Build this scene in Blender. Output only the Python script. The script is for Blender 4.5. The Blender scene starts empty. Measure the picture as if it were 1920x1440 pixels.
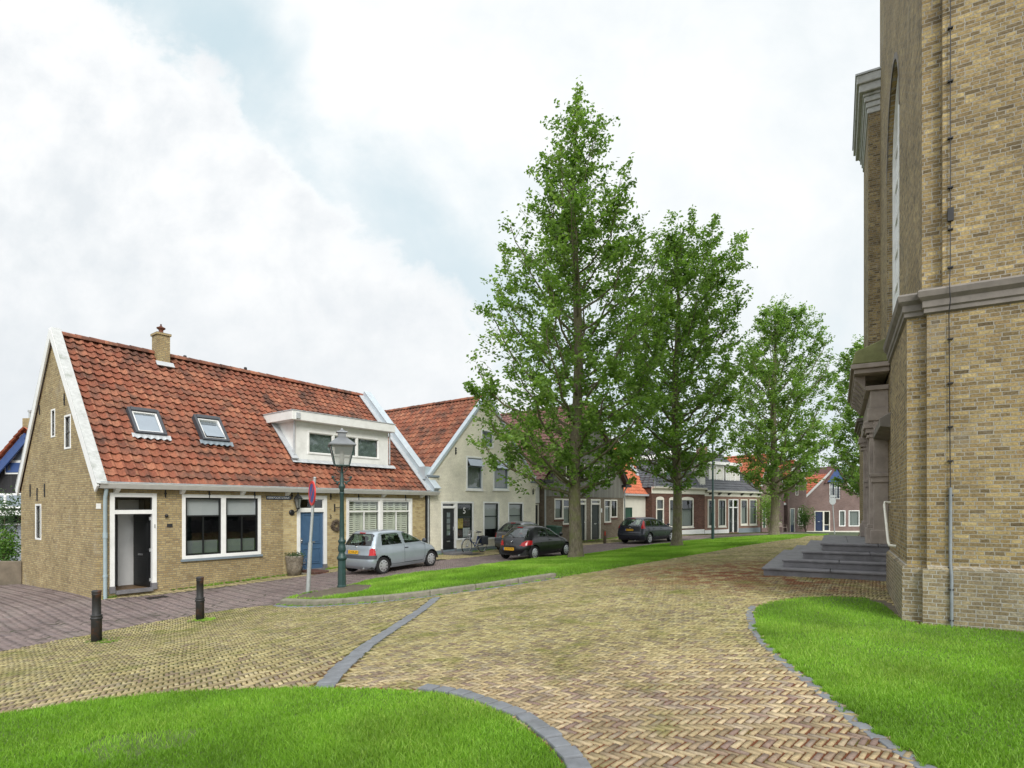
import bpy, bmesh, math, random
import numpy as np
from mathutils import Vector, Matrix
from mathutils import geometry as mgeo

C = bpy.context.scene
R = math.radians
random.seed(7)
rng = np.random.default_rng(11)

# ------------------------------------------------------------------ camera
FPX, CX, HY, HC = 1081.0, 960.0, 950.0, 2.1
cam_d = bpy.data.cameras.new("camera")
cam = bpy.data.objects.new("camera", cam_d)
C.collection.objects.link(cam)
cam.location = (0, 0, HC)
cam.rotation_euler = (R(90), 0, 0)
cam_d.sensor_width = 36.0
cam_d.lens = 36.0 * FPX / 1920.0
cam_d.shift_x = 0.0
cam_d.shift_y = (HY - 720.0) / 1920.0
cam_d.clip_start = 0.1
cam_d.clip_end = 3000
C.camera = cam
C.view_settings.view_transform = 'Standard'
C.view_settings.look = 'None'
C.view_settings.gamma = 1.0
C.view_settings.exposure = 0.22

# ------------------------------------------------------------------ sun and sky
SUN_EL, SUN_AZ = R(38), R(162)      # azimuth clockwise from +Y (north): behind the camera, a little right
sun_d = bpy.data.lights.new("sun", 'SUN')
sun_d.energy = 2.3
sun_d.angle = R(24)
sun_d.color = (1.0, 0.96, 0.90)
sun = bpy.data.objects.new("sun", sun_d)
C.collection.objects.link(sun)
sv = Vector((math.sin(SUN_AZ) * math.cos(SUN_EL), math.cos(SUN_AZ) * math.cos(SUN_EL), math.sin(SUN_EL)))
sun.rotation_euler = sv.to_track_quat('Z', 'Y').to_euler()
sun.location = sv * 60

W = bpy.data.worlds.new("World")
C.world = W
W.use_nodes = True


class NT:
    """small node-tree helper"""
    def __init__(s, tree):
        s.t = tree
        s.n = tree.nodes
        s.l = tree.links

    def node(s, typ, **kw):
        n = s.n.new(typ)
        for k, v in kw.items():
            setattr(n, k, v)
        return n

    def set(s, sock, v):
        if isinstance(v, bpy.types.NodeSocket):
            s.l.new(v, sock)
        elif v is not None:
            if sock.type == 'RGBA' and not hasattr(v, '__len__'):
                v = (v, v, v, 1)
            if sock.type == 'RGBA' and len(v) == 3:
                v = (*v, 1)
            sock.default_value = v

    def math(s, op, a, b=None, c=None, clamp=False):
        n = s.node('ShaderNodeMath', operation=op, use_clamp=clamp)
        s.set(n.inputs[0], a)
        if b is not None: s.set(n.inputs[1], b)
        if c is not None: s.set(n.inputs[2], c)
        return n.outputs[0]

    def mix(s, f, a, b, blend='MIX'):
        n = s.node('ShaderNodeMix', data_type='RGBA', blend_type=blend)
        s.set(n.inputs[0], f)
        s.set(n.inputs[6], a)
        s.set(n.inputs[7], b)
        return n.outputs[2]

    def noise(s, vec, scale, detail=3, rough=0.55, dist=0.0):
        n = s.node('ShaderNodeTexNoise')
        if vec is not None: s.l.new(vec, n.inputs['Vector'])
        n.inputs['Scale'].default_value = scale
        n.inputs['Detail'].default_value = detail
        n.inputs['Roughness'].default_value = rough
        n.inputs['Distortion'].default_value = dist
        return n.outputs[0]

    def ramp(s, f, stops, interp='LINEAR'):
        n = s.node('ShaderNodeValToRGB')
        cr = n.color_ramp
        cr.interpolation = interp
        while len(cr.elements) < len(stops): cr.elements.new(0.5)
        for e, (p, c) in zip(cr.elements, stops):
            e.position = p
            if not hasattr(c, '__len__'): c = (c, c, c)
            e.color = (*c, 1) if len(c) == 3 else c
        s.set(n.inputs[0], f)
        return n.outputs[0]

    def sstep(s, v, lo, hi):
        n = s.node('ShaderNodeMapRange', interpolation_type='SMOOTHSTEP')
        s.set(n.inputs[0], v)
        n.inputs[1].default_value = lo
        n.inputs[2].default_value = hi
        return n.outputs[0]

    def comb(s, x, y, z):
        n = s.node('ShaderNodeCombineXYZ')
        for i, v in enumerate((x, y, z)): s.set(n.inputs[i], v)
        return n.outputs[0]

    def sep(s, v):
        n = s.node('ShaderNodeSeparateXYZ')
        s.l.new(v, n.inputs[0])
        return n.outputs

    def vadd(s, a, b, op='ADD'):
        n = s.node('ShaderNodeVectorMath', operation=op)
        s.set(n.inputs[0], a)
        s.set(n.inputs[1], b)
        return n.outputs[0]


def build_sky():
    nt = NT(W.node_tree)
    nt.n.clear()
    out = nt.node('ShaderNodeOutputWorld')
    bg = nt.node('ShaderNodeBackground')
    sky = nt.node('ShaderNodeTexSky', sky_type='NISHITA')
    sky.sun_disc = False
    sky.sun_elevation = SUN_EL
    sky.sun_rotation = SUN_AZ
    tc = nt.node('ShaderNodeTexCoord')
    x, y, z = nt.sep(tc.outputs['Generated'])
    # cloud sheet: the direction is projected on a vertical chart to the north, folded behind
    yy = nt.math('MAXIMUM', nt.math('ABSOLUTE', y), 0.25)
    a = nt.math('DIVIDE', x, yy)
    b = nt.math('DIVIDE', z, yy)
    ch = nt.comb(a, b, nt.math('MULTIPLY', y, 0.5))
    big = nt.noise(ch, 2.3, 6, 0.58, 0.25)
    mid = nt.noise(nt.vadd(ch, (3.1, 1.7, 0.4)), 5.2, 7, 0.6, 0.3)
    fine = nt.noise(nt.vadd(ch, (7.3, 4.1, 0.9)), 13.0, 5, 0.6)
    # edge of the big cumulus that climbs to the upper left
    s = nt.math('ADD', b, nt.math('MULTIPLY', a, 0.9))
    s = nt.math('SUBTRACT', s, 0.23)
    s = nt.math('ADD', s, nt.math('MULTIPLY', nt.math('SUBTRACT', big, 0.5), 0.30))
    s = nt.math('ADD', s, nt.math('MULTIPLY', nt.math('SUBTRACT', mid, 0.5), 0.30))
    s = nt.math('ADD', s, nt.math('MULTIPLY', nt.math('SUBTRACT', fine, 0.5), 0.13))
    inside = nt.sstep(s, 0.018, -0.022)
    # cumulus: bright on its rim, greyer deep inside
    deep = nt.sstep(s, -0.05, -0.62)
    puff = nt.ramp(nt.math('ADD', nt.math('MULTIPLY', mid, 0.6), nt.math('MULTIPLY', fine, 0.4)),
                   [(0.36, 0.0), (0.62, 1.0)])
    cum_hi = nt.mix(puff, (7.5, 7.8, 8.05), (9.2, 9.25, 9.25))
    cum_lo = nt.mix(puff, (7.0, 7.4, 7.7), (8.6, 8.75, 8.85))
    cum = nt.mix(deep, cum_hi, cum_lo)
    # high veil elsewhere, thin and bluish just above the cumulus
    gap = nt.math('MULTIPLY', nt.sstep(s, 0.0, 0.05), nt.sstep(s, 0.42, 0.08))
    gap = nt.math('MULTIPLY', gap, nt.sstep(big, 0.72, 0.42))
    vn = nt.ramp(nt.math('ADD', nt.math('MULTIPLY', big, 0.65), nt.math('MULTIPLY', mid, 0.35)),
                 [(0.34, 0.0), (0.60, 1.0)])
    veil = nt.mix(vn, (7.2, 7.75, 8.05), (8.9, 9.05, 9.1))
    thin = nt.mix(0.88, sky.outputs[0], (5.6, 7.1, 7.7))
    veil = nt.mix(nt.math('MULTIPLY', gap, .62), veil, thin)
    blue2 = nt.math('MULTIPLY', nt.sstep(nt.noise(nt.vadd(ch, (1.2, 9.4, 2.0)), 1.9, 4), 0.56, 0.70), 0.55)
    veil = nt.mix(blue2, veil, thin)
    col = nt.mix(inside, veil, cum)
    # greyer towards the horizon, brighter overhead (as an overcast sky is)
    hz = nt.sstep(b, 0.55, 0.0)
    col = nt.mix(nt.math('MULTIPLY', nt.math('MULTIPLY', hz, 0.55), nt.sstep(a, 0.25, -0.5)), col, (6.0, 6.4, 6.8))
    col = nt.mix(nt.math('MULTIPLY', hz, 0.3), col, (7.2, 7.6, 7.9))
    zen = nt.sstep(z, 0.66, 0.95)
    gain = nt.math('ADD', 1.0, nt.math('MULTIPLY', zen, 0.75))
    bk = nt.math('MULTIPLY', nt.sstep(y, 0.05, -0.5), 0.5)      # extra sky gain added behind the viewer to brighten the walls
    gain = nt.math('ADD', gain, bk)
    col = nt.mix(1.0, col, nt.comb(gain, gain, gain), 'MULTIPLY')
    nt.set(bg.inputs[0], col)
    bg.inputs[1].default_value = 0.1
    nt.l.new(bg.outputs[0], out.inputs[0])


build_sky()

# ------------------------------------------------------------------ mesh helpers
COL = C.collection


def link(o, parent=None):
    COL.objects.link(o)
    if parent is not None: o.parent = parent
    return o


def tag(o, label=None, cat=None, group=None, kind=None):
    if label: o['label'] = label
    if cat: o['category'] = cat
    if group: o['group'] = group
    if kind: o['kind'] = kind
    return o


def thing(name, label, cat, loc=(0, 0, 0), rz=0.0, group=None):
    o = bpy.data.objects.new(name, None)
    o.empty_display_size = 0.3
    o.location = loc
    o.rotation_euler = (0, 0, rz)
    link(o)
    return tag(o, label, cat, group)


def copy_tree(o, parent=None):
    c = o.copy()
    COL.objects.link(c)
    c.parent = parent
    for ch in o.children: copy_tree(ch, c)
    return c


def np_mesh(name, V, F, mat, parent=None, attrs=None, smooth=False):
    """V (n,3), F (m,k) arrays -> object"""
    me = bpy.data.meshes.new(name)
    V = np.asarray(V, dtype=np.float32)
    F = np.asarray(F, dtype=np.int32)
    m, k = F.shape
    me.vertices.add(len(V))
    me.vertices.foreach_set('co', V.ravel())
    me.loops.add(m * k)
    me.loops.foreach_set('vertex_index', F.ravel())
    me.polygons.add(m)
    me.polygons.foreach_set('loop_start', np.arange(0, m * k, k, dtype=np.int32))
    if smooth: me.polygons.foreach_set('use_smooth', np.ones(m, dtype=bool))
    me.update(calc_edges=True)
    me.validate()
    for an, av in (attrs or {}).items():
        at = me.attributes.new(an, 'FLOAT', 'FACE')
        at.data.foreach_set('value', np.asarray(av, dtype=np.float32))
    me.materials.append(mat)
    o = bpy.data.objects.new(name, me)
    return link(o, parent)


class MB:
    def __init__(s, dz=0.0, xf=None):
        s.V, s.F, s.A, s.dz, s.xf = [], [], [], dz, xf
        s.smf = []

    def add(s, vs, fs, a=0.0, sm=False):
        o = len(s.V)
        if s.xf: vs = [s.xf(*v) for v in vs]
        s.V += [(v[0], v[1], v[2] + s.dz) for v in vs]
        s.F += [[i + o for i in f] for f in fs]
        s.A += [a] * len(fs)
        s.smf += [sm] * len(fs)
        return s

    def box(s, x0, x1, y0, y1, z0, z1, a=0.0):
        if x0 > x1: x0, x1 = x1, x0
        if y0 > y1: y0, y1 = y1, y0
        if z0 > z1: z0, z1 = z1, z0
        v = [(x0, y0, z0), (x1, y0, z0), (x1, y1, z0), (x0, y1, z0), (x0, y0, z1), (x1, y0, z1), (x1, y1, z1), (x0, y1, z1)]
        return s.add(v, [(0, 3, 2, 1), (4, 5, 6, 7), (0, 1, 5, 4), (1, 2, 6, 5), (2, 3, 7, 6), (3, 0, 4, 7)], a)

    def hexa(s, b, t, a=0.0):
        """bottom 4 points, top 4 points"""
        return s.add(list(b) + list(t), [(0, 3, 2, 1), (4, 5, 6, 7), (0, 1, 5, 4), (1, 2, 6, 5), (2, 3, 7, 6), (3, 0, 4, 7)], a)

    def prism(s, pts, lo, hi, ax='y', a=0.0):
        """2-D polygon extruded along ax; pts are the two other coords in xyz order"""
        f = {'x': lambda p, q: (q, p[0], p[1]), 'y': lambda p, q: (p[0], q, p[1]), 'z': lambda p, q: (p[0], p[1], q)}[ax]
        n = len(pts)
        v = [f(p, lo) for p in pts] + [f(p, hi) for p in pts]
        fs = [tuple(range(n)), tuple(range(2 * n - 1, n - 1, -1))]
        fs += [(i, i + n, (i + 1) % n + n, (i + 1) % n) for i in range(n)]
        return s.add(v, fs, a)

    def tube(s, pts, r, n=8, cap=True, a=0.0, sm=True):
        pts = [Vector(p) for p in pts]
        if not hasattr(r, '__len__'): r = [r] * len(pts)
        vs, fs = [], []
        ref = None
        for i, p in enumerate(pts):
            d = (pts[min(i + 1, len(pts) - 1)] - pts[max(i - 1, 0)])
            if d.length < 1e-9: d = Vector((0, 0, 1))
            d.normalize()
            if ref is None:
                ref = d.orthogonal().normalized()
            else:
                ref = (ref - d * ref.dot(d))
                ref = ref.normalized() if ref.length > 1e-6 else d.orthogonal().normalized()
            q = d.cross(ref)
            for k in range(n):
                t = 2 * math.pi * k / n
                vs.append(tuple(p + (ref * math.cos(t) + q * math.sin(t)) * r[i]))
        for i in range(len(pts) - 1):
            for k in range(n):
                k2 = (k + 1) % n
                fs.append((i * n + k, i * n + k2, (i + 1) * n + k2, (i + 1) * n + k))
        s.add(vs, fs, a, sm)
        if cap:
            s.add(vs[:n], [tuple(range(n - 1, -1, -1))], a)
            s.add(vs[-n:], [tuple(range(n))], a)
        return s

    def lathe(s, prof, n=16, cx=0.0, cy=0.0, a=0.0, rot=0.0, sm=True):
        vs, fs = [], []
        for r, z in prof:
            for k in range(n):
                t = 2 * math.pi * k / n + rot
                vs.append((cx + r * math.cos(t), cy + r * math.sin(t), z))
        for i in range(len(prof) - 1):
            for k in range(n):
                k2 = (k + 1) % n
                fs.append((i * n + k, i * n + k2, (i + 1) * n + k2, (i + 1) * n + k))
        fs.append(tuple(range(n - 1, -1, -1)))
        fs.append(tuple(range((len(prof) - 1) * n, len(prof) * n)))
        return s.add(vs, fs, a, sm)

    def sphere(s, c, r, n=12, m=8, sc=(1, 1, 1), a=0.0):
        vs, fs = [], []
        for i in range(m + 1):
            ph = math.pi * i / m
            for k in range(n):
                t = 2 * math.pi * k / n
                vs.append((c[0] + r * sc[0] * math.sin(ph) * math.cos(t), c[1] + r * sc[1] * math.sin(ph) * math.sin(t), c[2] - r * sc[2] * math.cos(ph)))
        for i in range(m):
            for k in range(n):
                k2 = (k + 1) % n
                fs.append((i * n + k, i * n + k2, (i + 1) * n + k2, (i + 1) * n + k))
        return s.add(vs, fs, a, True)

    def torus(s, c, Rr, r, axis='y', n=24, m=8, a=0.0, arc=(0, 2 * math.pi)):
        vs, fs = [], []
        for i in range(n):
            t = 2 * math.pi * i / n
            for k in range(m):
                p = 2 * math.pi * k / m
                q = Rr + r * math.cos(p)
                u, v, w = q * math.cos(t), q * math.sin(t), r * math.sin(p)
                vs.append({'y': (c[0] + u, c[1] + w, c[2] + v), 'x': (c[0] + w, c[1] + u, c[2] + v), 'z': (c[0] + u, c[1] + v, c[2] + w)}[axis])
        for i in range(n):
            i2 = (i + 1) % n
            for k in range(m):
                k2 = (k + 1) % m
                fs.append((i * m + k, i2 * m + k, i2 * m + k2, i * m + k2))
        return s.add(vs, fs, a, True)

    def build(s, name, mat, parent=None, smooth=False, bevel=0.0, seg=2, attr=False):
        me = bpy.data.meshes.new(name)
        me.from_pydata(s.V, [], s.F)
        bm = bmesh.new()
        bm.from_mesh(me)
        bmesh.ops.recalc_face_normals(bm, faces=bm.faces)
        bm.to_mesh(me)
        bm.free()
        if any(s.smf) or smooth:
            me.polygons.foreach_set('use_smooth', [True] * len(s.F) if smooth else s.smf)
        if attr:
            at = me.attributes.new('rnd', 'FLOAT', 'FACE')
            at.data.foreach_set('value', s.A)
        me.update()
        if mat: me.materials.append(mat)
        o = bpy.data.objects.new(name, me)
        link(o, parent)
        if bevel:
            b = o.modifiers.new('bevel', 'BEVEL')
            b.width = bevel
            b.segments = seg
            b.limit_method = 'ANGLE'
            b.angle_limit = R(40)
        return o


def text_mesh(body, size, mat, parent, loc, rot, name='lettering', depth=0.002, align='CENTER', sx=1.0):
    cu = bpy.data.curves.new(name, 'FONT')
    cu.body = body
    cu.size = size
    cu.align_x = align
    cu.align_y = 'CENTER'
    cu.extrude = depth
    to = bpy.data.objects.new(name + '_curve', cu)
    COL.objects.link(to)
    bpy.context.view_layer.update()
    dg = bpy.context.evaluated_depsgraph_get()
    me = bpy.data.meshes.new_from_object(to.evaluated_get(dg))
    bpy.data.objects.remove(to)
    me.materials.clear()
    me.materials.append(mat)
    o = bpy.data.objects.new(name, me)
    link(o, parent)
    o.location = loc
    o.rotation_euler = rot
    o.scale = (sx, 1, 1)
    return o


def ray(px, py):
    return Vector(((px - CX) / FPX, 1.0, -(py - HY) / FPX))


class Frame:
    """local frame on a facade: x along it, y into the house, z stays absolute"""
    def __init__(s, ox, oy, th):
        s.o = Vector((ox, oy, 0))
        s.th = th
        s.ex = Vector((math.cos(th), math.sin(th), 0))
        s.ey = Vector((-math.sin(th), math.cos(th), 0))

    def loc(s, P):
        d = P - s.o
        return Vector((d.dot(s.ex), d.dot(s.ey), P.z))

    def world(s, x, y, z=0.0):
        return Vector((s.o.x, s.o.y, 0)) + s.ex * x + s.ey * y + Vector((0, 0, z))

    def hit(s, px, py, v=0.0):
        """ray against the plane y = v -> (x, z)"""
        r = ray(px, py)
        c = Vector((0, 0, HC))
        t = (v - (c - s.o).dot(s.ey)) / r.dot(s.ey)
        P = s.loc(c + r * t)
        return P.x, P.z

    def hitx(s, px, py, u=0.0):
        r = ray(px, py)
        c = Vector((0, 0, HC))
        t = (u - (c - s.o).dot(s.ex)) / r.dot(s.ex)
        P = s.loc(c + r * t)
        return P.y, P.z

    def hitp(s, px, py, a, b, c3):
        """ray against the plane through three local points"""
        A, B, D = (s.world(*q) for q in (a, b, c3))
        n = (B - A).cross(D - A)
        r = ray(px, py)
        c = Vector((0, 0, HC))
        t = (A - c).dot(n) / r.dot(n)
        return s.loc(c + r * t)


def in_poly(pts, X, Y):
    X = np.asarray(X)
    Y = np.asarray(Y)
    ins = np.zeros(X.shape, dtype=bool)
    n = len(pts)
    j = n - 1
    for i in range(n):
        xi, yi = pts[i][0], pts[i][1]
        xj, yj = pts[j][0], pts[j][1]
        c = ((yi > Y) != (yj > Y))
        with np.errstate(divide='ignore', invalid='ignore'):
            q = (xj - xi) * (Y - yi) / (yj - yi if yj != yi else 1e-12) + xi
        ins ^= c & (X < q)
        j = i
    return ins


def cdt(polys, extra=()):
    vs, es = [], []
    for p in polys:
        o = len(vs)
        vs += [Vector((q[0], q[1])) for q in p]
        es += [(o + i, o + (i + 1) % len(p)) for i in range(len(p))]
    vs += [Vector((q[0], q[1])) for q in extra]
    r = mgeo.delaunay_2d_cdt(vs, es, [], 0, 1e-5)
    return [(v.x, v.y) for v in r[0]], r[2]


def wall_mb(mb, outline, holes, v=0.0, depth=0.12):
    """flat wall with real openings in plane y = v (x,z outline); reveals go to v+depth"""
    V, F = cdt([outline] + holes)
    ok = []
    for f in F:
        cx = sum(V[i][0] for i in f) / 3
        cz = sum(V[i][1] for i in f) / 3
        if not in_poly(outline, cx, cz): continue
        if any(in_poly(h, cx, cz) for h in holes): continue
        ok.append(tuple(f))
    mb.add([(x, v, z) for x, z in V], ok)
    for h in holes:
        n = len(h)
        mb.add([(x, v, z) for x, z in h] + [(x, v + depth, z) for x, z in h],
               [(i, (i + 1) % n, (i + 1) % n + n, i + n) for i in range(n)])
    return mb


def rect(x0, x1, z0, z1):
    return [(x0, z0), (x1, z0), (x1, z1), (x0, z1)]


# ------------------------------------------------------------------ terrain height
TP = np.array([
    (-11.1, 15.4, -.36), (-6.86, 20.9, -.2), (-3.5, 25.2, -.03), (-17, 20, -.58), (1.25, 31.3, 0), (7.6, 39.5, 0),
    (10.5, 43.2, -.05), (15.7, 47.3, -.12), (22.6, 52.6, -.22), (32, 58, -.45), (-8.14, 11.3, -.5), (-7.14, 13.2, -.5),
    (-5.9, 14.5, -.38), (-4.75, 16.1, -.26), (-4.2, 18.8, -.08), (-3, 21, -.05), (.8, 23.1, -.05), (2.5, 25.6, -.03), (7.7, 32.6, 0),
    (9.4, 34.4, 0), (2.4, 21.6, .1), (8, 28, .15), (18.2, 40, .08), (0, 3.5, .5), (0, 0, .5), (5.4, 12.3, .64), (7.4, 11.1, .64),
    (5.3, 7.8, .53), (6.3, 6.8, .52), (1.1, 15.0, .3), (6.4, 20.4, .4), (12.7, 27.5, .48), (17.1, 31.6, .5), (9, 16, .64), (-13, 10, -.58), (-20, 14, -.65),
    (-25, 25, -.7), (-30, 8, -.7), (-3.2, 5.5, .28), (-5, 9.5, -.12), (0, 10, .33), (0, -12, .3), (12, -6, .4), (-14, -4, -.3), (60, 60, -.7), (40, 90, -.7), (-40, 60, -.7),
    (30, 30, .2), (25, 10, .5), (-60, 0, -.8), (60, 0, -.3), (0, 70, -.5), (26, 48, -.15)])


def _tps(r2):
    return np.where(r2 > 1e-12, r2 * np.log(np.maximum(r2, 1e-12)), 0.0)


_n = len(TP)
_K = _tps(((TP[:, None, :2] - TP[None, :, :2]) ** 2).sum(-1)) + np.eye(_n) * 6.0
_P = np.c_[np.ones(_n), TP[:, :2]]
_A = np.block([[_K, _P], [_P.T, np.zeros((3, 3))]])
_w = np.linalg.solve(_A, np.r_[TP[:, 2], np.zeros(3)])


def tz(X, Y):
    X = np.asarray(X, dtype=float)
    Y = np.asarray(Y, dtype=float)
    sh = X.shape
    x, y = X.ravel(), Y.ravel()
    out = np.empty(len(x))
    for i in range(0, len(x), 20000):
        a, b = x[i:i + 20000], y[i:i + 20000]
        r2 = (a[:, None] - TP[None, :, 0]) ** 2 + (b[:, None] - TP[None, :, 1]) ** 2
        out[i:i + 20000] = _tps(r2) @ _w[:_n] + _w[_n] + _w[_n + 1] * a + _w[_n + 2] * b
    out = np.clip(out, -.9, .72)
    d = np.hypot(x - 5, y - 25)
    f = np.clip((d - 45) / 40, 0, 1)
    out = out * (1 - f) + (-.7) * f
    return out.reshape(sh)


def tz1(x, y):
    return float(tz(np.array([x]), np.array([y]))[0])


def G(px, py):
    """point of the terrain seen at a pixel"""
    z = 0.0
    for _ in range(40):
        Y = (HC - z) * FPX / (py - HY)
        X = (px - CX) / FPX * Y
        z = .5 * z + .5 * tz1(X, Y)
    return (X, Y, z)
# ------------------------------------------------------------------ materials
def new_mat(name):
    m = bpy.data.materials.new(name)
    m.use_nodes = True
    nt = NT(m.node_tree)
    nt.n.clear()
    out = nt.node('ShaderNodeOutputMaterial')
    p = nt.node('ShaderNodeBsdfPrincipled')
    nt.l.new(p.outputs[0], out.inputs[0])
    return m, nt, p, out


def bump(nt, p, h, strength=0.3, dist=0.02):
    b = nt.node('ShaderNodeBump')
    b.inputs['Strength'].default_value = strength
    b.inputs['Distance'].default_value = dist
    nt.set(b.inputs['Height'], h)
    nt.l.new(b.outputs[0], p.inputs['Normal'])


def obj_co(nt):
    return nt.node('ShaderNodeTexCoord').outputs['Object']


def plain(name, col, rough=0.55, var=0.12, scale=6.0, metal=0.0, bmp=0.0, spec=None, dirt=None):
    m, nt, p, out = new_mat(name)
    co = obj_co(nt)
    n = nt.noise(co, scale, 5, 0.6)
    f = nt.ramp(n, [(0.3, 1 - var), (0.7, 1 + var)])
    c = nt.mix(1.0, col, f, 'MULTIPLY')
    if dirt:
        dn = nt.noise(nt.vadd(co, (1.3, 0.2, 3.3)), scale * 0.35, 6, 0.65)
        c = nt.mix(nt.math('MULTIPLY', nt.sstep(dn, 0.5, 0.75), dirt[1]), c, dirt[0])
    nt.set(p.inputs['Base Color'], c)
    p.inputs['Roughness'].default_value = rough
    p.inputs['Metallic'].default_value = metal
    if spec is not None: p.inputs['Specular IOR Level'].default_value = spec
    if bmp: bump(nt, p, nt.noise(co, scale * 8, 4), bmp, 0.01)
    return m


def brick_mat(name, cols, mortar, bw=0.17, bh=0.055, mw=0.008, bmp=0.5, stain=None, stainamt=0.5, warp=0.0035, pale=None, grain=.5):
    m, nt, p, out = new_mat(name)
    co = obj_co(nt)
    x, y, z = nt.sep(co)
    wn = nt.noise(co, 9.0, 3)
    w2 = nt.noise(nt.vadd(co, (5, 3, 1)), 9.0, 3)
    u = nt.math('ADD', nt.math('ADD', x, y), nt.math('MULTIPLY', nt.math('SUBTRACT', wn, .5), warp * 2))
    w3 = nt.noise(nt.vadd(co, (2, 7, 4)), 34.0, 3)
    w4 = nt.noise(nt.vadd(co, (8, 1, 6)), 34.0, 3)
    u = nt.math('ADD', u, nt.math('MULTIPLY', nt.math('SUBTRACT', w3, .5), warp * 1.6))
    v = nt.math('ADD', z, nt.math('MULTIPLY', nt.math('SUBTRACT', w2, .5), warp))
    v = nt.math('ADD', v, nt.math('MULTIPLY', nt.math('SUBTRACT', w4, .5), warp * 1.1))
    br = nt.node('ShaderNodeTexBrick')
    br.offset = 0.5
    br.squash = 0.62
    br.squash_frequency = 3
    nt.l.new(nt.comb(u, v, 0), br.inputs['Vector'])
    br.inputs['Color1'].default_value = (0, 0, 0, 1)
    br.inputs['Color2'].default_value = (1, 1, 1, 1)
    br.inputs['Mortar'].default_value = (.5, .5, .5, 1)
    br.inputs['Scale'].default_value = 1.0
    br.inputs['Mortar Size'].default_value = mw
    br.inputs['Mortar Smooth'].default_value = 0.25
    br.inputs['Bias'].default_value = 0.0
    br.inputs['Brick Width'].default_value = bw
    br.inputs['Row Height'].default_value = bh
    n = len(cols)
    c = nt.ramp(br.outputs['Color'], [(i / max(n - 1, 1), cc) for i, cc in enumerate(cols)])
    small = nt.noise(co, 38.0, 5, 0.65)
    c = nt.mix(1.0, c, nt.ramp(small, [(.30, 1 - .48 * grain), (.5, 1 - .02 * grain), (.68, 1 + .36 * grain)]), 'MULTIPLY')
    c = nt.mix(br.outputs['Fac'], c, mortar)
    big = nt.noise(nt.vadd(co, (0, 0, 4.4)), 0.9, 6, 0.62)
    c = nt.mix(1.0, c, nt.ramp(big, [(.3, .78), (.7, 1.16)]), 'MULTIPLY')
    if stain:
        sn = nt.noise(nt.vadd(co, (2.7, 1.1, 0)), 1.6, 7, 0.7)
        c = nt.mix(nt.math('MULTIPLY', nt.sstep(sn, .52, .74), stainamt), c, stain)
    if pale:      # lime bloom on the old masonry
        pn = nt.noise(nt.vadd(co, (7.7, 4.1, 2)), 0.7, 7, 0.7)
        c = nt.mix(nt.math('MULTIPLY', nt.sstep(pn, .54, .72), .5), c, pale)
    nt.set(p.inputs['Base Color'], c)
    p.inputs['Roughness'].default_value = 0.85
    p.inputs['Specular IOR Level'].default_value = 0.25
    h = nt.math('SUBTRACT', nt.math('MULTIPLY', small, .6), br.outputs['Fac'])
    bump(nt, p, h, bmp, 0.012)
    return m


def attr_fac(nt):
    a = nt.node('ShaderNodeAttribute')
    a.attribute_name = 'rnd'
    return a.outputs['Fac']


def tile_mat(name, cols, lichen=(.25, .22, .12), dark=(.05, .035, .03), amt=0.5, gloss=.75):
    m, nt, p, out = new_mat(name)
    co = obj_co(nt)
    f = attr_fac(nt)
    n = len(cols)
    c = nt.ramp(f, [(i / (n - 1), cc) for i, cc in enumerate(cols)])
    sm = nt.noise(co, 14.0, 5, .65)
    c = nt.mix(1.0, c, nt.ramp(sm, [(.3, .68), (.7, 1.25)]), 'MULTIPLY')
    bg = nt.noise(co, 1.1, 6, .65)
    c = nt.mix(nt.math('MULTIPLY', nt.sstep(bg, .47, .66), amt), c, dark)
    ln = nt.noise(nt.vadd(co, (3, 8, 1)), 5.0, 6, .7)
    c = nt.mix(nt.math('MULTIPLY', nt.sstep(ln, .58, .72), amt * .55), c, lichen)
    nt.set(p.inputs['Base Color'], c)
    p.inputs['Roughness'].default_value = gloss
    p.inputs['Specular IOR Level'].default_value = .3
    bump(nt, p, sm, .25, .01)
    return m


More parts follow.
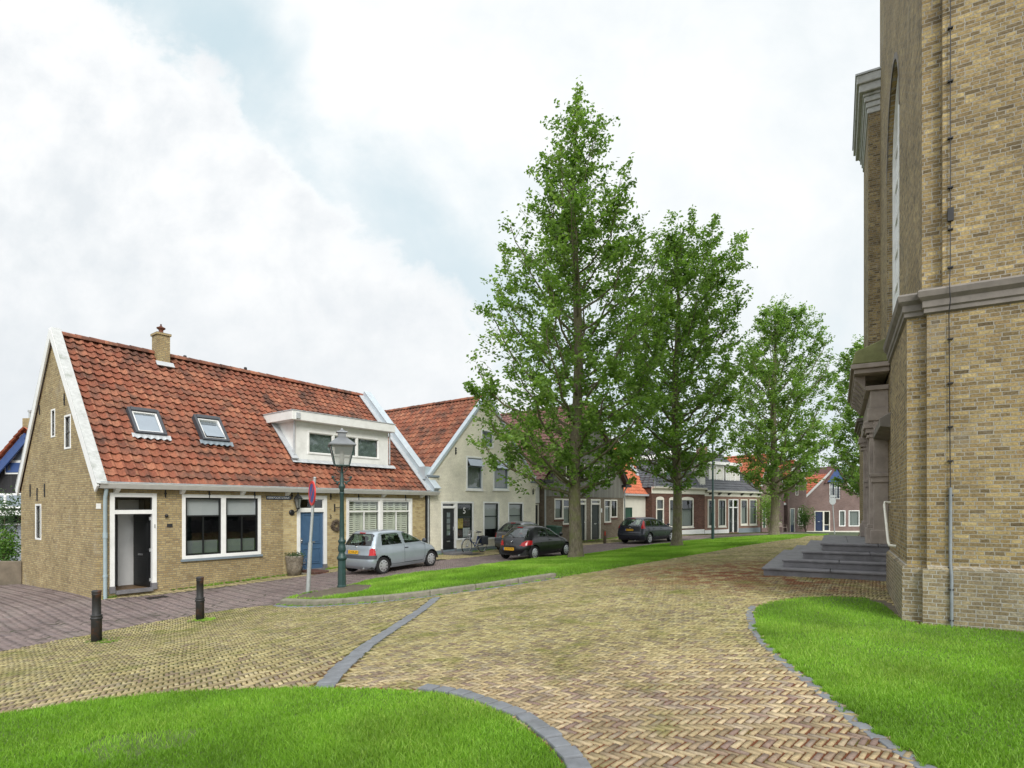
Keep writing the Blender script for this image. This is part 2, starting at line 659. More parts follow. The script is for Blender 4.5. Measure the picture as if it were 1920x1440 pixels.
def paver_mat(name, cols, moss, mossamt, redder=None):
    m, nt, p, out = new_mat(name)
    co = obj_co(nt)
    c = nt.ramp(attr_fac(nt), [(i / (len(cols) - 1), cc) for i, cc in enumerate(cols)])
    sm = nt.noise(co, 45.0, 4, .65)
    c = nt.mix(1.0, c, nt.ramp(sm, [(.28, .72), (.7, 1.2)]), 'MULTIPLY')
    bg = nt.noise(co, .55, 6, .6)
    c = nt.mix(1.0, c, nt.ramp(bg, [(.3, .85), (.7, 1.12)]), 'MULTIPLY')
    x, y, z = nt.sep(co)
    dk = nt.noise(nt.vadd(co, (8, 3, 0)), .9, 5, .6, .6)
    c = nt.mix(1.0, c, nt.ramp(dk, [(.36, .84), (.56, 1.05)]), 'MULTIPLY')
    ms = nt.noise(nt.vadd(co, (4, 2, 0)), 1.3, 7, .72)
    far = nt.sstep(y, 6.5, 14.0)                    # moss and wear by place: greener on the seldom trodden upper part
    lo = nt.math('SUBTRACT', ms, nt.math('MULTIPLY', nt.math('SUBTRACT', 1.0, far), .05))
    c = nt.mix(nt.math('MULTIPLY', nt.sstep(lo, .46, .66), mossamt), c, moss)
    if redder:
        c = nt.mix(nt.sstep(y, 7.5, 4.5), c, nt.mix(1.0, c, (1.12, 1.03, 1.28), 'MULTIPLY'))
        d1 = nt.math('ADD', nt.math('POWER', nt.math('SUBTRACT', x, 5.6), 2.0), nt.math('POWER', nt.math('SUBTRACT', y, 13.2), 2.0))
        d1 = nt.math('ADD', nt.math('SQRT', d1), nt.math('MULTIPLY', ms, 5.0))
        near = nt.sstep(d1, 6.9, 3.6)
        rn = nt.noise(nt.vadd(co, (9, 5, 0)), 3.0, 6, .7)
        c = nt.mix(nt.math('MULTIPLY', near, nt.sstep(rn, .40, .6)), c, redder)
    nt.set(p.inputs['Base Color'], c)
    p.inputs['Roughness'].default_value = .85
    p.inputs['Specular IOR Level'].default_value = .25
    bump(nt, p, sm, .35, .006)
    return m


def joint_mat(name, a, b, c3, zones=False):
    m, nt, p, out = new_mat(name)
    co = obj_co(nt)
    n1 = nt.noise(co, .8, 6, .65)
    n2 = nt.noise(nt.vadd(co, (3, 1, 0)), 4.0, 6, .7)
    f1 = nt.sstep(n1, .42, .6)
    if zones:      # sandy red joints where the square is walked most, mossy ones further up
        x, y, z = nt.sep(co)
        f1 = nt.sstep(nt.math('ADD', nt.math('ADD', n1, nt.math('MULTIPLY', y, .075)), nt.math('MULTIPLY', x, -.03)), .82, 1.12)
    c = nt.mix(f1, a, b)
    c = nt.mix(nt.math('MULTIPLY', nt.sstep(n2, .5, .68), .8), c, c3)
    g = nt.noise(co, 60, 3)
    c = nt.mix(1.0, c, nt.ramp(g, [(.3, .7), (.7, 1.25)]), 'MULTIPLY')
    nt.set(p.inputs['Base Color'], c)
    p.inputs['Roughness'].default_value = .95
    p.inputs['Specular IOR Level'].default_value = .1
    bump(nt, p, g, .5, .01)
    return m


def glass_mat(name, tint=(.75, .8, .8), refl=.06, rough=.02):
    m, nt, p, out = new_mat(name)
    nt.n.remove(p)
    tr = nt.node('ShaderNodeBsdfTransparent')
    nt.set(tr.inputs[0], tint)
    gl = nt.node('ShaderNodeBsdfGlossy')
    gl.inputs['Roughness'].default_value = rough
    nt.set(gl.inputs[0], (.9, .93, .95))
    lw = nt.node('ShaderNodeLayerWeight')
    lw.inputs[0].default_value = .5
    fres = nt.math('POWER', lw.outputs['Facing'], 4.0)
    # slight waviness of old panes
    co = obj_co(nt)
    b = nt.node('ShaderNodeBump')
    b.inputs['Strength'].default_value = .05
    b.inputs['Distance'].default_value = .02
    nt.set(b.inputs['Height'], nt.noise(co, 3.0, 2))
    nt.l.new(b.outputs[0], gl.inputs['Normal'])
    f = nt.math('ADD', nt.math('MULTIPLY', fres, .9), refl, clamp=True)
    mx = nt.node('ShaderNodeMixShader')
    nt.set(mx.inputs[0], f)
    nt.l.new(tr.outputs[0], mx.inputs[1])
    nt.l.new(gl.outputs[0], mx.inputs[2])
    nt.l.new(mx.outputs[0], out.inputs[0])
    return m


def leaf_mat(name, c1, c2, c3, trans=.35):
    m, nt, p, out = new_mat(name)
    c = nt.ramp(attr_fac(nt), [(0, c1), (.55, c2), (1, c3)])
    co = obj_co(nt)
    c = nt.mix(1.0, c, nt.ramp(nt.noise(co, 1.2, 4), [(.3, .75), (.7, 1.25)]), 'MULTIPLY')
    nt.set(p.inputs['Base Color'], c)
    p.inputs['Roughness'].default_value = .5
    p.inputs['Specular IOR Level'].default_value = .35
    tr = nt.node('ShaderNodeBsdfTranslucent')
    nt.set(tr.inputs[0], nt.mix(1.0, c, (1.1, 1.25, .6), 'MULTIPLY'))
    mx = nt.node('ShaderNodeMixShader')
    mx.inputs[0].default_value = trans
    nt.l.new(p.outputs[0], mx.inputs[1])
    nt.l.new(tr.outputs[0], mx.inputs[2])
    nt.l.new(mx.outputs[0], out.inputs[0])
    return m


def bark_mat(name, c1, c2, moss):
    m, nt, p, out = new_mat(name)
    co = obj_co(nt)
    x, y, z = nt.sep(co)
    st = nt.noise(nt.comb(nt.math('MULTIPLY', x, 6), nt.math('MULTIPLY', y, 6), nt.math('MULTIPLY', z, 1.6)), 3.5, 6, .7)
    c = nt.mix(nt.sstep(st, .35, .65), c1, c2)
    mo = nt.noise(co, 2.2, 6, .7)
    c = nt.mix(nt.math('MULTIPLY', nt.sstep(mo, .45, .62), .75), c, moss)
    nt.set(p.inputs['Base Color'], c)
    p.inputs['Roughness'].default_value = .95
    p.inputs['Specular IOR Level'].default_value = .1
    bump(nt, p, st, .8, .03)
    return m


def board_mat(name, c1, c2, w=.13, axis='x'):
    m, nt, p, out = new_mat(name)
    co = obj_co(nt)
    x, y, z = nt.sep(co)
    u = {'x': nt.math('ADD', x, y), 'z': z}[axis]
    fl = nt.math('FLOOR', nt.math('DIVIDE', u, w))
    fr = nt.math('FRACT', nt.math('DIVIDE', u, w))
    wn = nt.node('ShaderNodeTexWhiteNoise', noise_dimensions='1D')
    nt.l.new(fl, wn.inputs['W'])
    g = nt.noise(nt.comb(nt.math('MULTIPLY', x, 14), nt.math('MULTIPLY', y, 14), nt.math('MULTIPLY', z, .9 if axis == 'x' else 14)), 2.0, 5, .7)
    c = nt.mix(nt.math('ADD', nt.math('MULTIPLY', wn.outputs[0], .55), nt.math('MULTIPLY', g, .45)), c1, c2)
    gap = nt.math('LESS_THAN', fr, .07)
    c = nt.mix(gap, c, tuple(v * .35 for v in c1))
    nt.set(p.inputs['Base Color'], c)
    p.inputs['Roughness'].default_value = .85
    bump(nt, p, nt.math('SUBTRACT', nt.math('MULTIPLY', g, .3), gap), .5, .012)
    return m


def paint_mat(name, col, rough=.28, coat=1.0, metal=0.0, flake=0.0):
    m, nt, p, out = new_mat(name)
    co = obj_co(nt)
    d = nt.noise(co, 2.2, 6, .65)
    c = nt.mix(1.0, col, nt.ramp(d, [(.3, .93), (.7, 1.07)]), 'MULTIPLY')
    nt.set(p.inputs['Base Color'], c)
    p.inputs['Metallic'].default_value = metal
    r = nt.ramp(nt.noise(co, 5.0, 5), [(.3, rough * .85), (.7, rough * 1.2)])
    nt.set(p.inputs['Roughness'], r)
    p.inputs['Coat Weight'].default_value = coat
    p.inputs['Coat Roughness'].default_value = .04
    return m


M = {}
M['white'] = plain('white_paint', (.78, .78, .76), .45, .05, 5, dirt=((.45, .45, .42), .35))
M['offwhite'] = plain('cream_paint', (.68, .66, .58), .5, .06, 4, dirt=((.4, .38, .3), .3))
M['greyw'] = plain('aged_white_board', (.47, .48, .47), .6, .14, 9, dirt=((.24, .26, .22), .8))
M['black'] = plain('black_paint', (.012, .013, .014), .35, .2, 5)
M['dgreen'] = plain('dark_green_paint', (.012, .022, .02), .35, .2, 5)
M['pgreen'] = plain('lamp_post_green', (.022, .055, .052), .45, .2, 8, dirt=((.06, .07, .06), .4))
M['green'] = plain('shutter_green', (.02, .07, .045), .5, .15, 5)
M['blue'] = plain('door_blue_paint', (.055, .115, .205), .42, .08, 5)
M['cblue'] = plain('royal_blue_paint', (.04, .08, .22), .5, .1, 5)
M['navy'] = plain('navy_paint', (.01, .025, .07), .4, .1, 5)
M['zinc'] = plain('zinc_sheet', (.48, .54, .58), .5, .1, 4, .25, dirt=((.65, .68, .70), .5))
M['lead'] = plain('lead_flashing', (.46, .48, .50), .55, .12, 7, .1)
M['slateg'] = plain('grey_blue_trim', (.19, .23, .26), .5, .1, 6)
M['pipe'] = plain('blue_grey_pipe', (.32, .40, .43), .45, .08, 8)
M['iron'] = plain('black_iron', (.02, .02, .022), .6, .3, 20)
M['rusty'] = plain('rusty_black_iron', (.018, .018, .018), .6, .3, 14, dirt=((.12, .045, .02), .8))
M['steel'] = plain('galvanised_steel', (.40, .42, .42), .5, .12, 14, .35)
M['chrome'] = plain('bright_metal', (.65, .66, .68), .2, .05, 9, .9)
M['alloy'] = plain('wheel_silver', (.52, .53, .55), .35, .08, 12, .5)
M['rubber'] = plain('tyre_rubber', (.014, .014, .015), .85, .2, 30)
M['plasticb'] = plain('dark_grey_plastic', (.05, .055, .065), .6, .15, 12)
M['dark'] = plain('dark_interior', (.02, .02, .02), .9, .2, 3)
M['inside'] = plain('pale_hall_wall', (.75, .75, .74), .8, .05, 3)
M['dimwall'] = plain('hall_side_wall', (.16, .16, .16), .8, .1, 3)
M['floorw'] = plain('brown_floor', (.16, .10, .05), .6, .2, 5)
M['film'] = plain('window_film', (.15, .165, .16), .8, .08, 5)
M['blind'] = plain('roller_blind', (.58, .59, .59), .8, .04, 3)
M['curtain'] = plain('net_curtain', (.27, .29, .28), .9, .12, 14)
M['shutter'] = plain('interior_shutter', (.74, .75, .62), .55, .05, 6)
M['stone'] = plain('grey_brown_stone', (.185, .165, .145), .8, .2, 4, bmp=.25, dirt=((.10, .095, .085), .75))
M['portalstone'] = plain('brown_portal_stone', (.31, .265, .23), .8, .18, 5, bmp=.25, dirt=((.15, .125, .11), .6))
M['mossstone'] = plain('mossy_lead_roof', (.19, .20, .085), .85, .25, 5, bmp=.2, dirt=((.12, .10, .06), .7))
M['bluestone'] = plain('blue_limestone', (.165, .16, .17), .65, .2, 5, bmp=.25, dirt=((.075, .072, .075), .6))
M['kerb'] = plain('weathered_kerb_stone', (.205, .19, .145), .85, .25, 9, bmp=.5, dirt=((.11, .115, .055), .8))
M['basalt'] = plain('edging_stone', (.165, .175, .19), .75, .2, 7, bmp=.4, dirt=((.10, .105, .10), .6))
M['plaster'] = plain('white_render', (.68, .66, .58), .85, .05, 2.5, bmp=.15, dirt=((.45, .43, .36), .3))
M['soil'] = plain('bare_soil', (.105, .085, .058), .95, .35, 9, bmp=.6, dirt=((.06, .075, .03), .6))
M['turf'] = plain('turf_base', (.075, .12, .022), .95, .3, 5, bmp=.4)
M['concrete'] = plain('garden_wall_concrete', (.155, .125, .09), .9, .25, 3, bmp=.4, dirt=((.08, .085, .05), .7))
M['wood'] = plain('weathered_wood', (.14, .115, .075), .85, .25, 9, bmp=.3)
M['red'] = plain('red_reflector', (.55, .03, .02), .35, .1, 9)
M['taill'] = plain('red_lamp_glass', (.42, .012, .015), .15, .15, 20)
M['tailw'] = plain('clear_lamp_glass', (.6, .55, .5), .15, .1, 20)
M['yellow'] = plain('plate_yellow', (.78, .42, .02), .5, .05, 20)
M['signblue'] = plain('sign_blue', (.03, .09, .30), .4, .06, 5)
M['signred'] = plain('sign_red', (.62, .04, .035), .4, .06, 5)
M['wicker'] = plain('dry_twigs', (.13, .10, .075), .9, .35, 30)
M['bag'] = plain('pannier_fabric', (.03, .034, .042), .8, .2, 20)
M['bikeblue'] = plain('bike_blue', (.02, .05, .18), .35, .1, 9)
M['posterA'] = plain('poster_yellow', (.60, .45, .08), .7, .45, 9)
M['posterB'] = plain('poster_white', (.6, .62, .6), .7, .25, 14)
M['posterC'] = plain('poster_dark', (.10, .07, .06), .7, .7, 10)
M['frost'] = plain('frosted_lantern_glass', (.60, .60, .58), .35, .06, 6)
M['doormat'] = plain('door_mat', (.03, .028, .025), .95, .3, 30)

Y1 = [(.29, .21, .105), (.38, .285, .14), (.43, .335, .17), (.33, .245, .12), (.46, .37, .195), (.25, .18, .095)]
M['brickA'] = brick_mat('old_yellow_brown_brick', Y1, (.235, .20, .14), .19, .062, .009, .6, (.10, .075, .045), .45, pale=(.42, .38, .30))
M['brickB'] = brick_mat('pale_yellow_brick', [(.33, .24, .11), (.46, .36, .18), (.52, .42, .22), (.40, .30, .14)], (.38, .34, .25), .19, .062, .006, .35, (.24, .17, .09), .3)
M['brickC'] = brick_mat('church_yellow_brick', [(.115, .085, .044), (.28, .205, .092), (.20, .145, .07), (.37, .28, .125), (.32, .235, .108), (.16, .12, .064), (.43, .335, .16), (.26, .185, .088)],
                        (.33, .305, .255), .165, .0535, .0066, 1.0, (.075, .06, .042), .55, .010, pale=(.36, .33, .27), grain=1.0)
M['brickCp'] = brick_mat('church_plinth_brick', [(.15, .115, .065), (.26, .205, .115), (.20, .16, .10), (.31, .25, .145), (.27, .235, .165)],
                         (.36, .34, .30), .165, .0535, .0062, .8, (.08, .075, .06), .6, .010, pale=(.38, .355, .305), grain=.9)
M['brickW'] = brick_mat('cream_painted_brick', [(.80, .76, .62), (.86, .82, .68), (.83, .79, .65)], (.70, .66, .54), .20, .062, .007, .7, (.62, .57, .46), .2)
M['brickD'] = brick_mat('grey_brown_brick', [(.13, .10, .07), (.19, .15, .105), (.16, .13, .095), (.22, .18, .13)], (.17, .15, .125), .21, .062, .006, .3, (.09, .075, .055), .3)
M['brickE'] = brick_mat('dark_red_brick', [(.085, .035, .025), (.14, .06, .042), (.10, .05, .04), (.17, .08, .055)], (.12, .10, .085), .21, .062, .006, .3)
M['brickF'] = brick_mat('red_brown_row_brick', [(.20, .11, .08), (.26, .15, .11), (.23, .14, .11)], (.24, .19, .155), .21, .062, .006, .25)
M['brickG'] = brick_mat('mauve_brick', [(.16, .105, .095), (.21, .14, .125), (.185, .13, .12)], (.20, .165, .15), .21, .062, .006, .2)
M['tileR'] = tile_mat('old_red_pantile', [(.17, .065, .042), (.28, .10, .06), (.24, .083, .05), (.335, .128, .074), (.21, .092, .062), (.38, .16, .094), (.13, .065, .05)], amt=.74, gloss=.9)
M['tileO'] = tile_mat('new_orange_pantile', [(.50, .135, .06), (.58, .165, .075), (.54, .15, .07)], amt=.10, gloss=.5)
M['tileO2'] = tile_mat('orange_red_pantile', [(.38, .10, .05), (.46, .13, .065), (.42, .12, .06)], amt=.2, gloss=.6)
M['tileM'] = tile_mat('mauve_brown_tile', [(.16, .085, .075), (.22, .115, .10), (.19, .10, .085)], amt=.25)
M['tileS'] = tile_mat('dark_slate_tile', [(.055, .06, .07), (.09, .095, .105), (.07, .075, .085)], lichen=(.14, .14, .13), dark=(.03, .03, .035), amt=.35, gloss=.5)
M['board'] = board_mat('weathered_grey_boards', (.14, .135, .115), (.24, .235, .205), .14)
M['boardk'] = board_mat('black_timber_boards', (.012, .012, .014), (.035, .034, .036), .14)
M['boardg'] = board_mat('grey_horizontal_boards', (.26, .28, .31), (.34, .36, .40), .16, 'z')
M['boardw'] = board_mat('pale_dormer_boards', (.58, .57, .52), (.66, .65, .60), .14, 'z')
M['glass'] = glass_mat('window_glass', (.80, .83, .83), .09)
M['carglass'] = glass_mat('car_glass', (.50, .60, .54), .10)
M['churchglass'] = plain('church_window_glass', (.80, .84, .86), .12, .06, 3, .0)
M['sky_light'] = plain('skylight_glass', (.30, .34, .38), .06, .05, 3, .6)
M['silver'] = paint_mat('silver_car_paint', (.36, .41, .46), .32, .8, .45)
M['blackp'] = paint_mat('black_car_paint', (.006, .006, .009), .3, .45)
M['navyp'] = paint_mat('dark_blue_car_paint', (.010, .013, .024), .3, .5, .1)
M['greyp'] = paint_mat('mid_grey_car_paint', (.14, .145, .155), .32, .8, .4)
M['pav'] = paver_mat('yellow_paving_brick', [(.18, .15, .08), (.30, .25, .115), (.37, .315, .15), (.27, .23, .11), (.43, .375, .19), (.25, .22, .135), (.20, .15, .10), (.34, .29, .135)], (.14, .15, .03), .78, (.17, .062, .03))
M['pavfoot'] = paver_mat('pavement_yellow_brick', [(.32, .26, .14), (.42, .35, .19), (.37, .31, .18)], (.15, .15, .06), .5)
M['road'] = paver_mat('purple_road_clinker', [(.16, .125, .12), (.215, .165, .155), (.19, .15, .145), (.25, .195, .18), (.17, .14, .14)], (.20, .18, .155), .4)
M['joint'] = joint_mat('mossy_brick_joint', (.15, .058, .03), (.075, .075, .026), (.10, .115, .03), True)
M['roadjoint'] = joint_mat('road_joint', (.10, .085, .075), (.08, .072, .06), (.07, .075, .04))
M['meadow'] = plain('distant_grass', (.055, .075, .03), .95, .3, .2)
M['leaf'] = leaf_mat('elm_leaf', (.08, .155, .028), (.185, .31, .06), (.34, .47, .125), .5)
M['leafb'] = leaf_mat('shrub_leaf', (.03, .08, .012), (.07, .17, .025), (.17, .28, .04))
M['leafd'] = leaf_mat('far_tree_leaf', (.035, .07, .03), (.06, .11, .045), (.09, .15, .06))
M['grass'] = leaf_mat('grass_blade', (.115, .235, .02), (.23, .425, .042), (.42, .57, .12), .44)
M['bark'] = bark_mat('elm_bark', (.12, .105, .075), (.23, .20, .145), (.16, .175, .07))
M['pot'] = plain('basket_planter', (.20, .17, .13), .9, .4, 16, bmp=.5, dirt=((.4, .38, .34), .6))
# ------------------------------------------------------------------ ground regions
F1 = Frame(-11.11, 15.40, math.atan2(.7896, .6136))     # facade line of the old houses
def P2(*pp): return [G(*p)[:2] for p in pp]

street_edge = P2((-150, 1262), (0, 1222), (100, 1203), (185, 1186), (280, 1168), (375, 1152), (450, 1140), (522, 1134))
kerb_line = P2((522, 1134), (545, 1137), (600, 1136), (700, 1130), (815, 1117), (940, 1100), (1045, 1084))
med_low = P2((1045, 1084), (1080, 1078), (1130, 1070), (1200, 1058), (1300, 1041), (1380, 1026), (1460, 1014), (1500, 1009), (1545, 1004))
med_up = P2((1555, 1001.5), (1470, 1002.5), (1400, 1006), (1300, 1013), (1200, 1025), (1100, 1040), (1000, 1053), (870, 1070), (780, 1079), (690, 1091), (650, 1101), (580, 1114), (535, 1124))
median = kerb_line + med_low[1:] + med_up
lawn_front = P2((-300, 1385), (-80, 1352), (0, 1340), (100, 1325), (200, 1312), (350, 1298), (480, 1292), (600, 1291), (700, 1292), (780, 1296), (830, 1302), (900, 1322), (960, 1348), (1010, 1385), (1040, 1415), (1058, 1440), (1075, 1480)) + [(.42, 2.4), (.2, 1.2), (-1, .3), (-6, .8), (-8, 3.5)]
lawn_right = P2((1412, 1150), (1420, 1137), (1440, 1130), (1500, 1121), (1560, 1119), (1620, 1121), (1652, 1130), (1672, 1146), (1693, 1164), (1727, 1172), (1800, 1175), (1920, 1182)) + [(7.2, 6.45), (9.5, 5.2), (9.0, 2.0), (5.0, 1.0)] + P2((2000, 1600), (1900, 1535), (1830, 1490), (1760, 1444), (1700, 1407), (1640, 1370), (1570, 1312), (1520, 1272), (1480, 1242), (1440, 1207), (1420, 1177))
strip = P2((604, 1292), (640, 1252), (690, 1210), (740, 1177), (790, 1144), (818, 1121))
soil_med = P2((545, 1130), (600, 1131), (650, 1124), (690, 1116), (700, 1106), (650, 1103), (585, 1115))
soil_ch = P2((1625, 1125), (1660, 1126), (1690, 1140), (1712, 1150), (1740, 1160), (1800, 1168), (1800, 1174), (1727, 1171), (1693, 1163), (1672, 1145), (1652, 1132))
pave = [F1.world(u, v)[:2] for u, v in [(.05, -.05), (.05, -.12), (1.25, -.46), (4, -.70), (7.3, -1.05), (10.5, -1.75), (20.5, -2.05), (25, -2.0), (31, -2.2), (36, -2.6), (36, .6), (20, .6), (.3, .3)]]
pave2 = [(11.1, 40.6), (17, 45.2), (24.2, 50.9), (23, 53.0), (14, 47.5), (10, 43.6)]
street = street_edge + [median[0]] + med_up[::-1] + [(25, 50), (26, 60), (10, 56), (-3, 45), (-13, 30), (-25, 27), (-45, 27), (-45, 11)]
plaza = street_edge + kerb_line[1:] + med_low[1:] + [(20, 36), (32, 42), (42, 30), (32, 0), (20, -10), (-12, -10), (-15, 3)]
left_field = kerb_line[:5][::-1] + street_edge[::-1] + [(-15, 3), (-9, 3)] + lawn_front[0:9] + strip

REG = [('soil', soil_med), ('soil', soil_ch), ('median', median), ('lawn_front', lawn_front), ('lawn_right', lawn_right), ('pave', pave), ('pave', pave2), ('plaza', plaza), ('street', street)]


def seg_dist(pts, X, Y):
    d = np.full(np.shape(X), 1e9)
    for (x0, y0), (x1, y1) in zip(pts[:-1], pts[1:]):
        dx, dy = x1 - x0, y1 - y0
        t = np.clip(((X - x0) * dx + (Y - y0) * dy) / (dx * dx + dy * dy + 1e-12), 0, 1)
        d = np.minimum(d, np.hypot(X - x0 - t * dx, Y - y0 - t * dy))
    return d


def tzr(X, Y):
    """terrain with the raised green strip behind its kerb"""
    X = np.asarray(X, dtype=float)
    Y = np.asarray(Y, dtype=float)
    z = tz(X, Y)
    m = in_poly(median, X, Y)
    e = np.minimum(seg_dist(median + [median[0]], X, Y) / .45, 1)
    return z + np.where(m, e * e * (3 - 2 * e) * np.where(X < 1.0, .13, np.clip(.13 - (X - 1) * .03, .05, .13)), 0)


def build_ground():
    ex = []
    for x in np.arange(-17, 15, .8):
        for y in np.arange(.5, 33, .8): ex.append((x + .013, y + .017))
    for x in np.arange(-62, 66, 4.0):
        for y in np.arange(-22, 92, 4.0):
            if not (-17 < x < 15 and .5 < y < 33): ex.append((x + .03, y + .05))
    for a in range(0, 360, 10):
        for r in (130, 220, 420, 900): ex.append((r * math.cos(R(a + .3)), r * math.sin(R(a + .3)) + 20))
    med_in = []
    for x in np.arange(-6, 18, .25):
        for y in np.arange(13.5, 34, .35): med_in.append((x, y))
    a = np.array(med_in)
    ok = in_poly(median, a[:, 0], a[:, 1]) & (a[:, 0] < 4)
    ex += [tuple(q) for q in a[ok]]
    V, Fc = cdt([p for _, p in REG], ex)
    V = np.array(V)
    Fc = np.array(Fc)
    cx = V[Fc].mean(1)
    lab = np.full(len(Fc), -1)
    for i, (n, p) in reversed(list(enumerate(REG))):
        lab[in_poly(p, cx[:, 0], cx[:, 1])] = i
    Z = tzr(V[:, 0], V[:, 1])
    V3 = np.c_[V, Z]
    groups = {}
    for i, (n, p) in enumerate(REG): groups.setdefault(n, []).append(i)
    names = {'soil': ('bare_soil', M['soil']), 'median': ('verge', M['turf']), 'lawn_front': ('lawn', M['turf']), 'lawn_right': ('lawn', M['turf']),
             'pave': ('pavement', M['joint']), 'plaza': ('church_square', M['joint']), 'street': ('street', M['roadjoint'])}
    tris = {}
    for n, ids in groups.items():
        f = Fc[np.isin(lab, ids)]
        tris[n] = V3[f]
        u, inv = np.unique(f, return_inverse=True)
        o = np_mesh(names[n][0], V3[u], inv.reshape(f.shape), names[n][1], smooth=True)
        o['kind'] = 'structure'
    f = Fc[lab == -1]
    u, inv = np.unique(f, return_inverse=True)
    o = np_mesh('ground', V3[u], inv.reshape(f.shape), M['meadow'], smooth=True)
    o['kind'] = 'structure'
    return tris


TRIS = build_ground()


def herring(poly, ang, L, Wd, joint, ybounds=None):
    """herringbone bricks inside poly -> centre, direction"""
    p = np.array(poly)
    c = p.mean(0)
    rad = np.hypot(*(p - c).T).max() + .5
    n = max(2, round(L / Wd))
    w = L / n
    K = int(rad * 1.5 / w) + 2
    k = np.arange(-K, K)
    mrange = np.arange(-int(rad * 1.5 / (2 * L)) - K // (2 * n) - 2, int(rad * 1.5 / (2 * L)) + K // (2 * n) + 3)
    kk, mm = np.meshgrid(k, mrange)
    kk, mm = kk.ravel(), mm.ravel()
    hx, hy = kk + 2 * n * mm + n / 2, kk + .5
    vx, vy = kk + 2 * n * mm + .5, kk + 1 + n / 2
    X = np.r_[hx, vx] * w
    Y = np.r_[hy, vy] * w
    D = np.r_[np.zeros(len(hx)), np.full(len(vx), np.pi / 2)]
    ok = np.hypot(X, Y) < rad
    X, Y, D = X[ok], Y[ok], D[ok]
    # gentle unevenness of an old hand-laid surface
    X = X + .012 * np.sin(Y * 1.7 + .5) + .02 * np.sin(Y * .6)
    Y = Y + .012 * np.sin(X * 1.9) + .02 * np.sin(X * .55 + 1)
    ca, sa = math.cos(ang), math.sin(ang)
    x = c[0] + X * ca - Y * sa
    y = c[1] + X * sa + Y * ca
    ok = in_poly(poly, x, y)
    return x[ok], y[ok], D[ok] + ang, w


def lay(name, mat, x, y, d, L, w, joint, zoff=.009, jit=.004, tilt=.004):
    n = len(x)
    hl = (L - joint) / 2 * rng.uniform(.93, 1.02, n)
    hw = (w - joint * 1.25) / 2 * rng.uniform(.84, 1.06, n)
    d = d + rng.normal(0, .022, n)
    x = x + rng.normal(0, jit * .5, n)
    y = y + rng.normal(0, jit * .5, n)
    cx, sx = np.cos(d), np.sin(d)
    V = np.empty((n, 8, 3))
    zc = zoff + rng.uniform(-.003, .003, n)
    ch = .003
    for i, (a, b) in enumerate([(-1, -1), (1, -1), (1, 1), (-1, 1)]):
        for j, (e, dz) in enumerate([(0.0, 0.0), (ch, -.012)]):
            al = a * (hl + e * .5)
            bl = b * (hw + e * .5)
            V[:, i + 4 * j, 0] = x + al * cx - bl * sx
            V[:, i + 4 * j, 1] = y + al * sx + bl * cx
            V[:, i + 4 * j, 2] = zc + dz + rng.normal(0, tilt * .3, n)
    V[:, :, 2] += tzr(V[:, :, 0], V[:, :, 1])
    base = np.arange(n)[:, None] * 8
    q = np.array([[0, 1, 2, 3], [0, 4, 5, 1], [1, 5, 6, 2], [2, 6, 7, 3], [3, 7, 4, 0]])
    F = (base[:, None, :] + q[None]).reshape(-1, 4)
    at = np.repeat(np.clip(rng.beta(1.3, 1.3, n), 0, 1), 5)
    o = np_mesh(name, V.reshape(-1, 3), F, mat, attrs={'rnd': at})
    o['kind'] = 'structure'
    return o


def excl(x, y, d, polys):
    ok = np.ones(len(x), dtype=bool)
    for p in polys: ok &= ~in_poly(p, x, y)
    return x[ok], y[ok], d[ok]


def lay_paving():
    holes = [lawn_front, lawn_right, soil_ch, median]
    view = [(-13, 2.5), (-13, 12), (-6, 16), (22, 40), (22, 27), (9, 8), (6, 2.5)]
    fld = [q for q in plaza]
    # left field: rows along the street
    ang = math.atan2(*(np.array(street_edge[6]) - np.array(street_edge[1]))[::-1])
    x, y, d, w = herring(left_field, R(30), .152, .0507, .012)
    x, y, d = excl(x, y, d, holes)
    s = seg_dist(strip, x, y) > .13
    x, y, d = x[s], y[s], d[s]
    k = in_poly(fld, x, y) & (seg_dist(kerb_line, x, y) > .16)
    lay('square_paving', M['pav'], x[k], y[k], d[k], .152, w, .0135)
    # main field: chevrons across the way
    main = [(-13, 2.2), (-13, 13), (-6, 15), (1, 16), (20, 37), (24, 36), (22, 25), (9, 13), (8.2, 9), (7, 2.2)]
    x, y, d, w = herring(main, R(-43), .15, .05, .012)
    x, y, d = excl(x, y, d, holes + [left_field])
    k = in_poly(fld, x, y) & (seg_dist(strip, x, y) > .13) & (seg_dist(kerb_line, x, y) > .16)
    k &= np.hypot(x, y) > 2.0
    x, y, d = x[k], y[k], d[k]
    far = y > 17
    keep = ~far | (rng.random(len(x)) < 2)
    lay('square_paving', M['pav'], x[keep], y[keep], d[keep], .15, w, .0135)
    # street clinkers
    st = [(-30, 8), (-30, 22), (-18, 22), (-12, 17), (-3, 27), (8, 40), (13, 44), (24, 52), (26, 49), (14, 40), (9, 31), (3, 25), (-4, 17), (-5, 13), (-8, 8), (-20, 4)]
    x, y, d, w = herring(st, F1.th + R(45), .21, .07, .01)
    k = in_poly(street, x, y)
    x, y, d = excl(x[k], y[k], d[k], [pave, pave2, median, plaza])
    k = in_poly(st, x, y)
    lay('street_paving', M['road'], x[k], y[k], d[k], .21, w, .008, .005)
    x, y, d, w = herring(pave, F1.th + R(45), .2, .066, .01)
    lay('pavement_paving', M['pavfoot'], x, y, d, .2, w, .009, .006)


lay_paving()


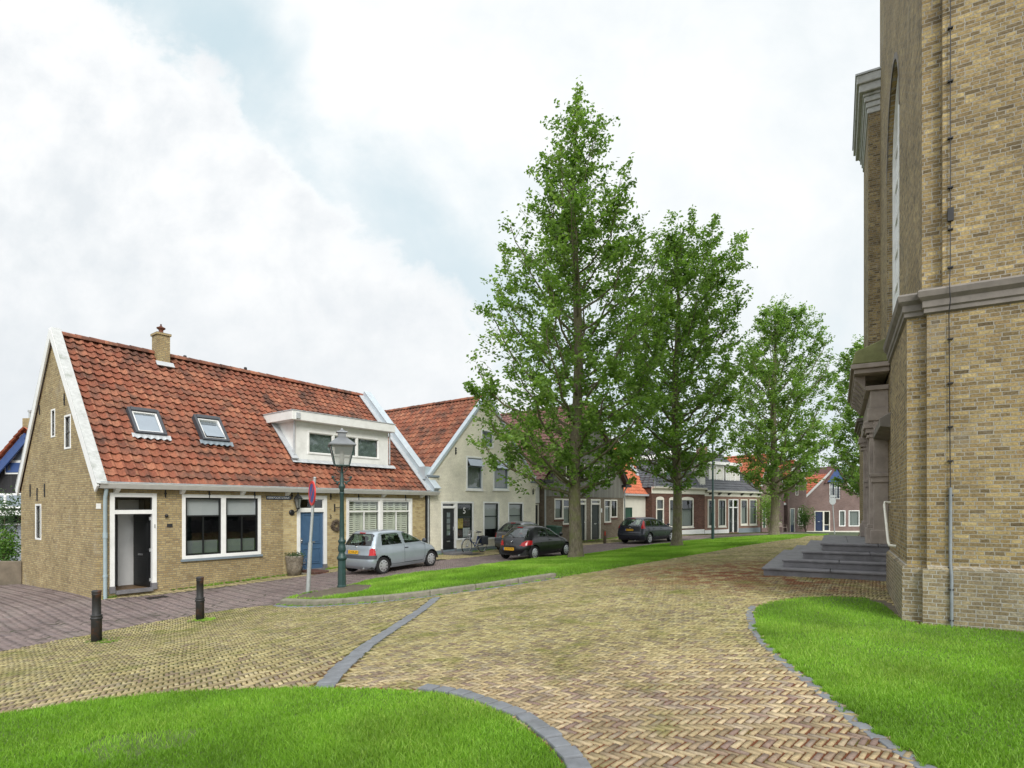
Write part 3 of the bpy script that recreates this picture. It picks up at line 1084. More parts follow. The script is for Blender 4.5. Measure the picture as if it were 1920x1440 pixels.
def resample(pts, step):
    out, acc = [], 0.0
    pts = [Vector((p[0], p[1])) for p in pts]
    L = [0]
    for a, b in zip(pts[:-1], pts[1:]): L.append(L[-1] + (b - a).length)
    n = max(1, int(L[-1] / step))
    for i in range(n + 1):
        t = L[-1] * i / n
        j = max(k for k in range(len(L)) if L[k] <= t + 1e-9)
        j = min(j, len(pts) - 2)
        f = (t - L[j]) / max(L[j + 1] - L[j], 1e-9)
        out.append(pts[j].lerp(pts[j + 1], f))
    return out


def block_row(name, path, w, step, h, mat, gap=.012, side=0.0, bev=.012, sink=.1, jit=.01):
    """stones laid end to end along a path; side shifts them across it"""
    mb = MB()
    q = resample(path, step)
    for a, b in zip(q[:-1], q[1:]):
        d = (b - a).normalized()
        nn = Vector((-d.y, d.x))
        a2, b2 = a + d * gap * .5, b - d * gap * .5
        off = nn * side
        c = []
        j = [random.uniform(-jit, jit) for _ in range(4)]
        ww = w * random.uniform(.92, 1.06)
        for p_, s_, jj in ((a2, -1, j[0]), (b2, -1, j[1]), (b2, 1, j[2]), (a2, 1, j[3])):
            c.append(p_ + off + nn * (s_ * ww / 2 + jj))
        zz = [tz1(p_.x, p_.y) for p_ in c]
        zm = h + random.uniform(-.004, .004)
        bt = [(p_.x, p_.y, z_ - sink) for p_, z_ in zip(c, zz)]
        tp = [(p_.x, p_.y, z_ + zm) for p_, z_ in zip(c, zz)]
        mb.hexa(bt, tp)
    o = mb.build(name, mat, bevel=bev, seg=2)
    o['kind'] = 'structure'
    return o


block_row('kerb', kerb_line, .22, .95, .13, M['kerb'], .014, .13, .03)
block_row('gutter_stones', [(p[0], p[1]) for p in kerb_line], .16, .5, .008, M['basalt'], .01, -.09, .006)
block_row('stone_strip', strip, .20, .16, .014, M['basalt'], .012, 0, .008)
block_row('lawn_edging', lawn_front[9:17], .14, .17, .03, M['basalt'], .012, .085, .012)
block_row('lawn_edging', (lawn_right[-11:] + lawn_right[:2])[1:], .10, .16, .012, M['basalt'], .025, .06, .008, jit=.018)


# ------------------------------------------------------------------ grass
def blades(name, tri, dens, h, w, label=None, far=False, clump=.4, limit=None, holes=()):
    a, b, c = tri[:, 0], tri[:, 1], tri[:, 2]
    area = np.abs(np.cross((b - a)[:, :2], (c - a)[:, :2])) / 2
    cen = tri.mean(1)
    dn = dens(cen[:, 0], cen[:, 1]) * area
    cnt = np.floor(dn + rng.random(len(dn))).astype(int)
    idx = np.repeat(np.arange(len(tri)), cnt)
    r1, r2 = rng.random(len(idx)), rng.random(len(idx))
    s = np.sqrt(r1)
    P = a[idx] * (1 - s)[:, None] + b[idx] * (s * (1 - r2))[:, None] + c[idx] * (s * r2)[:, None]
    if limit is not None:
        k = limit(P[:, 0], P[:, 1])
        P = P[k]
    n = len(P)
    az = rng.uniform(0, 2 * np.pi, n)
    patch = .5 + .5 * np.sin(P[:, 0] * 2.1 + 1.3 * np.sin(P[:, 1] * 1.7)) * np.cos(P[:, 1] * 2.6 + 1.1 * np.sin(P[:, 0] * 1.3))
    hh = h * rng.uniform(.45, 1.25, n) * (1 - clump + clump * 1.6 * patch)
    ww = w * rng.uniform(.6, 1.3, n)
    lean = rng.uniform(.15, .95, n) * hh
    la = rng.uniform(0, 2 * np.pi, n)
    broad = np.sin(P[:, 0] * .83 + 2.1 * np.sin(P[:, 1] * .61 + .7)) * np.sin(P[:, 1] * .97 + 1.7 * np.sin(P[:, 0] * .53))
    col = np.clip(.16 + .5 * rng.random(n) + .34 * (patch - .5) + .28 * broad + .1 * rng.normal(size=n), 0, 1)
    ux, uy = np.cos(az) * ww / 2, np.sin(az) * ww / 2
    lx, ly = np.cos(la) * lean, np.sin(la) * lean
    if far:
        V = np.empty((n, 3, 3))
        V[:, 0] = np.c_[P[:, 0] - ux, P[:, 1] - uy, P[:, 2] - .004]
        V[:, 1] = np.c_[P[:, 0] + ux, P[:, 1] + uy, P[:, 2] - .004]
        V[:, 2] = np.c_[P[:, 0] + lx, P[:, 1] + ly, P[:, 2] + hh]
        F = np.arange(n * 3).reshape(n, 3)
        at = col
    else:
        V = np.empty((n, 5, 3))
        V[:, 0] = np.c_[P[:, 0] - ux, P[:, 1] - uy, P[:, 2] - .004]
        V[:, 1] = np.c_[P[:, 0] + ux, P[:, 1] + uy, P[:, 2] - .004]
        V[:, 2] = np.c_[P[:, 0] + ux * .8 + lx * .3, P[:, 1] + uy * .8 + ly * .3, P[:, 2] + hh * .55]
        V[:, 3] = np.c_[P[:, 0] - ux * .8 + lx * .3, P[:, 1] - uy * .8 + ly * .3, P[:, 2] + hh * .55]
        V[:, 4] = np.c_[P[:, 0] + lx, P[:, 1] + ly, P[:, 2] + hh * .95]
        q = np.array([[0, 1, 2], [0, 2, 3], [3, 2, 4]])
        F = (np.arange(n)[:, None, None] * 5 + q[None]).reshape(-1, 3)
        at = np.repeat(col, 3)
    o = np_mesh(name, V.reshape(-1, 3), F, M['grass'], attrs={'rnd': at})
    o['kind'] = 'stuff'
    if label:
        o['label'] = label
        o['category'] = 'grass'
    return o


def bare(x, y):
    """thin places in the turf"""
    n = np.sin(x * 3.1 + 2 * np.sin(y * 2.3)) * np.sin(y * 3.7 + 1.5 * np.sin(x * 1.9 + 1))
    return n


def dens_front(x, y):
    d = np.hypot(x, y)
    s = np.hypot((x + 2.75) / .42, (y - 4.28) / .28)
    return np.where(y < 2.6, 0, np.clip(15000 * (4.2 / np.maximum(d, 3.4)) ** 1.6, 3000, 16000)) * np.where(s < 1, .25, 1)


def dens_right(x, y):
    d = np.hypot(x, y)
    vis = (x / np.maximum(y, .1) < 1.6) & (y > 1.8)
    return np.where(vis, np.clip(13000 * (4.2 / np.maximum(d, 3.4)) ** 1.4, 3000, 14000), 0)


def subdiv(tri, n=1):
    for _ in range(n):
        a, b, c = tri[:, 0], tri[:, 1], tri[:, 2]
        ab, bc, ca = (a + b) / 2, (b + c) / 2, (c + a) / 2
        tri = np.concatenate([np.stack(t, 1) for t in ((a, ab, ca), (ab, b, bc), (ca, bc, c), (ab, bc, ca))])
    return tri


blades('grass', subdiv(TRIS['lawn_front'], 2), dens_front, .042, .0055, 'bright green cut grass of the lawn at the lower left corner')
blades('grass', subdiv(TRIS['lawn_right'], 2), dens_right, .042, .006, 'bright green cut grass of the lawn at the foot of the church')
blades('grass', subdiv(TRIS['median'], 1), lambda x, y: np.where(y < 26, 2200, np.where(y < 34, 1000, 450)), .06, .016, 'green grass of the long verge under the street trees', far=True,
       limit=lambda x, y: (~in_poly(soil_med, x, y)) & (seg_dist(kerb_line, x, y) > .2) & (np.hypot(x - 2.4, y - 21.6) > .55) & (np.hypot(x - 8, y - 28) > .5))
# weeds along the walls and in the joints
def tufts(name, label, pts, spread, n, h):
    P = np.array(pts)
    k = rng.integers(0, len(P), n)
    x = P[k, 0] + rng.normal(0, spread, n)
    y = P[k, 1] + rng.normal(0, spread, n)
    z = tzr(x, y)
    tri = np.stack([np.c_[x, y, z]] * 3, 1) + np.array([[0, 0, 0], [.006, 0, 0], [0, .006, 0]])
    blades(name, tri, lambda a, b: np.full(len(a), 1e6), h, .007, label, far=True)


tufts('weeds', 'small weeds along the foot of the brick house', [F1.world(u, -.06)[:2] for u in np.linspace(.2, 12, 70) if not (.4 < u < 1.8)], .035, 700, .07)
tufts('weeds', 'weeds along the foot of the cream house and the boarded house', [F1.world(u, -.06)[:2] for u in np.linspace(12.6, 31, 90)], .05, 600, .08)
tufts('weeds', 'grass growing in the joint before the kerb of the verge', [tuple(q) for q in resample(kerb_line, .3)], .05, 350, .045)
tufts('weeds', 'grass creeping over the edging stones of the right lawn', [tuple(q) for q in resample(lawn_right[-11:], .22)], .03, 700, .04)
tufts('weeds', 'weeds round the feet of the iron bollards', [G(181, 1203)[:2], G(375, 1163)[:2], G(200, 1205)[:2], G(390, 1163)[:2], G(577, 1119)[:2]], .09, 300, .04)
# ------------------------------------------------------------------ house parts
class Fac:
    """a facade: (a along, d depth into the house, z) -> local coordinates of its house"""
    def __init__(s, root, z0, v=0.0, ax='y', origin=0.0, sgn=1):
        s.root, s.z0, s.v = root, z0, v
        if ax == 'y': s.xf = lambda a, d, z: (a, v + d, z)
        elif ax == 'x': s.xf = lambda a, d, z: (v + d, a, z)
        s.ax = ax

    def mb(s): return MB(-s.z0, s.xf)


def ring(mb, a0, a1, z0, z1, w, d0, d1, wb=None):
    wb = w if wb is None else wb
    mb.box(a0, a0 + w, d0, d1, z0, z1)
    mb.box(a1 - w, a1, d0, d1, z0, z1)
    mb.box(a0 + w, a1 - w, d0, d1, z1 - w, z1)
    mb.box(a0 + w, a1 - w, d0, d1, z0, z0 + wb)


def window(fc, a0, a1, z0, z1, fw=.09, out=.025, ins=.09, frame='white', sash=None, sw=.045, cols=1, mull=.08, hb=(), vb=(),
           fill=None, fillm='blind', sill=None, glass='glass', name='window', label=None, parent=None, gap=.0):
    """frame > sash, pane, blind, sill. cols = lights beside one another; hb/vb = glazing bars (fraction of the light)"""
    root = parent or fc.root
    m = fc.mb()
    ring(m, a0, a1, z0, z1, fw, -out, ins)
    W_ = (a1 - a0 - 2 * fw - mull * (cols - 1)) / cols
    L = []
    for i in range(cols):
        b0 = a0 + fw + i * (W_ + mull)
        L.append((b0, b0 + W_))
        if i: m.box(b0 - mull, b0, -out + .003, ins - .003, z0 + fw, z1 - fw)
    fr = m.build(name, M[frame], root, bevel=.006)
    if label: fr['label'] = label
    zb, zt = z0 + fw, z1 - fw
    if sash or hb or vb:
        m = fc.mb()
        t = sw
        for b0, b1 in L:
            if sash: ring(m, b0, b1, zb, zt, t, .012, ins - .02)
            for h in hb:
                zz = zb + (zt - zb) * h
                m.box(b0 + (t if sash else 0), b1 - (t if sash else 0), .008, ins - .024, zz - t * .55, zz + t * .55)
            for q in vb:
                f, lo, hi = q if hasattr(q, '__len__') else (q, 0, 1)
                aa = b0 + (b1 - b0) * f
                m.box(aa - t * .35, aa + t * .35, .010, ins - .028, zb + (zt - zb) * lo + .001, zb + (zt - zb) * hi - .001)
        m.build('sash', M[sash or frame], fr)
    m = fc.mb()
    for b0, b1 in L: m.add([(b0, .045, zb), (b1, .045, zb), (b1, .045, zt), (b0, .045, zt)], [(0, 1, 2, 3)])
    m.build('pane', M[glass], fr)
    if fill is not None:
        m = fc.mb()
        lo, hi = fill
        for b0, b1 in L:
            y_ = ins + .05
            n = 14
            z_0, z_1 = zb + (zt - zb) * lo, zb + (zt - zb) * hi
            if fillm == 'curtain':
                vs, fs = [], []
                for k in range(n + 1):
                    aa = b0 + (b1 - b0) * k / n
                    dd = y_ + .025 * math.sin(k * 2.2) + .01 * math.sin(k * 5.1)
                    vs += [(aa, dd, z_0), (aa, dd, z_1)]
                for k in range(n): fs.append((2 * k, 2 * k + 2, 2 * k + 3, 2 * k + 1))
                m.add(vs, fs)
            else:
                m.box(b0 + .01, b1 - .01, y_, y_ + .006, z_0, z_1)
        m.build('curtain' if fillm == 'curtain' else 'blind', M[fillm], fr)
    if sill:
        mat, h, pr = sill
        m = fc.mb()
        m.box(a0 - .04, a1 + .04, -pr, ins, z0 - h, z0 - .002)
        m.build('sill', M[mat], fr, bevel=.006)
    return fr


def door(fc, a0, a1, z0, z1, fw=.1, tr=None, leaf='blue', frame='white', out=.03, ins=.1, panels=((.12, .45), (.5, .93)), cols=1, glaze=None, slot=True, foot=True, label=None, trfill=None, knob='chrome', side=1):
    """frame > door_leaf (> letter_slot, handle), transom pane"""
    m = fc.mb()
    m.box(a0, a0 + fw, -out, ins, z0, z1)
    m.box(a1 - fw, a1, -out, ins, z0, z1)
    m.box(a0 + fw, a1 - fw, -out, ins, z1 - fw, z1)
    if tr: m.box(a0 + fw, a1 - fw, -out + .003, ins, tr - fw * .5, tr + fw * .5)
    fr = m.build('door_frame', M[frame], fc.root, bevel=.006)
    zt = tr - fw * .5 if tr else z1 - fw
    if tr:
        m = fc.mb()
        m.add([(a0 + fw, .05, tr), (a1 - fw, .05, tr), (a1 - fw, .05, z1 - fw), (a0 + fw, .05, z1 - fw)], [(0, 1, 2, 3)])
        m.build('transom_pane', M['glass'], fr)
        m = fc.mb()
        ring(m, a0 + fw, a1 - fw, tr + fw * .5, z1 - fw, .025, .02, .06)
        m.build('transom_bar', M[trfill or leaf], fr)
    if foot:
        m = fc.mb()
        m.box(a0 - .012, a0 + fw + .012, -out - .012, ins, z0 - .03, z0 + .16)
        m.box(a1 - fw - .012, a1 + .012, -out - .012, ins, z0 - .03, z0 + .16)
        m.box(a0 + fw + .012, a1 - fw - .012, -out - .1, ins, z0 - .06, z0 + .03)
        m.build('threshold', M['bluestone'], fr, bevel=.005)
    if leaf:
        b0, b1 = a0 + fw, a1 - fw
        m = fc.mb()
        m.box(b0, b1, .045, ins - .005, z0 + .03, zt)
        w = b1 - b0
        for p0, p1 in panels:
            y0, y1 = z0 + .03 + (zt - z0) * p0, z0 + .03 + (zt - z0) * p1
            for q in range(cols):
                c0 = b0 + w * (.13 + q * .76 / cols) + (.02 if q else 0)
                c1 = b0 + w * (.13 + (q + 1) * .76 / cols)
                ring(m, c0, c1, y0, y1, .035, .022, .05)
                m.box(c0 + .06, c1 - .06, .034, .05, y0 + .06, y1 - .06)
        lf = m.build('door_leaf', M[leaf], fc.root, bevel=.004)
        if label: lf['label'] = label
        if glaze:
            m = fc.mb()
            g0, g1, n = glaze
            for k in range(n):
                q0 = z0 + (zt - z0) * (g0 + (g1 - g0) * k / n)
                q1 = z0 + (zt - z0) * (g0 + (g1 - g0) * (k + .82) / n)
                m.box(b0 + w * .36, b0 + w * .64, .012, .02, q0, q1)
            m.build('door_pane', M['sky_light'], lf)
        if slot:
            m = fc.mb()
            zs = z0 + .95 if not glaze else z0 + .45
            m.box(b0 + w * .36, b0 + w * .64, .012, .03, zs, zs + .055)
            m.build('letter_slot', M['chrome'], lf)
        m = fc.mb()
        aa = b1 - .07 if side > 0 else b0 + .07
        m.sphere((aa, .0, z0 + 1.05), .03, 8, 6)
        m.box(aa - .02, aa + .02, .01, .045, z0 + .96, z0 + 1.14)
        m.build('handle', M[knob], lf)
    return fr


def pantile_roof(mb, A, B, Cc, D, tw=.25, rh=.30, amp=.035, lift=.045, seed=1, holes=(), ns=5, jit=.006):
    """A eave-left, B eave-right, C ridge-right, D ridge-left (local). Every tile its own curved piece, lower edge lipped."""
    rr = random.Random(seed)
    A, B, Cc, D = map(Vector, (A, B, Cc, D))
    wid = ((B - A).length + (Cc - D).length) / 2
    hei = ((D - A).length + (Cc - B).length) / 2
    n, m = max(1, round(wid / tw)), max(1, round(hei / rh))
    nrm = (B - A).cross(D - A).normalized()

    def S(u, v): return (A * (1 - u) + B * u) * (1 - v) + (D * (1 - u) + Cc * u) * v
    for j in range(m):
        drift = rr.uniform(-.12, .12)
        for i in range(n):
            off = drift * .25
            u0, u1 = (i + off) / n, (i + 1 + off) / n
            u0, u1 = min(max(u0, 0), 1), min(max(u1, 0), 1)
            if u1 - u0 < 1e-4: continue
            v0, v1 = j / m, min((j + 1.12) / m, 1.0)
            if any(in_poly(h, (u0 + u1) / 2, (v0 + v1) / 2) for h in holes): continue
            l = lift + rr.uniform(-jit, jit) * 1.5
            sk = rr.uniform(-jit, jit)
            vs, fs = [], []
            for k in range(ns + 1):
                t = k / ns
                w_ = amp * (math.sin(2 * math.pi * (t + .12)) + .35 * math.sin(4 * math.pi * t + .6))
                uu = u0 + (u1 - u0) * t
                b = S(uu, v0) + nrm * (w_ + l + sk + .012)
                vs.append(tuple(b - nrm * .028))
                vs.append(tuple(b))
                vs.append(tuple(S(uu, v1) + nrm * (w_ + .008)))
            for k in range(ns):
                o = 3 * k
                fs += [(o, o + 3, o + 4, o + 1), (o + 1, o + 4, o + 5, o + 2)]
            a = min(max(rr.betavariate(1.6, 1.6), 0), 1)
            ov = len(mb.V)
            mb.add(vs, fs, a)
    return mb


def ridge_tiles(mb, P, Q, r=.12, step=.36, seed=3):
    rr = random.Random(seed)
    P, Q = Vector(P), Vector(Q)
    n = max(1, int((Q - P).length / step))
    d = (Q - P) / n
    up = Vector((0, 0, 1))
    sd = d.cross(up).normalized()
    for i in range(n):
        a, b = P + d * i, P + d * (i + 1.08)
        vs, fs = [], []
        r2 = r * rr.uniform(.96, 1.06)
        for k in range(7):
            t = math.pi * (k / 6) * 1.1 - .15
            o = sd * math.cos(t) * r2 * 1.05 + up * math.sin(t) * r2
            vs += [tuple(a + o), tuple(b + o * .9)]
        for k in range(6): fs.append((2 * k, 2 * k + 1, 2 * k + 3, 2 * k + 2))
        mb.add(vs, fs, rr.random(), True)
    return mb


def flat_slab(mb, A, B, Cc, D, t=.05):
    A, B, Cc, D = map(Vector, (A, B, Cc, D))
    n = (B - A).cross(D - A).normalized()
    v = [A, B, Cc, D]
    mb.hexa([tuple(p - n * t) for p in v], [tuple(p) for p in v])
    return mb


def beam(mb, P, Q, w, h, up=(0, 0, 1)):
    """rectangular bar from P to Q; w across, h along up"""
    P, Q, up = Vector(P), Vector(Q), Vector(up)
    d = (Q - P).normalized()
    sd = d.cross(up).normalized()
    u = sd.cross(d).normalized()
    c = [P + sd * (a * w / 2) + u * (b * h / 2) for a, b in ((-1, -1), (1, -1), (1, 1), (-1, 1))]
    e = [q + (Q - P) for q in c]
    mb.hexa([tuple(q) for q in c], [tuple(q) for q in e])
    return mb


def wall_anchor(mb, a, d, z, h=.35):
    mb.box(a - .014, a + .014, d - .03, d, z - h, z)
    mb.box(a - .03, a + .03, d - .035, d - .005, z - h * .5 - .02, z - h * .5 + .02)


# ================================================================== the two old houses under one roof (nos. 1 and 3)
def build_old_house():
    z0 = -.45
    f = F1
    w0 = f.world(0, 0)
    H = thing('brick_house', 'long low yellow-brick house with worn red pantile roof, white dormer and blue door', 'house', (w0.x, w0.y, z0), f.th)
    L, DV, DV2 = 12.28, 7.5, 9.2
    ev, er = 2.62, 7.38           # eave and ridge height
    rl, rr_ = 3.75, 4.55          # ridge depth at both ends
    fc = Fac(H, z0)
    X = lambda px, py=950: f.hit(px, py)[0]
    Zt = lambda px, py: f.hit(px, py)[1]
    split = X(531)
    bd = (X(205.5), X(293.5), Zt(248, 1107), Zt(248, 924.5))
    w1 = (X(341), X(489), Zt(341, 1049), Zt(341, 926.5))
    bl = (X(556.5), X(612.5), Zt(584, 1068), Zt(584, 929))
    w2 = (X(649), X(772.5), Zt(649, 1024), Zt(649, 932.5))
    holes = [rect(*bd), rect(*w1)]
    m = MB(-z0)
    wall_mb(m, [(0, -.75), (split, -.55), (split, ev), (0, ev)], holes, 0)
    # left gable wall (plane x = 0), with three slit windows
    fl = Fac(H, z0, 0.0, 'x')
    gy = lambda px, py: f.hitx(px, py)
    g1 = (gy(103.5, 790)[0], gy(96, 790)[0], gy(100, 820)[1], gy(100, 767)[1])
    g2 = (gy(133, 800)[0], gy(121, 800)[0], gy(126, 842)[1], gy(126, 778)[1])
    g3 = (gy(77.5, 980)[0], gy(66.5, 980)[0], gy(70, 1012)[1], gy(70, 945)[1])
    ml = MB(-z0, fl.xf)
    wall_mb(ml, [(0, -.75), (DV, -.75), (DV, ev), (rl, er + .02), (0, ev)], [rect(*g1), rect(*g2), rect(*g3)], 0)
    m.V += ml.V
    o = len(m.V) - len(ml.V)
    m.F += [[i + o for i in q] for q in ml.F]
    m.A += ml.A
    m.smf += ml.smf
    m.build('wall', M['brickA'], H)['label'] = 'brown-yellow old brickwork of the left dwelling and its gable'
    m = MB(-z0)
    wall_mb(m, [(split, -.6), (L, -.4), (L, ev), (split, ev)], [rect(*bl), rect(*w2)], 0)
    m.add([(L, 0, -.4), (L, DV2, -.4), (L, DV2, ev), (L, rr_, er + .1), (L, 0, ev)], [(0, 1, 2, 3, 4)])
    m.add([(0, DV, -.7), (0, DV, ev), (L, DV2, ev), (L, DV2, -.7)], [(0, 1, 2, 3)])
    m.build('wall', M['brickB'], H)['label'] = 'pale yellow brickwork of the right dwelling'
    # inside: floor, ceiling, hall partitions
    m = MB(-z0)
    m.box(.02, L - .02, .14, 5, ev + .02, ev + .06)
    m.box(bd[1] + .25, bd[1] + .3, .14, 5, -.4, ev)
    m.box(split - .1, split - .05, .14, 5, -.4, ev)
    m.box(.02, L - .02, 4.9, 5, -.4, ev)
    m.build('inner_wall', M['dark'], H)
    m = MB(-z0)
    m.box(bd[0] + .58, bd[0] + 1.12, 1.2, 1.25, bd[2] + .02, 2.3)
    m.build('hall_partition', M['inside'], H)
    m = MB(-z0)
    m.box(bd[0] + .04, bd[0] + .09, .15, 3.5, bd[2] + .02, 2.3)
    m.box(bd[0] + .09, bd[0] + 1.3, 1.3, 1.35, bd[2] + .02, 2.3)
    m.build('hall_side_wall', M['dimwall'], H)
    m = MB(-z0)
    m.box(bd[0] - .1, bd[1] + .2, .1, 3.4, bd[2] - .05, bd[2] + .015)
    m.build('hall_floor', M['floorw'], H)
    # open black door of no. 1
    door(fc, *bd, fw=.115, tr=Zt(248, 960), leaf=None, trfill='black')
    lf = MB(-z0)
    hx, hy = bd[1] - .13, .1
    ang = R(83)
    dw = bd[1] - bd[0] - .24
    zt_ = Zt(248, 960) - .07

    def sw(a, d): return (hx - math.cos(ang) * a + math.sin(ang) * d, hy + math.sin(ang) * a + math.cos(ang) * d)
    def leafbox(mb, a0, a1, d0, d1, za, zb):
        c = [sw(a0, d0), sw(a1, d0), sw(a1, d1), sw(a0, d1)]
        mb.hexa([(*q, za) for q in c], [(*q, zb) for q in c])
    leafbox(lf, 0, dw, 0, .045, bd[2] + .03, zt_)
    for za, zb in ((.2, .85), (1.05, 1.9)):
        leafbox(lf, .1, dw - .1, -.014, 0, bd[2] + za, bd[2] + zb)
        leafbox(lf, .16, dw - .16, -.022, -.014, bd[2] + za + .06, bd[2] + zb - .06)
    od = lf.build('door_leaf', M['black'], H, bevel=.004)
    od['label'] = 'black front door standing open inwards'
    m = MB(-z0)
    leafbox(m, dw * .38, dw * .66, -.03, -.02, bd[2] + .92, bd[2] + .98)
    m.build('letter_slot', M['chrome'], od)
    for zz in (.2, 1.05, 1.95):
        m = MB(-z0)
        leafbox(m, -.03, .02, -.03, 0, bd[2] + zz, bd[2] + zz + .09)
        m.build('hinge', M['chrome'], od)
    # window of no. 1: two lights with grey roller blinds
    window(fc, *w1, fw=.10, mull=.15, cols=2, sash='black', sw=.045, hb=(.68,), vb=((.5, 0, .68),), fill=(.68, 1), fillm='blind', sill=('slateg', .07, .07))
    m = fc.mb()
    for q in (0, 1):
        b0_ = w1[0] + .15 + q * ((w1[1] - w1[0] - .35) / 2 + .15)
        m = fc.mb()
        m.box(b0_, b0_ + (w1[1] - w1[0] - .35) / 2 - .1, .135, .14, w1[2] + .15, w1[2] + .15 + (w1[3] - w1[2]) * .20)
        m.build('window_film', M['film'], H)
    # blue door of no. 3
    door(fc, *bl, fw=.125, tr=Zt(584, 957), leaf='blue', panels=((.09, .36), (.44, .95)), slot=True, knob='chrome', side=-1, label='blue panelled front door', trfill='white')
    m = fc.mb()
    cx_ = (bl[0] + bl[1]) / 2
    m.box(cx_ - .05, cx_ + .05, .008, .04, bl[2] + 1.52, bl[2] + 1.75)
    m.build('door_grille', M['iron'], H)
    # window of no. 3 with slatted interior shutters
    wn = window(fc, *w2, fw=.10, mull=.13, cols=2, sash='white', sw=.05, hb=(.735,), vb=((.5, 0, .735),), fill=None, sill=('white', .06, .06))
    m = fc.mb()
    a0, a1, q0, q1 = w2
    Wd = (a1 - a0 - .33) / 2
    for c in range(2):
        b0 = a0 + .1 + c * (Wd + .13)
        for zlo, zhi in ((q0 + .13, q0 + .1 + (q1 - q0 - .2) * .70), (q0 + .1 + (q1 - q0 - .2) * .77, q1 - .13)):
            for k in range(4):
                c0 = b0 + .03 + k * (Wd - .06) / 4
                c1 = b0 + .03 + (k + 1) * (Wd - .06) / 4
                m.box(c0, c0 + .05, .15, .18, zlo, zhi)
                m.box(c1 - .05, c1 - .004, .15, .18, zlo, zhi)
                m.box(c0, c1, .15, .18, zlo - .03, zlo)
                m.box(c0, c1, .15, .18, zhi, zhi + .03)
                zz = zlo + .03
                while zz < zhi - .02:
                    m.add([(c0 + .05, .155, zz), (c1 - .05, .155, zz), (c1 - .05, .178, zz + .052), (c0 + .05, .178, zz + .052)], [(0, 1, 2, 3)])
                    zz += .078
    m.build('shutter', M['shutter'], wn)
    # slit windows of the gable
    for g_, w_ in ((g1, .05), (g2, .055), (g3, .06)): window(fl, *g_, fw=w_, out=.012, ins=.05, sash='black', sw=.022, hb=(.5,))
    # wall anchors
    for px in (310, 392, 477, 547, 620, 672, 760):
        m = MB(-z0)
        wall_anchor(m, X(px), 0, ev - .02, .24)
        m.build('wall_anchor', M['iron'], H)
    for px, py, hh_ in ((57.5, 908, .42), (70.5, 915, .42), (84.5, 907, .42), (121.5, 738, .35), (75, 760, .3)):
        y_, z_ = gy(px, py)
        m = fl.mb()
        wall_anchor(m, y_, 0, z_, hh_)
        m.build('wall_anchor', M['iron'], H)
    # ---- roof
    e0 = ev + .10
    A, B, Cc, D = (.16, -.22, e0), (L - .05, -.22, e0), (L - .05, rr_, er), (.16, rl, er)

    def onroof(px, py): return f.hitp(px, py, A, B, D)
    m = MB(-z0)
    flat_slab(m, (0, -.2, e0 - .05), (L, -.2, e0 - .05), (L, rr_, er - .05), (0, rl, er - .05), .06)
    flat_slab(m, (L, DV2 + .2, e0 - .05), (0, DV + .2, e0 - .05), (0, rl, er - .05), (L, rr_, er - .05), .06)
    rf = m.build('roof', M['tileR'], H, attr=True)
    m = MB(-z0)
    sp = .535                      # the two dwellings' tiles meet here
    mid = lambda P, Q, t: tuple(Vector(P).lerp(Vector(Q), t))
    pantile_roof(m, A, mid(A, B, sp), mid(D, Cc, sp), D, .262, .285, .036, .05, 5)
    pantile_roof(m, mid(A, B, sp), B, Cc, mid(D, Cc, sp), .25, .275, .034, .045, 9)
    pantile_roof(m, (L - .05, DV2 + .2, e0), (.16, DV + .2, e0), D, Cc, .5, .5, .036, .05, 6, ns=3)
    m.build('roof_tiles', M['tileR'], rf, attr=True)
    m = MB(-z0)
    ridge_tiles(m, (.16, rl, er + .03), (L - .1, rr_, er + .05), .13, .38)
    m.build('ridge', M['tileR'], rf, attr=True)
    # white barge boards of the left gable
    m = MB(-z0)
    ap = (-.08, rl, er + .13)
    for yb, zb in ((-.30, ev - .02), (DV + .30, ev - .02)):
        P, Q = Vector((-.06, yb, zb)), Vector(ap)
        nn = Vector((0, -(Q - P).z, (Q - P).y)).normalized()
        if nn.z < 0: nn = -nn
        beam(m, P - nn * .04, Q - nn * .04, .05, .26, nn)
    m.build('barge_board', M['white'], H, bevel=.008)
    m = MB(-z0)
    for yb, zb in ((-.30, ev + .02), (DV + .30, ev + .02)):
        P, Q = Vector((.06, yb, zb)), Vector((.06, rl, er + .13))
        nn = Vector((0, -(Q - P).z, (Q - P).y)).normalized()
        if nn.z < 0: nn = -nn
        beam(m, P + nn * .10 + Vector((-.03, 0, 0)), Q + nn * .10 + Vector((-.03, 0, 0)), .25, .035, nn)
    m.build('verge_capping', M['greyw'], H, bevel=.006)
    # zinc-covered right verge
    m = MB(-z0)
    P, Q = Vector((L + .02, -.25, e0 - .05)), Vector((L + .02, rr_, er + .05))
    nn = Vector((0, -(Q - P).z, (Q - P).y)).normalized()
    if nn.z < 0: nn = -nn
    beam(m, P + nn * .10, Q + nn * .10, .30, .36, nn)
    beam(m, P + nn * .30 + Vector((.02, 0, 0)), Q + nn * .30 + Vector((.02, 0, 0)), .40, .03, nn)
    m.build('verge_capping', M['zinc'], H, bevel=.01)['label'] = 'zinc-clad raised verge at the right end of the roof'
    m = MB(-z0)
    P, Q = Vector((L - .25, -.2, e0 + .02)), Vector((L - .25, rr_ - .05, er + .02))
    beam(m, P + nn * .07, Q + nn * .07, .26, .03, nn)
    m.build('flashing', M['lead'], H)
    # gutter with corbels
    m = MB(-z0)
    m.prism([(-.02, ev - .03), (-.02, ev + .13), (-.36, ev + .13), (-.36, ev + .10), (-.26, ev - .03)], .0, L + .28, 'x')
    g = m.build('gutter', M['white'], H, bevel=.008)
    m = MB(-z0)
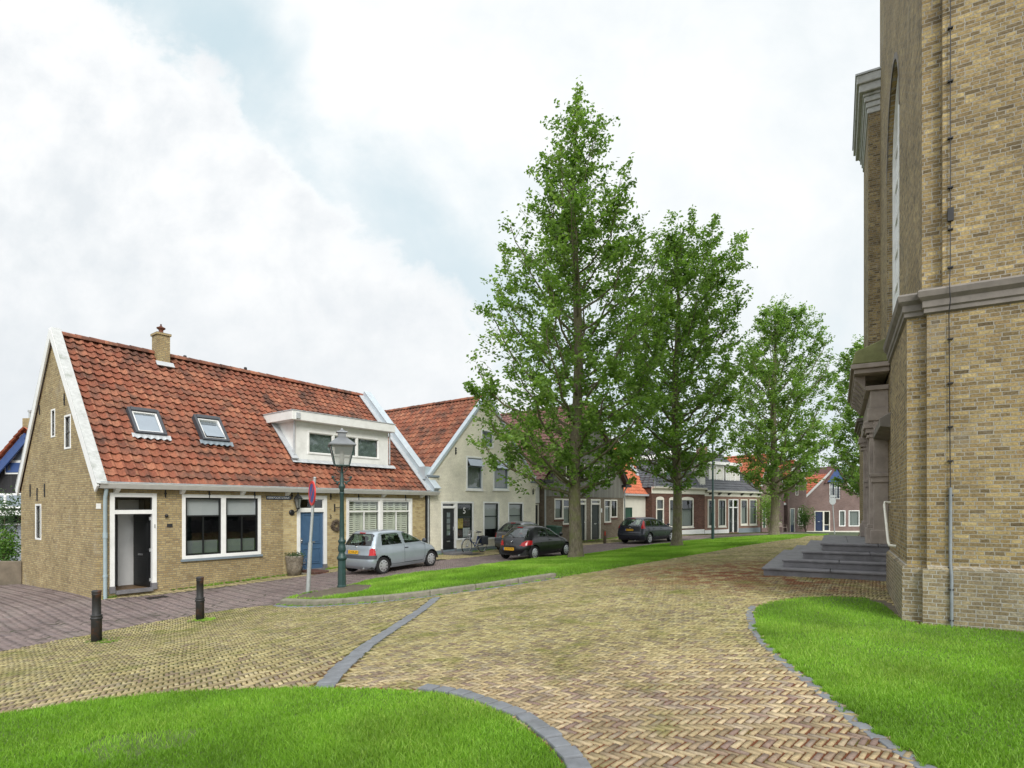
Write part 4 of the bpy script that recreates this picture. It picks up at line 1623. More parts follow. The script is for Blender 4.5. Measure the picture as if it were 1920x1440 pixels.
    m.prism([(-.35, ev + .131), (-.02, ev + .131), (-.02, ev + .15), (-.375, ev + .15), (-.375, ev + .125), (-.362, ev + .125)], -.01, L + .29, 'x')
    m.build('gutter_rim', M['zinc'], g)
    for px in (217, 340, 453, 537, 717, 789):
        m = MB(-z0)
        a = X(px)
        m.prism([(-.005, ev - .032), (-.005, ev - .15), (-.06, ev - .15), (-.2, ev - .06), (-.2, ev - .032)], a - .055, a + .055, 'x')
        m.build('corbel', M['white'], g, bevel=.006)
    # downpipe
    m = MB(-z0)
    a = X(195)
    m.tube([(a, -.17, ev - .02), (a, -.16, ev - .12), (a, -.09, ev - .3), (a, -.09, -.45)], .048, 10)
    m.tube([(a, -.09, 1.25), (a, -.09, 1.40)], .058, 10)
    m.tube([(a, -.09, .2), (a, -.09, .26)], .058, 10)
    m.build('downpipe', M['pipe'], H)
    # chimney
    ch = onroof(312, 690)
    cx_ = ch.x
    m = MB(-z0)
    m.box(cx_ - .18, cx_ + .22, rl - .18, rl + .30, er - .5, er + .66)
    m.box(cx_ - .215, cx_ + .255, rl - .215, rl + .335, er + .66, er + .74)
    c_ = m.build('chimney', M['brickA'], H)
    m = MB(-z0)
    pz = er + .74
    kq = .72
    m.lathe([(a * kq, pz + b * kq) for a, b in ((.13, 0), (.14, .06), (.10, .1), (.10, .2), (.16, .24), (.20, .28), (.19, .31), (.08, .36), (.03, .42), (.045, .46), (.01, .50))], 12, cx_ + .02, rl + .06)
    m.build('chimney_pot', M['tileR'], c_)
    m = MB(-z0)
    beam(m, (cx_ - .26, rl - .30, er - .36), (cx_ + .30, rl - .30, er - .36), .22, .03, (0, -1, .86))
    q = m.build('chimney_flashing', M['lead'], c_)
    for px in (361, 465):
        u = onroof(px, 690).x
        m = MB(-z0)
        m.lathe([(.04, er - .2), (.04, er + .14), (.058, er + .15), (.058, er + .22), (.03, er + .24)], 10, u, rl + .35)
        m.build('vent_pipe', M['iron'], H)
    # ---- skylights
    rn = (Vector(B) - Vector(A)).cross(Vector(D) - Vector(A)).normalized()
    ru = Vector((1, 0, 0))
    rv = rn.cross(ru)
    for (p0, p1, opened) in (((253, 817), (293, 776), False), ((376, 829), (411, 789), True)):
        a = onroof(*p0)
        b = onroof(*p1)
        c_ = (a + b) / 2
        hw = .43
        hh = abs((b - a).dot(rv)) / 2

        def pt(u, v, n): return tuple(c_ + ru * u + rv * v + rn * n)
        def slab(mb, u0, u1, v0, v1, n0, n1): mb.hexa([pt(u0, v0, n0), pt(u1, v0, n0), pt(u1, v1, n0), pt(u0, v1, n0)], [pt(u0, v0, n1), pt(u1, v0, n1), pt(u1, v1, n1), pt(u0, v1, n1)])
        m = MB(-z0)
        t = .085
        slab(m, -hw, -hw + t, -hh, hh, -.02, .17)
        slab(m, hw - t, hw, -hh, hh, -.02, .17)
        slab(m, -hw + t, hw - t, hh - .14, hh, -.02, .19)
        slab(m, -hw + t, hw - t, -hh, -hh + t, -.02, .16)
        sk = m.build('skylight', M['plasticb'], rf, bevel=.01)
        sk['label'] = 'dark framed roof window tilted slightly open' if opened else 'dark framed roof window, closed'
        m = MB(-z0)
        lift = .10 if opened else .0
        i = .045
        for (u0, u1, v0, v1) in ((-hw + t, -hw + t + i, -hh + t, hh - .14), (hw - t - i, hw - t, -hh + t, hh - .14), (-hw + t + i, hw - t - i, hh - .14 - i, hh - .14), (-hw + t + i, hw - t - i, -hh + t, -hh + t + i)):
            slab(m, u0, u1, v0, v1, .05, .13)
        m.build('skylight_sash', M['white'], sk)
        m = MB(-z0)
        m.add([pt(-hw + t + i, -hh + t + i, .09 + lift), pt(hw - t - i, -hh + t + i, .09 + lift), pt(hw - t - i, hh - .14 - i, .09 - lift * .4), pt(-hw + t + i, hh - .14 - i, .09 - lift * .4)], [(0, 1, 2, 3)])
        m.build('skylight_pane', M['sky_light'], sk)
        m = MB(-z0)
        vs, fs = [], []
        n = 28
        for k in range(n + 1):
            u = -hw - .1 + (2 * hw + .2) * k / n
            wv = .016 * math.sin(k * 1.35)
            vs += [pt(u, -hh + .02, .10), pt(u, -hh - .15 + wv, .085 + wv)]
        for k in range(n): fs.append((2 * k, 2 * k + 1, 2 * k + 3, 2 * k + 2))
        m.add(vs, fs)
        m.build('apron_flashing', M['lead'] if not opened else M['slateg'], sk)
    # ---- dormer
    bb = onroof(640, 868)
    vd = bb.y                       # depth of its front
    hl, hr = f.hit(554.5, 860, vd)[0], f.hit(728, 860, vd)[0]
    zb = bb.z - .02
    zt = f.hit(640, 800, vd)[1]
    slope = (er - e0) / (rl + .22)
    yb = vd + (zt - zb) / slope + .15
    df = Fac(H, z0, vd)
    wx = (f.hit(577, 830, vd)[0], f.hit(711, 830, vd)[0], f.hit(640, 856, vd)[1], f.hit(577, 808, vd)[1])
    m = MB(-z0)
    wall_mb(m, rect(hl, hr, zb, zt), [rect(*wx)], vd, .1)
    m.add([(hl, vd, zb), (hl, yb, zt), (hl, vd, zt)], [(0, 1, 2)])
    m.add([(hr, vd, zb), (hr, vd, zt), (hr, yb, zt)], [(0, 1, 2)])
    dm = m.build('dormer', M['white'], rf)
    m = MB(-z0)
    zf = zt
    m.box(hl - .32, hr + .12, vd - .30, yb + .35, zf, zf + .32)
    m.build('dormer_fascia', M['white'], dm, bevel=.012)
    m = MB(-z0)
    m.box(hl - .34, hr + .14, vd - .32, yb + .5, zf + .322, zf + .35)
    m.build('dormer_roofing', M['lead'], dm)
    window(df, *wx, fw=.05, out=.03, ins=.07, cols=3, mull=.07, sash='white', sw=.03, vb=(), fill=(0, 1), fillm='frosted', parent=dm) if 'frosted' in M else None
    m = MB(-z0)
    xx = hl - .10
    m.tube([(xx, vd - .08, zf + .2), (xx, vd - .08, zf - .02), (xx + .02, vd - .03, zf - .15), (xx + .02, vd - .03, zb + .2)], .035, 8)
    m.box(xx - .07, xx + .07, vd - .36, vd - .29, zf + .05, zf + .25)
    m.build('dormer_downpipe', M['lead'], dm)
    m = MB(-z0)
    m.tube([(hr + .05, vd - .03, zf), (hr + .05, vd - .03, zb + .1)], .03, 8)
    m.build('dormer_downpipe', M['lead'], dm)
    m = MB(-z0)
    P, Q = Vector((hl - .1, vd - .1, zb)), Vector((hl - .1, yb, zt))
    beam(m, P + rn * .08, Q + rn * .08, .26, .03, rn)
    vs, fs = [], []
    n = 40
    for k in range(n + 1):
        u = hl - .2 + (hr - hl + .5) * k / n
        wv = .03 * math.sin(k * 1.7)
        b_ = Vector((u, vd - .01, zb + .06))
        vs += [tuple(b_), tuple(b_ - rv * (.22 + wv) + rn * (.045 + wv))]
    for k in range(n): fs.append((2 * k, 2 * k + 1, 2 * k + 3, 2 * k + 2))
    m.add(vs, fs)
    m.build('dormer_flashing', M['lead'], dm)
    # small things fixed to the wall
    m = MB(-z0)
    zz = Zt(316, 986)
    m.box(X(313), X(323), -.02, 0, Zt(318, 988), Zt(318, 982))
    m.build('bell_plate', M['iron'], H)
    m = MB(-z0)
    m.sphere((X(311), -.05, Zt(311, 967)), .05, 10, 8)
    m.build('outdoor_sensor', M['iron'], H)
    m = MB(-z0)
    m.box(X(180), X(189), -.012, 0, Zt(185, 954), Zt(185, 944))
    m.build('meter_plate', M['white'], H)
    text_mesh('1', .16, M['iron'], H, (X(289.5), -.036, Zt(289, 987) - z0), (R(90), 0, 0), 'house_number', .004)
    text_mesh('3', .21, M['iron'], H, (X(619.5), -.008, Zt(619, 969) - z0), (R(90), 0, 0), 'house_number', .006)
    m = MB(-z0)
    a = X(627)
    zz = Zt(627, 952)
    m.box(a - .02, a + .02, -.03, 0, zz - .14, zz + .14)
    m.tube([(a, -.03, zz), (a + .02, -.22, zz), (a + .05, -.26, zz + .03)], .012, 6)
    m.build('iron_hook', M['iron'], H)
    # low brick plinth steps by the blue door
    for u0, u1 in ((X(560), X(561) + .55), (X(612) + .55, X(612) + 2.3)):
        m = MB(-z0)
        m.box(u0, u1, -.95, -.02, -.5, .0 + (tz1(*f.world((u0 + u1) / 2, -.5)[:2]) + .10))
        m.build('brick_step', M['brickE'], H, bevel=.01)
    m = MB(-z0)
    m.box(bl[0] - .1, bl[1] + .1, -.55, -.03, -.6, bl[2] - .04)
    m.build('door_step', M['kerb'], H, bevel=.015)
    return H, dict(X=X, Zt=Zt, w1=w1, bl=bl, z0=z0)


M['frosted'] = plain('obscure_glass_lining', (.16, .20, .19), .4, .35, 6)
OH, OHI = build_old_house()
# ================================================================== the rest of the street front
def gable_house(F, name, label, cat, z0, Wd, zs, za, depth, wallm, roofm, holes, apex=.5, verge='zinc', vw=.26, tw=.26, rh=.3, eave=.12, seed=2, amp=.034, split=None, upm=None, left_only=False, shoulders=True, back=True, over=.0):
    w0 = F.world(0, 0)
    H = thing(name, label, cat, (w0.x, w0.y, z0), F.th)
    mid = Wd * apex
    m = MB(-z0)
    if split is None:
        wall_mb(m, [(0, z0 - .3), (Wd, z0 - .3), (Wd, zs), (mid, za), (0, zs)], holes, 0)
    else:
        wall_mb(m, [(0, z0 - .3), (Wd, z0 - .3), (Wd, split), (0, split)], [h for h in holes if h[2][1] < split], 0)
    for x in (0, Wd):
        m.add([(x, 0, z0 - .3), (x, depth, z0 - .3), (x, depth, zs), (x, 0, zs)], [(0, 1, 2, 3)])
    m.add([(0, depth, z0 - .3), (Wd, depth, z0 - .3), (Wd, depth, zs), (mid, depth, za), (0, depth, zs)], [(0, 1, 2, 3, 4)])
    m.build('wall', M[wallm], H)
    if split is not None:
        m = MB(-z0)
        wall_mb(m, [(0, split), (Wd, split), (Wd, zs), (mid, za), (0, zs)], [h for h in holes if h[2][1] > split], -.03)
        m.add([(0, -.03, split), (Wd, -.03, split), (Wd, 0, split), (0, 0, split)], [(0, 1, 2, 3)])
        m.build('gable_cladding', M[upm], H)
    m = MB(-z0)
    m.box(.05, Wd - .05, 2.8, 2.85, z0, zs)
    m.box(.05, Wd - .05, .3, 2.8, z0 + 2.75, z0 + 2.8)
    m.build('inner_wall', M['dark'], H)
    m = MB(-z0)
    o = .04
    f0 = -over
    flat_slab(m, (-.08, depth, zs - o), (-.08, f0, zs - o), (mid, f0, za - o), (mid, depth, za - o), .05)
    flat_slab(m, (Wd + .08, f0, zs - o), (Wd + .08, depth, zs - o), (mid, depth, za - o), (mid, f0, za - o), .05)
    rf = m.build('roof', M[roofm], H, attr=True)
    m = MB(-z0)
    pantile_roof(m, (-eave, depth, zs - .06), (-eave, f0 + .05, zs - .06), (mid, f0 + .05, za), (mid, depth, za), tw, rh, amp, .04, seed)
    pantile_roof(m, (Wd + eave, f0 + .05, zs - .06), (Wd + eave, depth, zs - .06), (mid, depth, za), (mid, f0 + .05, za), tw, rh, amp, .04, seed + 1)
    m.build('roof_tiles', M[roofm], rf, attr=True)
    m = MB(-z0)
    ridge_tiles(m, (mid, f0 + .05, za + .02), (mid, depth, za + .02), .12, .38, seed)
    m.build('ridge', M[roofm], rf, attr=True)
    if verge:
        m = MB(-z0)
        for x in (0, Wd):
            P, Q = Vector((x, .05 - over, zs)), Vector((mid, .05 - over, za))
            n = Vector(((Q - P).z, 0, -(Q - P).x)).normalized()
            if n.z < 0: n = -n
            e = (Q - P).normalized()
            beam(m, P + n * .06, Q + n * .06 + e * .04, vw, .14, n)
        m.build('verge_capping', M[verge], H, bevel=.01)
    return H


def px_of(F, p): return lambda px, py, v=0.0: F.hit(px, py, v)


def build_white_house():
    u = F1.hit(805.5, 950)[0]
    w = F1.world(u, 0)
    F = Frame(w.x, w.y, F1.th)
    h = F.hit
    z0 = -.06
    Wd = h(1004, 950)[0]
    zs = (h(808, 897)[1] + h(1004, 903)[1]) / 2
    za = h(903, 742)[1]
    R4 = lambda x0, x1, yt, yb: (h(x0, yb)[0], h(x1, yb)[0], h((x0 + x1) / 2, yb)[1], h((x0 + x1) / 2, yt)[1])
    dr, sh = R4(827, 855, 940.5, 1035), R4(855, 887.5, 940.5, 1012)
    wa, wb = R4(906, 936, 940.5, 1011), R4(952.5, 981, 941.5, 1006)
    ua, ub, ut = R4(874, 905, 856, 919), R4(924.5, 953.5, 862.5, 919), R4(902, 925, 806, 840)
    holes = [rect(*q) for q in (dr, sh, wa, wb, ua, ub, ut)]
    H = gable_house(F, 'gabled_house', 'cream-painted brick house with a tall front gable and zinc verges, number 5 on its window', 'house', z0, Wd, zs, za, 9.5, 'brickW', 'tileR', holes, apex=.485, tw=.25, rh=.33, seed=21)
    fc = Fac(H, z0)
    door(fc, *dr, fw=.085, tr=h(841, 951.5)[1], leaf='black', panels=((.05, .3),), glaze=(.38, .93, 4), slot=True, trfill='white')
    window(fc, *sh, fw=.08, sash='dgreen', sw=.05, hb=(.60,), fill=None)
    ps = fc.mb()
    b0, b1 = sh[0] + .12, sh[1] - .12
    for nm, a, b, z_0, z_1, mt, lb in (('poster', .02, .48, .30, .56, 'posterA', None), ('poster', .50, .98, .34, .57, 'posterC', None), ('poster', .48, .98, .07, .31, 'posterB', None), ('poster', .02, .44, .05, .27, 'posterC', None)):
        m = fc.mb()
        hh = sh[3] - sh[2]
        m.box(b0 + (b1 - b0) * a, b0 + (b1 - b0) * b, .10, .104, sh[2] + hh * z_0, sh[2] + hh * z_1)
        m.build(nm, M[mt], H)
    nx, nz = h(871.5, 958)
    text_mesh('5', .40, M['white'], H, (nx, .03, nz - z0), (R(90), 0, 0), 'house_number', .003)
    for q, fl in ((wa, (.25, 1)), (wb, (0, 1))):
        window(fc, *q, fw=.085, sash='dgreen', sw=.05, hb=(.62,), fill=fl, sill=None)
    for q in (ua, ub):
        window(fc, *q, fw=.085, sash='slateg', sw=.06, hb=(.72,), fill=(0, .74), fillm='curtain', sill=('white', .05, .05))
    window(fc, *ut, fw=.08, sash='slateg', sw=.06, fill=(0, 1))
    # fanlights tilted out
    for q in (ua, ub):
        m = fc.mb()
        zt = q[3] - .12
        zb = q[2] + .085 + (q[3] - q[2] - .17) * .74
        m.hexa([(q[0] + .1, -.20, zb), (q[1] - .1, -.20, zb), (q[1] - .1, -.16, zb), (q[0] + .1, -.16, zb)], [(q[0] + .1, -.0, zt), (q[1] - .1, -.0, zt), (q[1] - .1, .04, zt), (q[0] + .1, .04, zt)])
        m.build('fanlight', M['sky_light'], H)
    for px, py, l in ((854, 841, .2), (813.5, 909, .22), (999, 917, .22), (960, 850, .2)):
        a, z = h(px, py)
        m = fc.mb()
        for k in range(3): m.sphere((a, -.03, z - k * l * .5), .045, 8, 6)
        m.box(a - .015, a + .015, -.03, 0, z - l - .08, z + .06)
        m.build('wall_anchor', M['iron'], H)
    for x0, x1 in ((-.06, .42), (Wd - .42, Wd + .06)):
        m = fc.mb()
        m.box(x0, x1, -.09, .0, zs - .22, zs - .02)
        m.box(x0 + .05, x1 - .05, -.05, .0, zs - .38, zs - .222)
        s = m.build('shoulder', M['brickW'], H, bevel=.02)
        m = fc.mb()
        m.box(x0 - .04, x1 + .06, -.14, .05, zs - .018, zs + .07)
        m.build('shoulder_cap', M['slateg'], s, bevel=.01)
    m = fc.mb()
    m.box(-.02, Wd, -.02, .0, z0 - .3, z0 + .22)
    m.build('plinth', M['slateg'], H)
    m = fc.mb()
    m.box(-.27, -.03, -.05, -.005, z0 - .2, h(803, 926)[1])
    s = m.build('corner_strip', M['black'], H)
    m = fc.mb()
    m.tube([(-.15, -.08, z0 - .1), (-.15, -.08, h(803, 928)[1])], .04, 8)
    m.build('downpipe', M['steel'], s)
    m = fc.mb()
    m.box(dr[0], dr[1] + .3, -.75, -.12, z0 - .2, dr[2] + .0)
    m.build('door_step', M['bluestone'], H, bevel=.01)
    m = fc.mb()
    m.box(-.2, .25, .1, .45, zs - .1, zs + .45)
    m.build('valley_flashing', M['zinc'], H)
    return F, H


FW, WH = build_white_house()


def build_timber_house():
    u = F1.hit(1022.5, 950)[0]
    w = F1.world(u, 0)
    F = Frame(w.x, w.y, F1.th)
    h = F.hit
    z0 = -.02
    Wd = h(1168.5, 950)[0]
    zs = (h(1030, 897)[1] + h(1168, 909)[1]) / 2
    za = zs + Wd / 2 * 1.02
    sp = h(1100, 932)[1]
    R4 = lambda x0, x1, yt, yb: (h(x0, yb)[0], h(x1, yb)[0], h((x0 + x1) / 2, yb)[1], h((x0 + x1) / 2, yt)[1])
    mir = lambda q: (Wd - q[1], Wd - q[0], q[2], q[3])
    d2 = R4(1107.5, 1125.5, 936, 1011)
    wl = R4(1133, 1145.2, 937, 980)
    wr = R4(1145.2, 1157, 937, 970.5)
    u1, u2 = R4(1110.5, 1126, 872, 902.5), R4(1131, 1141.5, 870, 905)
    qs = [d2, wl, wr, u1, u2]
    qm = [mir(q) for q in qs]
    H = gable_house(F, 'gabled_house', 'grey-brown brick house whose front gable is clad in weathered grey boards', 'house', z0, Wd, zs, za, 9.0, 'brickD', 'tileM', [rect(*q) for q in qs + qm], verge='black', vw=.10, over=.35, tw=.3, rh=.34, seed=31, split=sp, upm='board', eave=.5)
    fc = Fac(H, z0)
    fu = Fac(H, z0, -.03)
    for k, (d, a, b) in enumerate(((d2, wl, wr), (qm[0], qm[1], qm[2]))):
        door(fc, *d, fw=.1, frame='offwhite', tr=h(1116, 945)[1] if True else None, leaf='dgreen', panels=((.05, .98),), foot=False, slot=True, trfill='offwhite')
        window(fc, *a, fw=.08, frame='offwhite', fill=(.0, .72), fillm='curtain', hb=(.72,), sill=('brickE', .12, .05))
        window(fc, *b, fw=.08, frame='offwhite', sash='black', sw=.03, fill=(0, 1) if k else None, fillm='curtain', sill=('brickE', .12, .05))
    for q in (u1, u2, qm[3], qm[4]):
        window(fu, *q, fw=.08, frame='offwhite', sash='black', sw=.03, hb=(.42,) if q in (u1, qm[3]) else (), fill=(0, 1) if q in (u2,) else None)
    # eaves boxes
    for x0, x1 in ((-.55, .30), (Wd - .30, Wd + .55)):
        m = fc.mb()
        m.box(x0, x1, -.36, .1, zs - .22, zs - .06)
        m.build('eaves_box', M['black'], H, bevel=.01)
    for x in (-.12, Wd + .05):
        m = fc.mb()
        m.tube([(x + .0, -.25, zs - .2), (x + .0, -.08, zs - .5), (x + .0, -.08, z0 - .2)], .05, 8)
        m.build('downpipe', M['steel'], H)
    for px in (1078, 1127.6):
        m = fc.mb()
        a, z = h(px, 957)
        m.box(a - .07, a + .07, -.02, 0, z - .13, z + .13)
        m.build('number_plate', M['white'], H)
    # passage between the houses: white board over a dark door
    m = fc.mb()
    p0, p1 = h(1003.5, 950)[0], h(1021, 950)[0] - .12
    zt, zm = h(1011, 910)[1], h(1011, 943)[1]
    m.box(p0, p1, .25, .35, zm, zt)
    m.box(p0, p1 + .1, .3, .4, zt + .02, zt + .5)
    pn = m.build('passage_board', M['white'], H, bevel=.01)
    door(Fac(H, z0, .3), p0, p1 - .02, z0 + .02, zm - .03, fw=.08, frame='offwhite', leaf='black', panels=((.05, .95),), foot=False, slot=False)
    return F, H


FT, TH = build_timber_house()


def eaves_house(F, name, label, z0, Wd, ze, zr, depth, wallm, roofm, holes, hipl=0.0, hipr=0.0, tw=.28, rh=.33, seed=4, v=0.0, eo=.25, amp=.03):
    w0 = F.world(0, v)
    Fn = Frame(w0.x, w0.y, F.th)
    H = thing(name, label, 'house', (w0.x, w0.y, z0), F.th)
    m = MB(-z0)
    wall_mb(m, [(0, z0 - .3), (Wd, z0 - .3), (Wd, ze), (0, ze)], holes, 0)
    rd = depth / 2
    for x, hp in ((0, hipl), (Wd, hipr)):
        if hp: m.add([(x, 0, z0 - .3), (x, depth, z0 - .3), (x, depth, ze), (x, 0, ze)], [(0, 1, 2, 3)])
        else: m.add([(x, 0, z0 - .3), (x, depth, z0 - .3), (x, depth, ze), (x, rd, zr), (x, 0, ze)], [(0, 1, 2, 3, 4)])
    m.add([(0, depth, z0 - .3), (Wd, depth, z0 - .3), (Wd, depth, ze), (0, depth, ze)], [(0, 1, 2, 3)])
    m.build('wall', M[wallm], H)
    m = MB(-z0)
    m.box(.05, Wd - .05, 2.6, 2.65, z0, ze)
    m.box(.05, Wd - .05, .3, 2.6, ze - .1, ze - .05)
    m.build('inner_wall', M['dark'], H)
    e1 = ze + .02
    A, B = (-.05, -eo, e1), (Wd + .05, -eo, e1)
    Cc, D = (Wd - hipr + (.05 if not hipr else 0), rd, zr), (hipl - (.05 if not hipl else 0), rd, zr)
    A2, B2 = (-.05, depth + eo, e1), (Wd + .05, depth + eo, e1)
    m = MB(-z0)
    d3 = lambda p: (p[0], p[1], p[2] - .04)
    flat_slab(m, d3(A), d3(B), d3(Cc), d3(D), .04)
    flat_slab(m, d3(B2), d3(A2), d3(D), d3(Cc), .04)
    if hipl: m.add([d3(A2), d3(A), d3(D)], [(0, 1, 2)])
    if hipr: m.add([d3(B), d3(B2), d3(Cc)], [(0, 1, 2)])
    rf = m.build('roof', M[roofm], H, attr=True)
    m = MB(-z0)
    pantile_roof(m, A, B, Cc, D, tw, rh, amp, .03, seed)
    if hipl: pantile_roof(m, A2, A, D, (D[0], D[1] + .02, D[2]), tw, rh, amp, .03, seed + 2)
    if hipr: pantile_roof(m, B, B2, (Cc[0], Cc[1] + .02, Cc[2]), Cc, tw, rh, amp, .03, seed + 3)
    m.build('roof_tiles', M[roofm], rf, attr=True)
    m = MB(-z0)
    ridge_tiles(m, (D[0], rd, zr + .02), (Cc[0], rd, zr + .02), .12, .38, seed)
    if hipl: ridge_tiles(m, A, D, .11, .36, seed + 5)
    if hipr: ridge_tiles(m, B, Cc, .11, .36, seed + 6)
    m.build('ridge', M[roofm], rf, attr=True)
    return Fn, H, rf


def build_orange_house():
    u = F1.hit(1171, 950)[0]
    w = F1.world(u, .6)
    F = Frame(w.x, w.y, F1.th)
    h = F.hit
    z0 = -.04
    Wd = h(1223, 950)[0] + 2.3
    ze, zr = h(1195, 927)[1], h(1195, 927)[1] + 4.6
    R4 = lambda x0, x1, yt, yb: (h(x0, yb)[0], h(x1, yb)[0], h((x0 + x1) / 2, yb)[1], h((x0 + x1) / 2, yt)[1])
    dg = R4(1171.5, 1185.5, 951.5, 1004)
    F, H, rf = eaves_house(F, 'rendered_house', 'low white-rendered house under a bright orange pantile roof, green door', z0, Wd, ze, zr, 8.4, 'plaster', 'tileO', [rect(dg[0] + .02, dg[1], dg[2], dg[3])], seed=41, tw=.3, rh=.34)
    fc = Fac(H, z0)
    door(fc, dg[0] + .02, dg[1], dg[2], dg[3], fw=.05, frame='green', leaf='green', panels=((.05, .48), (.52, .95)), foot=False, slot=False, out=.0)
    m = fc.mb()
    m.box(-.05, Wd, -.34, -.24, ze - .12, ze + .02)
    m.build('gutter', M['lead'], H)
    s = (zr - ze) / 4.45
    a = F.hitp(1190, 888, (0, -.25, ze), (5, -.25, ze), (0, 4.2, zr))
    m = MB(-z0)
    nn = Vector((0, -s, 1)).normalized()
    up = Vector((0, 1, s)).normalized()
    c = Vector((a.x, a.y, a.z))
    def pt(x, y, n): return tuple(c + Vector((x, 0, 0)) + up * y + nn * n)
    m.hexa([pt(0, 0, 0), pt(.8, 0, 0), pt(.8, 1.0, 0), pt(0, 1.0, 0)], [pt(0, 0, .12), pt(.8, 0, .12), pt(.8, 1.0, .12), pt(0, 1.0, .12)])
    sk = m.build('skylight', M['plasticb'], rf)
    m = MB(-z0)
    m.add([pt(.1, .1, .125), pt(.7, .1, .125), pt(.7, .88, .125), pt(.1, .88, .125)], [(0, 1, 2, 3)])
    m.build('skylight_pane', M['lead'], sk)
    m = MB(-z0)
    m.hexa([pt(-.15, -.3, .06), pt(.95, -.3, .06), pt(.95, 0, .06), pt(-.15, 0, .06)], [pt(-.15, -.3, .08), pt(.95, -.3, .08), pt(.95, 0, .08), pt(-.15, 0, .08)])
    m.build('apron_flashing', M['lead'], sk)


build_orange_house()

TH2 = math.atan2(.61, .79)


def build_dark_brick_house():
    Y = 43.2
    F = Frame((1222.5 - CX) / FPX * Y, Y, TH2)
    h = F.hit
    z0 = -.08
    Wd = h(1320, 950)[0]
    ze = h(1270, 916)[1]
    R4 = lambda x0, x1, yt, yb: (h(x0, yb)[0], h(x1, yb)[0], h((x0 + x1) / 2, yb)[1], h((x0 + x1) / 2, yt)[1])
    d = R4(1230, 1244.5, 935, 1001)
    a, b = R4(1254.5, 1277, 935.5, 988.5), R4(1277, 1300, 935.5, 988.5)
    F, H, rf = eaves_house(F, 'brick_cottage', 'dark red-brown brick cottage with white cornice and hipped slate roof, white plinth', z0, Wd, ze, ze + 4.0, 5.4, 'brickE', 'tileS', [rect(*d), rect(*a), rect(*b)], hipl=4.2, seed=51, tw=.3, rh=.33, amp=.02)
    fc = Fac(H, z0)
    door(fc, *d, fw=.1, frame='offwhite', tr=h(1237, 955)[1], leaf='dgreen', panels=((.05, .45), (.52, .95)), foot=False, slot=True, trfill='dgreen')
    for q in (a, b):
        window(fc, *q, fw=.1, frame='offwhite', sash='dgreen', sw=.05, hb=(.64,), fill=(0, .62), fillm='curtain', sill=('offwhite', .09, .06))
    # arched heads
    for q in (d, a, b):
        m = fc.mb()
        n = 8
        c = (q[0] + q[1]) / 2
        hw = (q[1] - q[0]) / 2
        pts = [(c + hw * math.cos(math.pi * k / n), q[3] + .16 * math.sin(math.pi * k / n)) for k in range(n + 1)]
        m.prism(pts, -.03, .02, 'y')
        m.build('arched_head', M['offwhite'], H)
    m = fc.mb()
    m.prism([(-.32, ze + .10), (.0, ze + .10), (.0, ze - .42), (-.05, ze - .42), (-.06, ze - .10), (-.28, ze - .02)], -.08, Wd + .05, 'x')
    m.build('cornice', M['offwhite'], H, bevel=.01)
    m = fc.mb()
    m.box(-.02, Wd + .0, -.04, .0, z0 - .3, h(1300, 993)[1])
    m.build('plinth', M['white'], H)
    # dormer with green shutters
    xa, xb = h(1259, 900, 0)[0], h(1287, 900, 0)[0]
    m = fc.mb()
    y0, yb = .55, 2.4
    za, zb = ze + .75, ze + 2.35
    m.box(xa, xb, y0, yb, za, zb)
    m.prism([(xa - .12, zb), (xb + .12, zb), ((xa + xb) / 2, zb + .7)], y0 - .1, yb + 1, 'y')
    dm = m.build('dormer', M['white'], rf)
    m = fc.mb()
    w_ = xb - xa
    m.box(xa + w_ * .32, xb - w_ * .32, y0 - .03, y0 - .005, za + .2, zb - .15)
    m.build('dormer_window', M['sky_light'], dm)
    for p, q in ((.04, .30), (.70, .96)):
        m = fc.mb()
        m.box(xa + w_ * p, xa + w_ * q, y0 - .06, y0 - .01, za + .1, zb - .1)
        m.build('shutter', M['green'], dm)
    # dish
    a_, z_ = h(1237.5, 878, -.4)
    m = fc.mb()
    vs, fs = [], []
    for i in range(4):
        r = .36 * i / 3 + .001
        for k in range(16):
            t = 2 * math.pi * k / 16
            vs.append((a_ + r * math.cos(t), -.5 + .5 * r * r - .15, z_ + r * 1.25 * math.sin(t)))
    for i in range(3):
        for k in range(16): fs.append((i * 16 + k, i * 16 + (k + 1) % 16, (i + 1) * 16 + (k + 1) % 16, (i + 1) * 16 + k))
    m.add(vs, fs, 0, True)
    m.tube([(a_, -.6, z_), (a_, -.2, z_ - .2), (a_, -.05, z_ - .5)], .025, 6)
    m.tube([(a_, -.62, z_ - .35), (a_, -1.0, z_ - .05)], .012, 5)
    m.build('satellite_dish', M['greyw'], H)
    m = fc.mb()
    c = h(1316, 840, 2.8)[0]
    m.box(c - .35, c + .35, 2.45, 3.15, ze + 3.2, h(1316, 838, 2.8)[1])
    ck = m.build('chimney', M['brickF'], rf)
    m = fc.mb()
    zt = h(1316, 838, 2.8)[1]
    m.lathe([(.14, zt), (.11, zt + .2), (.2, zt + .28), (.03, zt + .5)], 10, c, 2.8)
    m.build('chimney_pot', M['iron'], ck)


build_dark_brick_house()


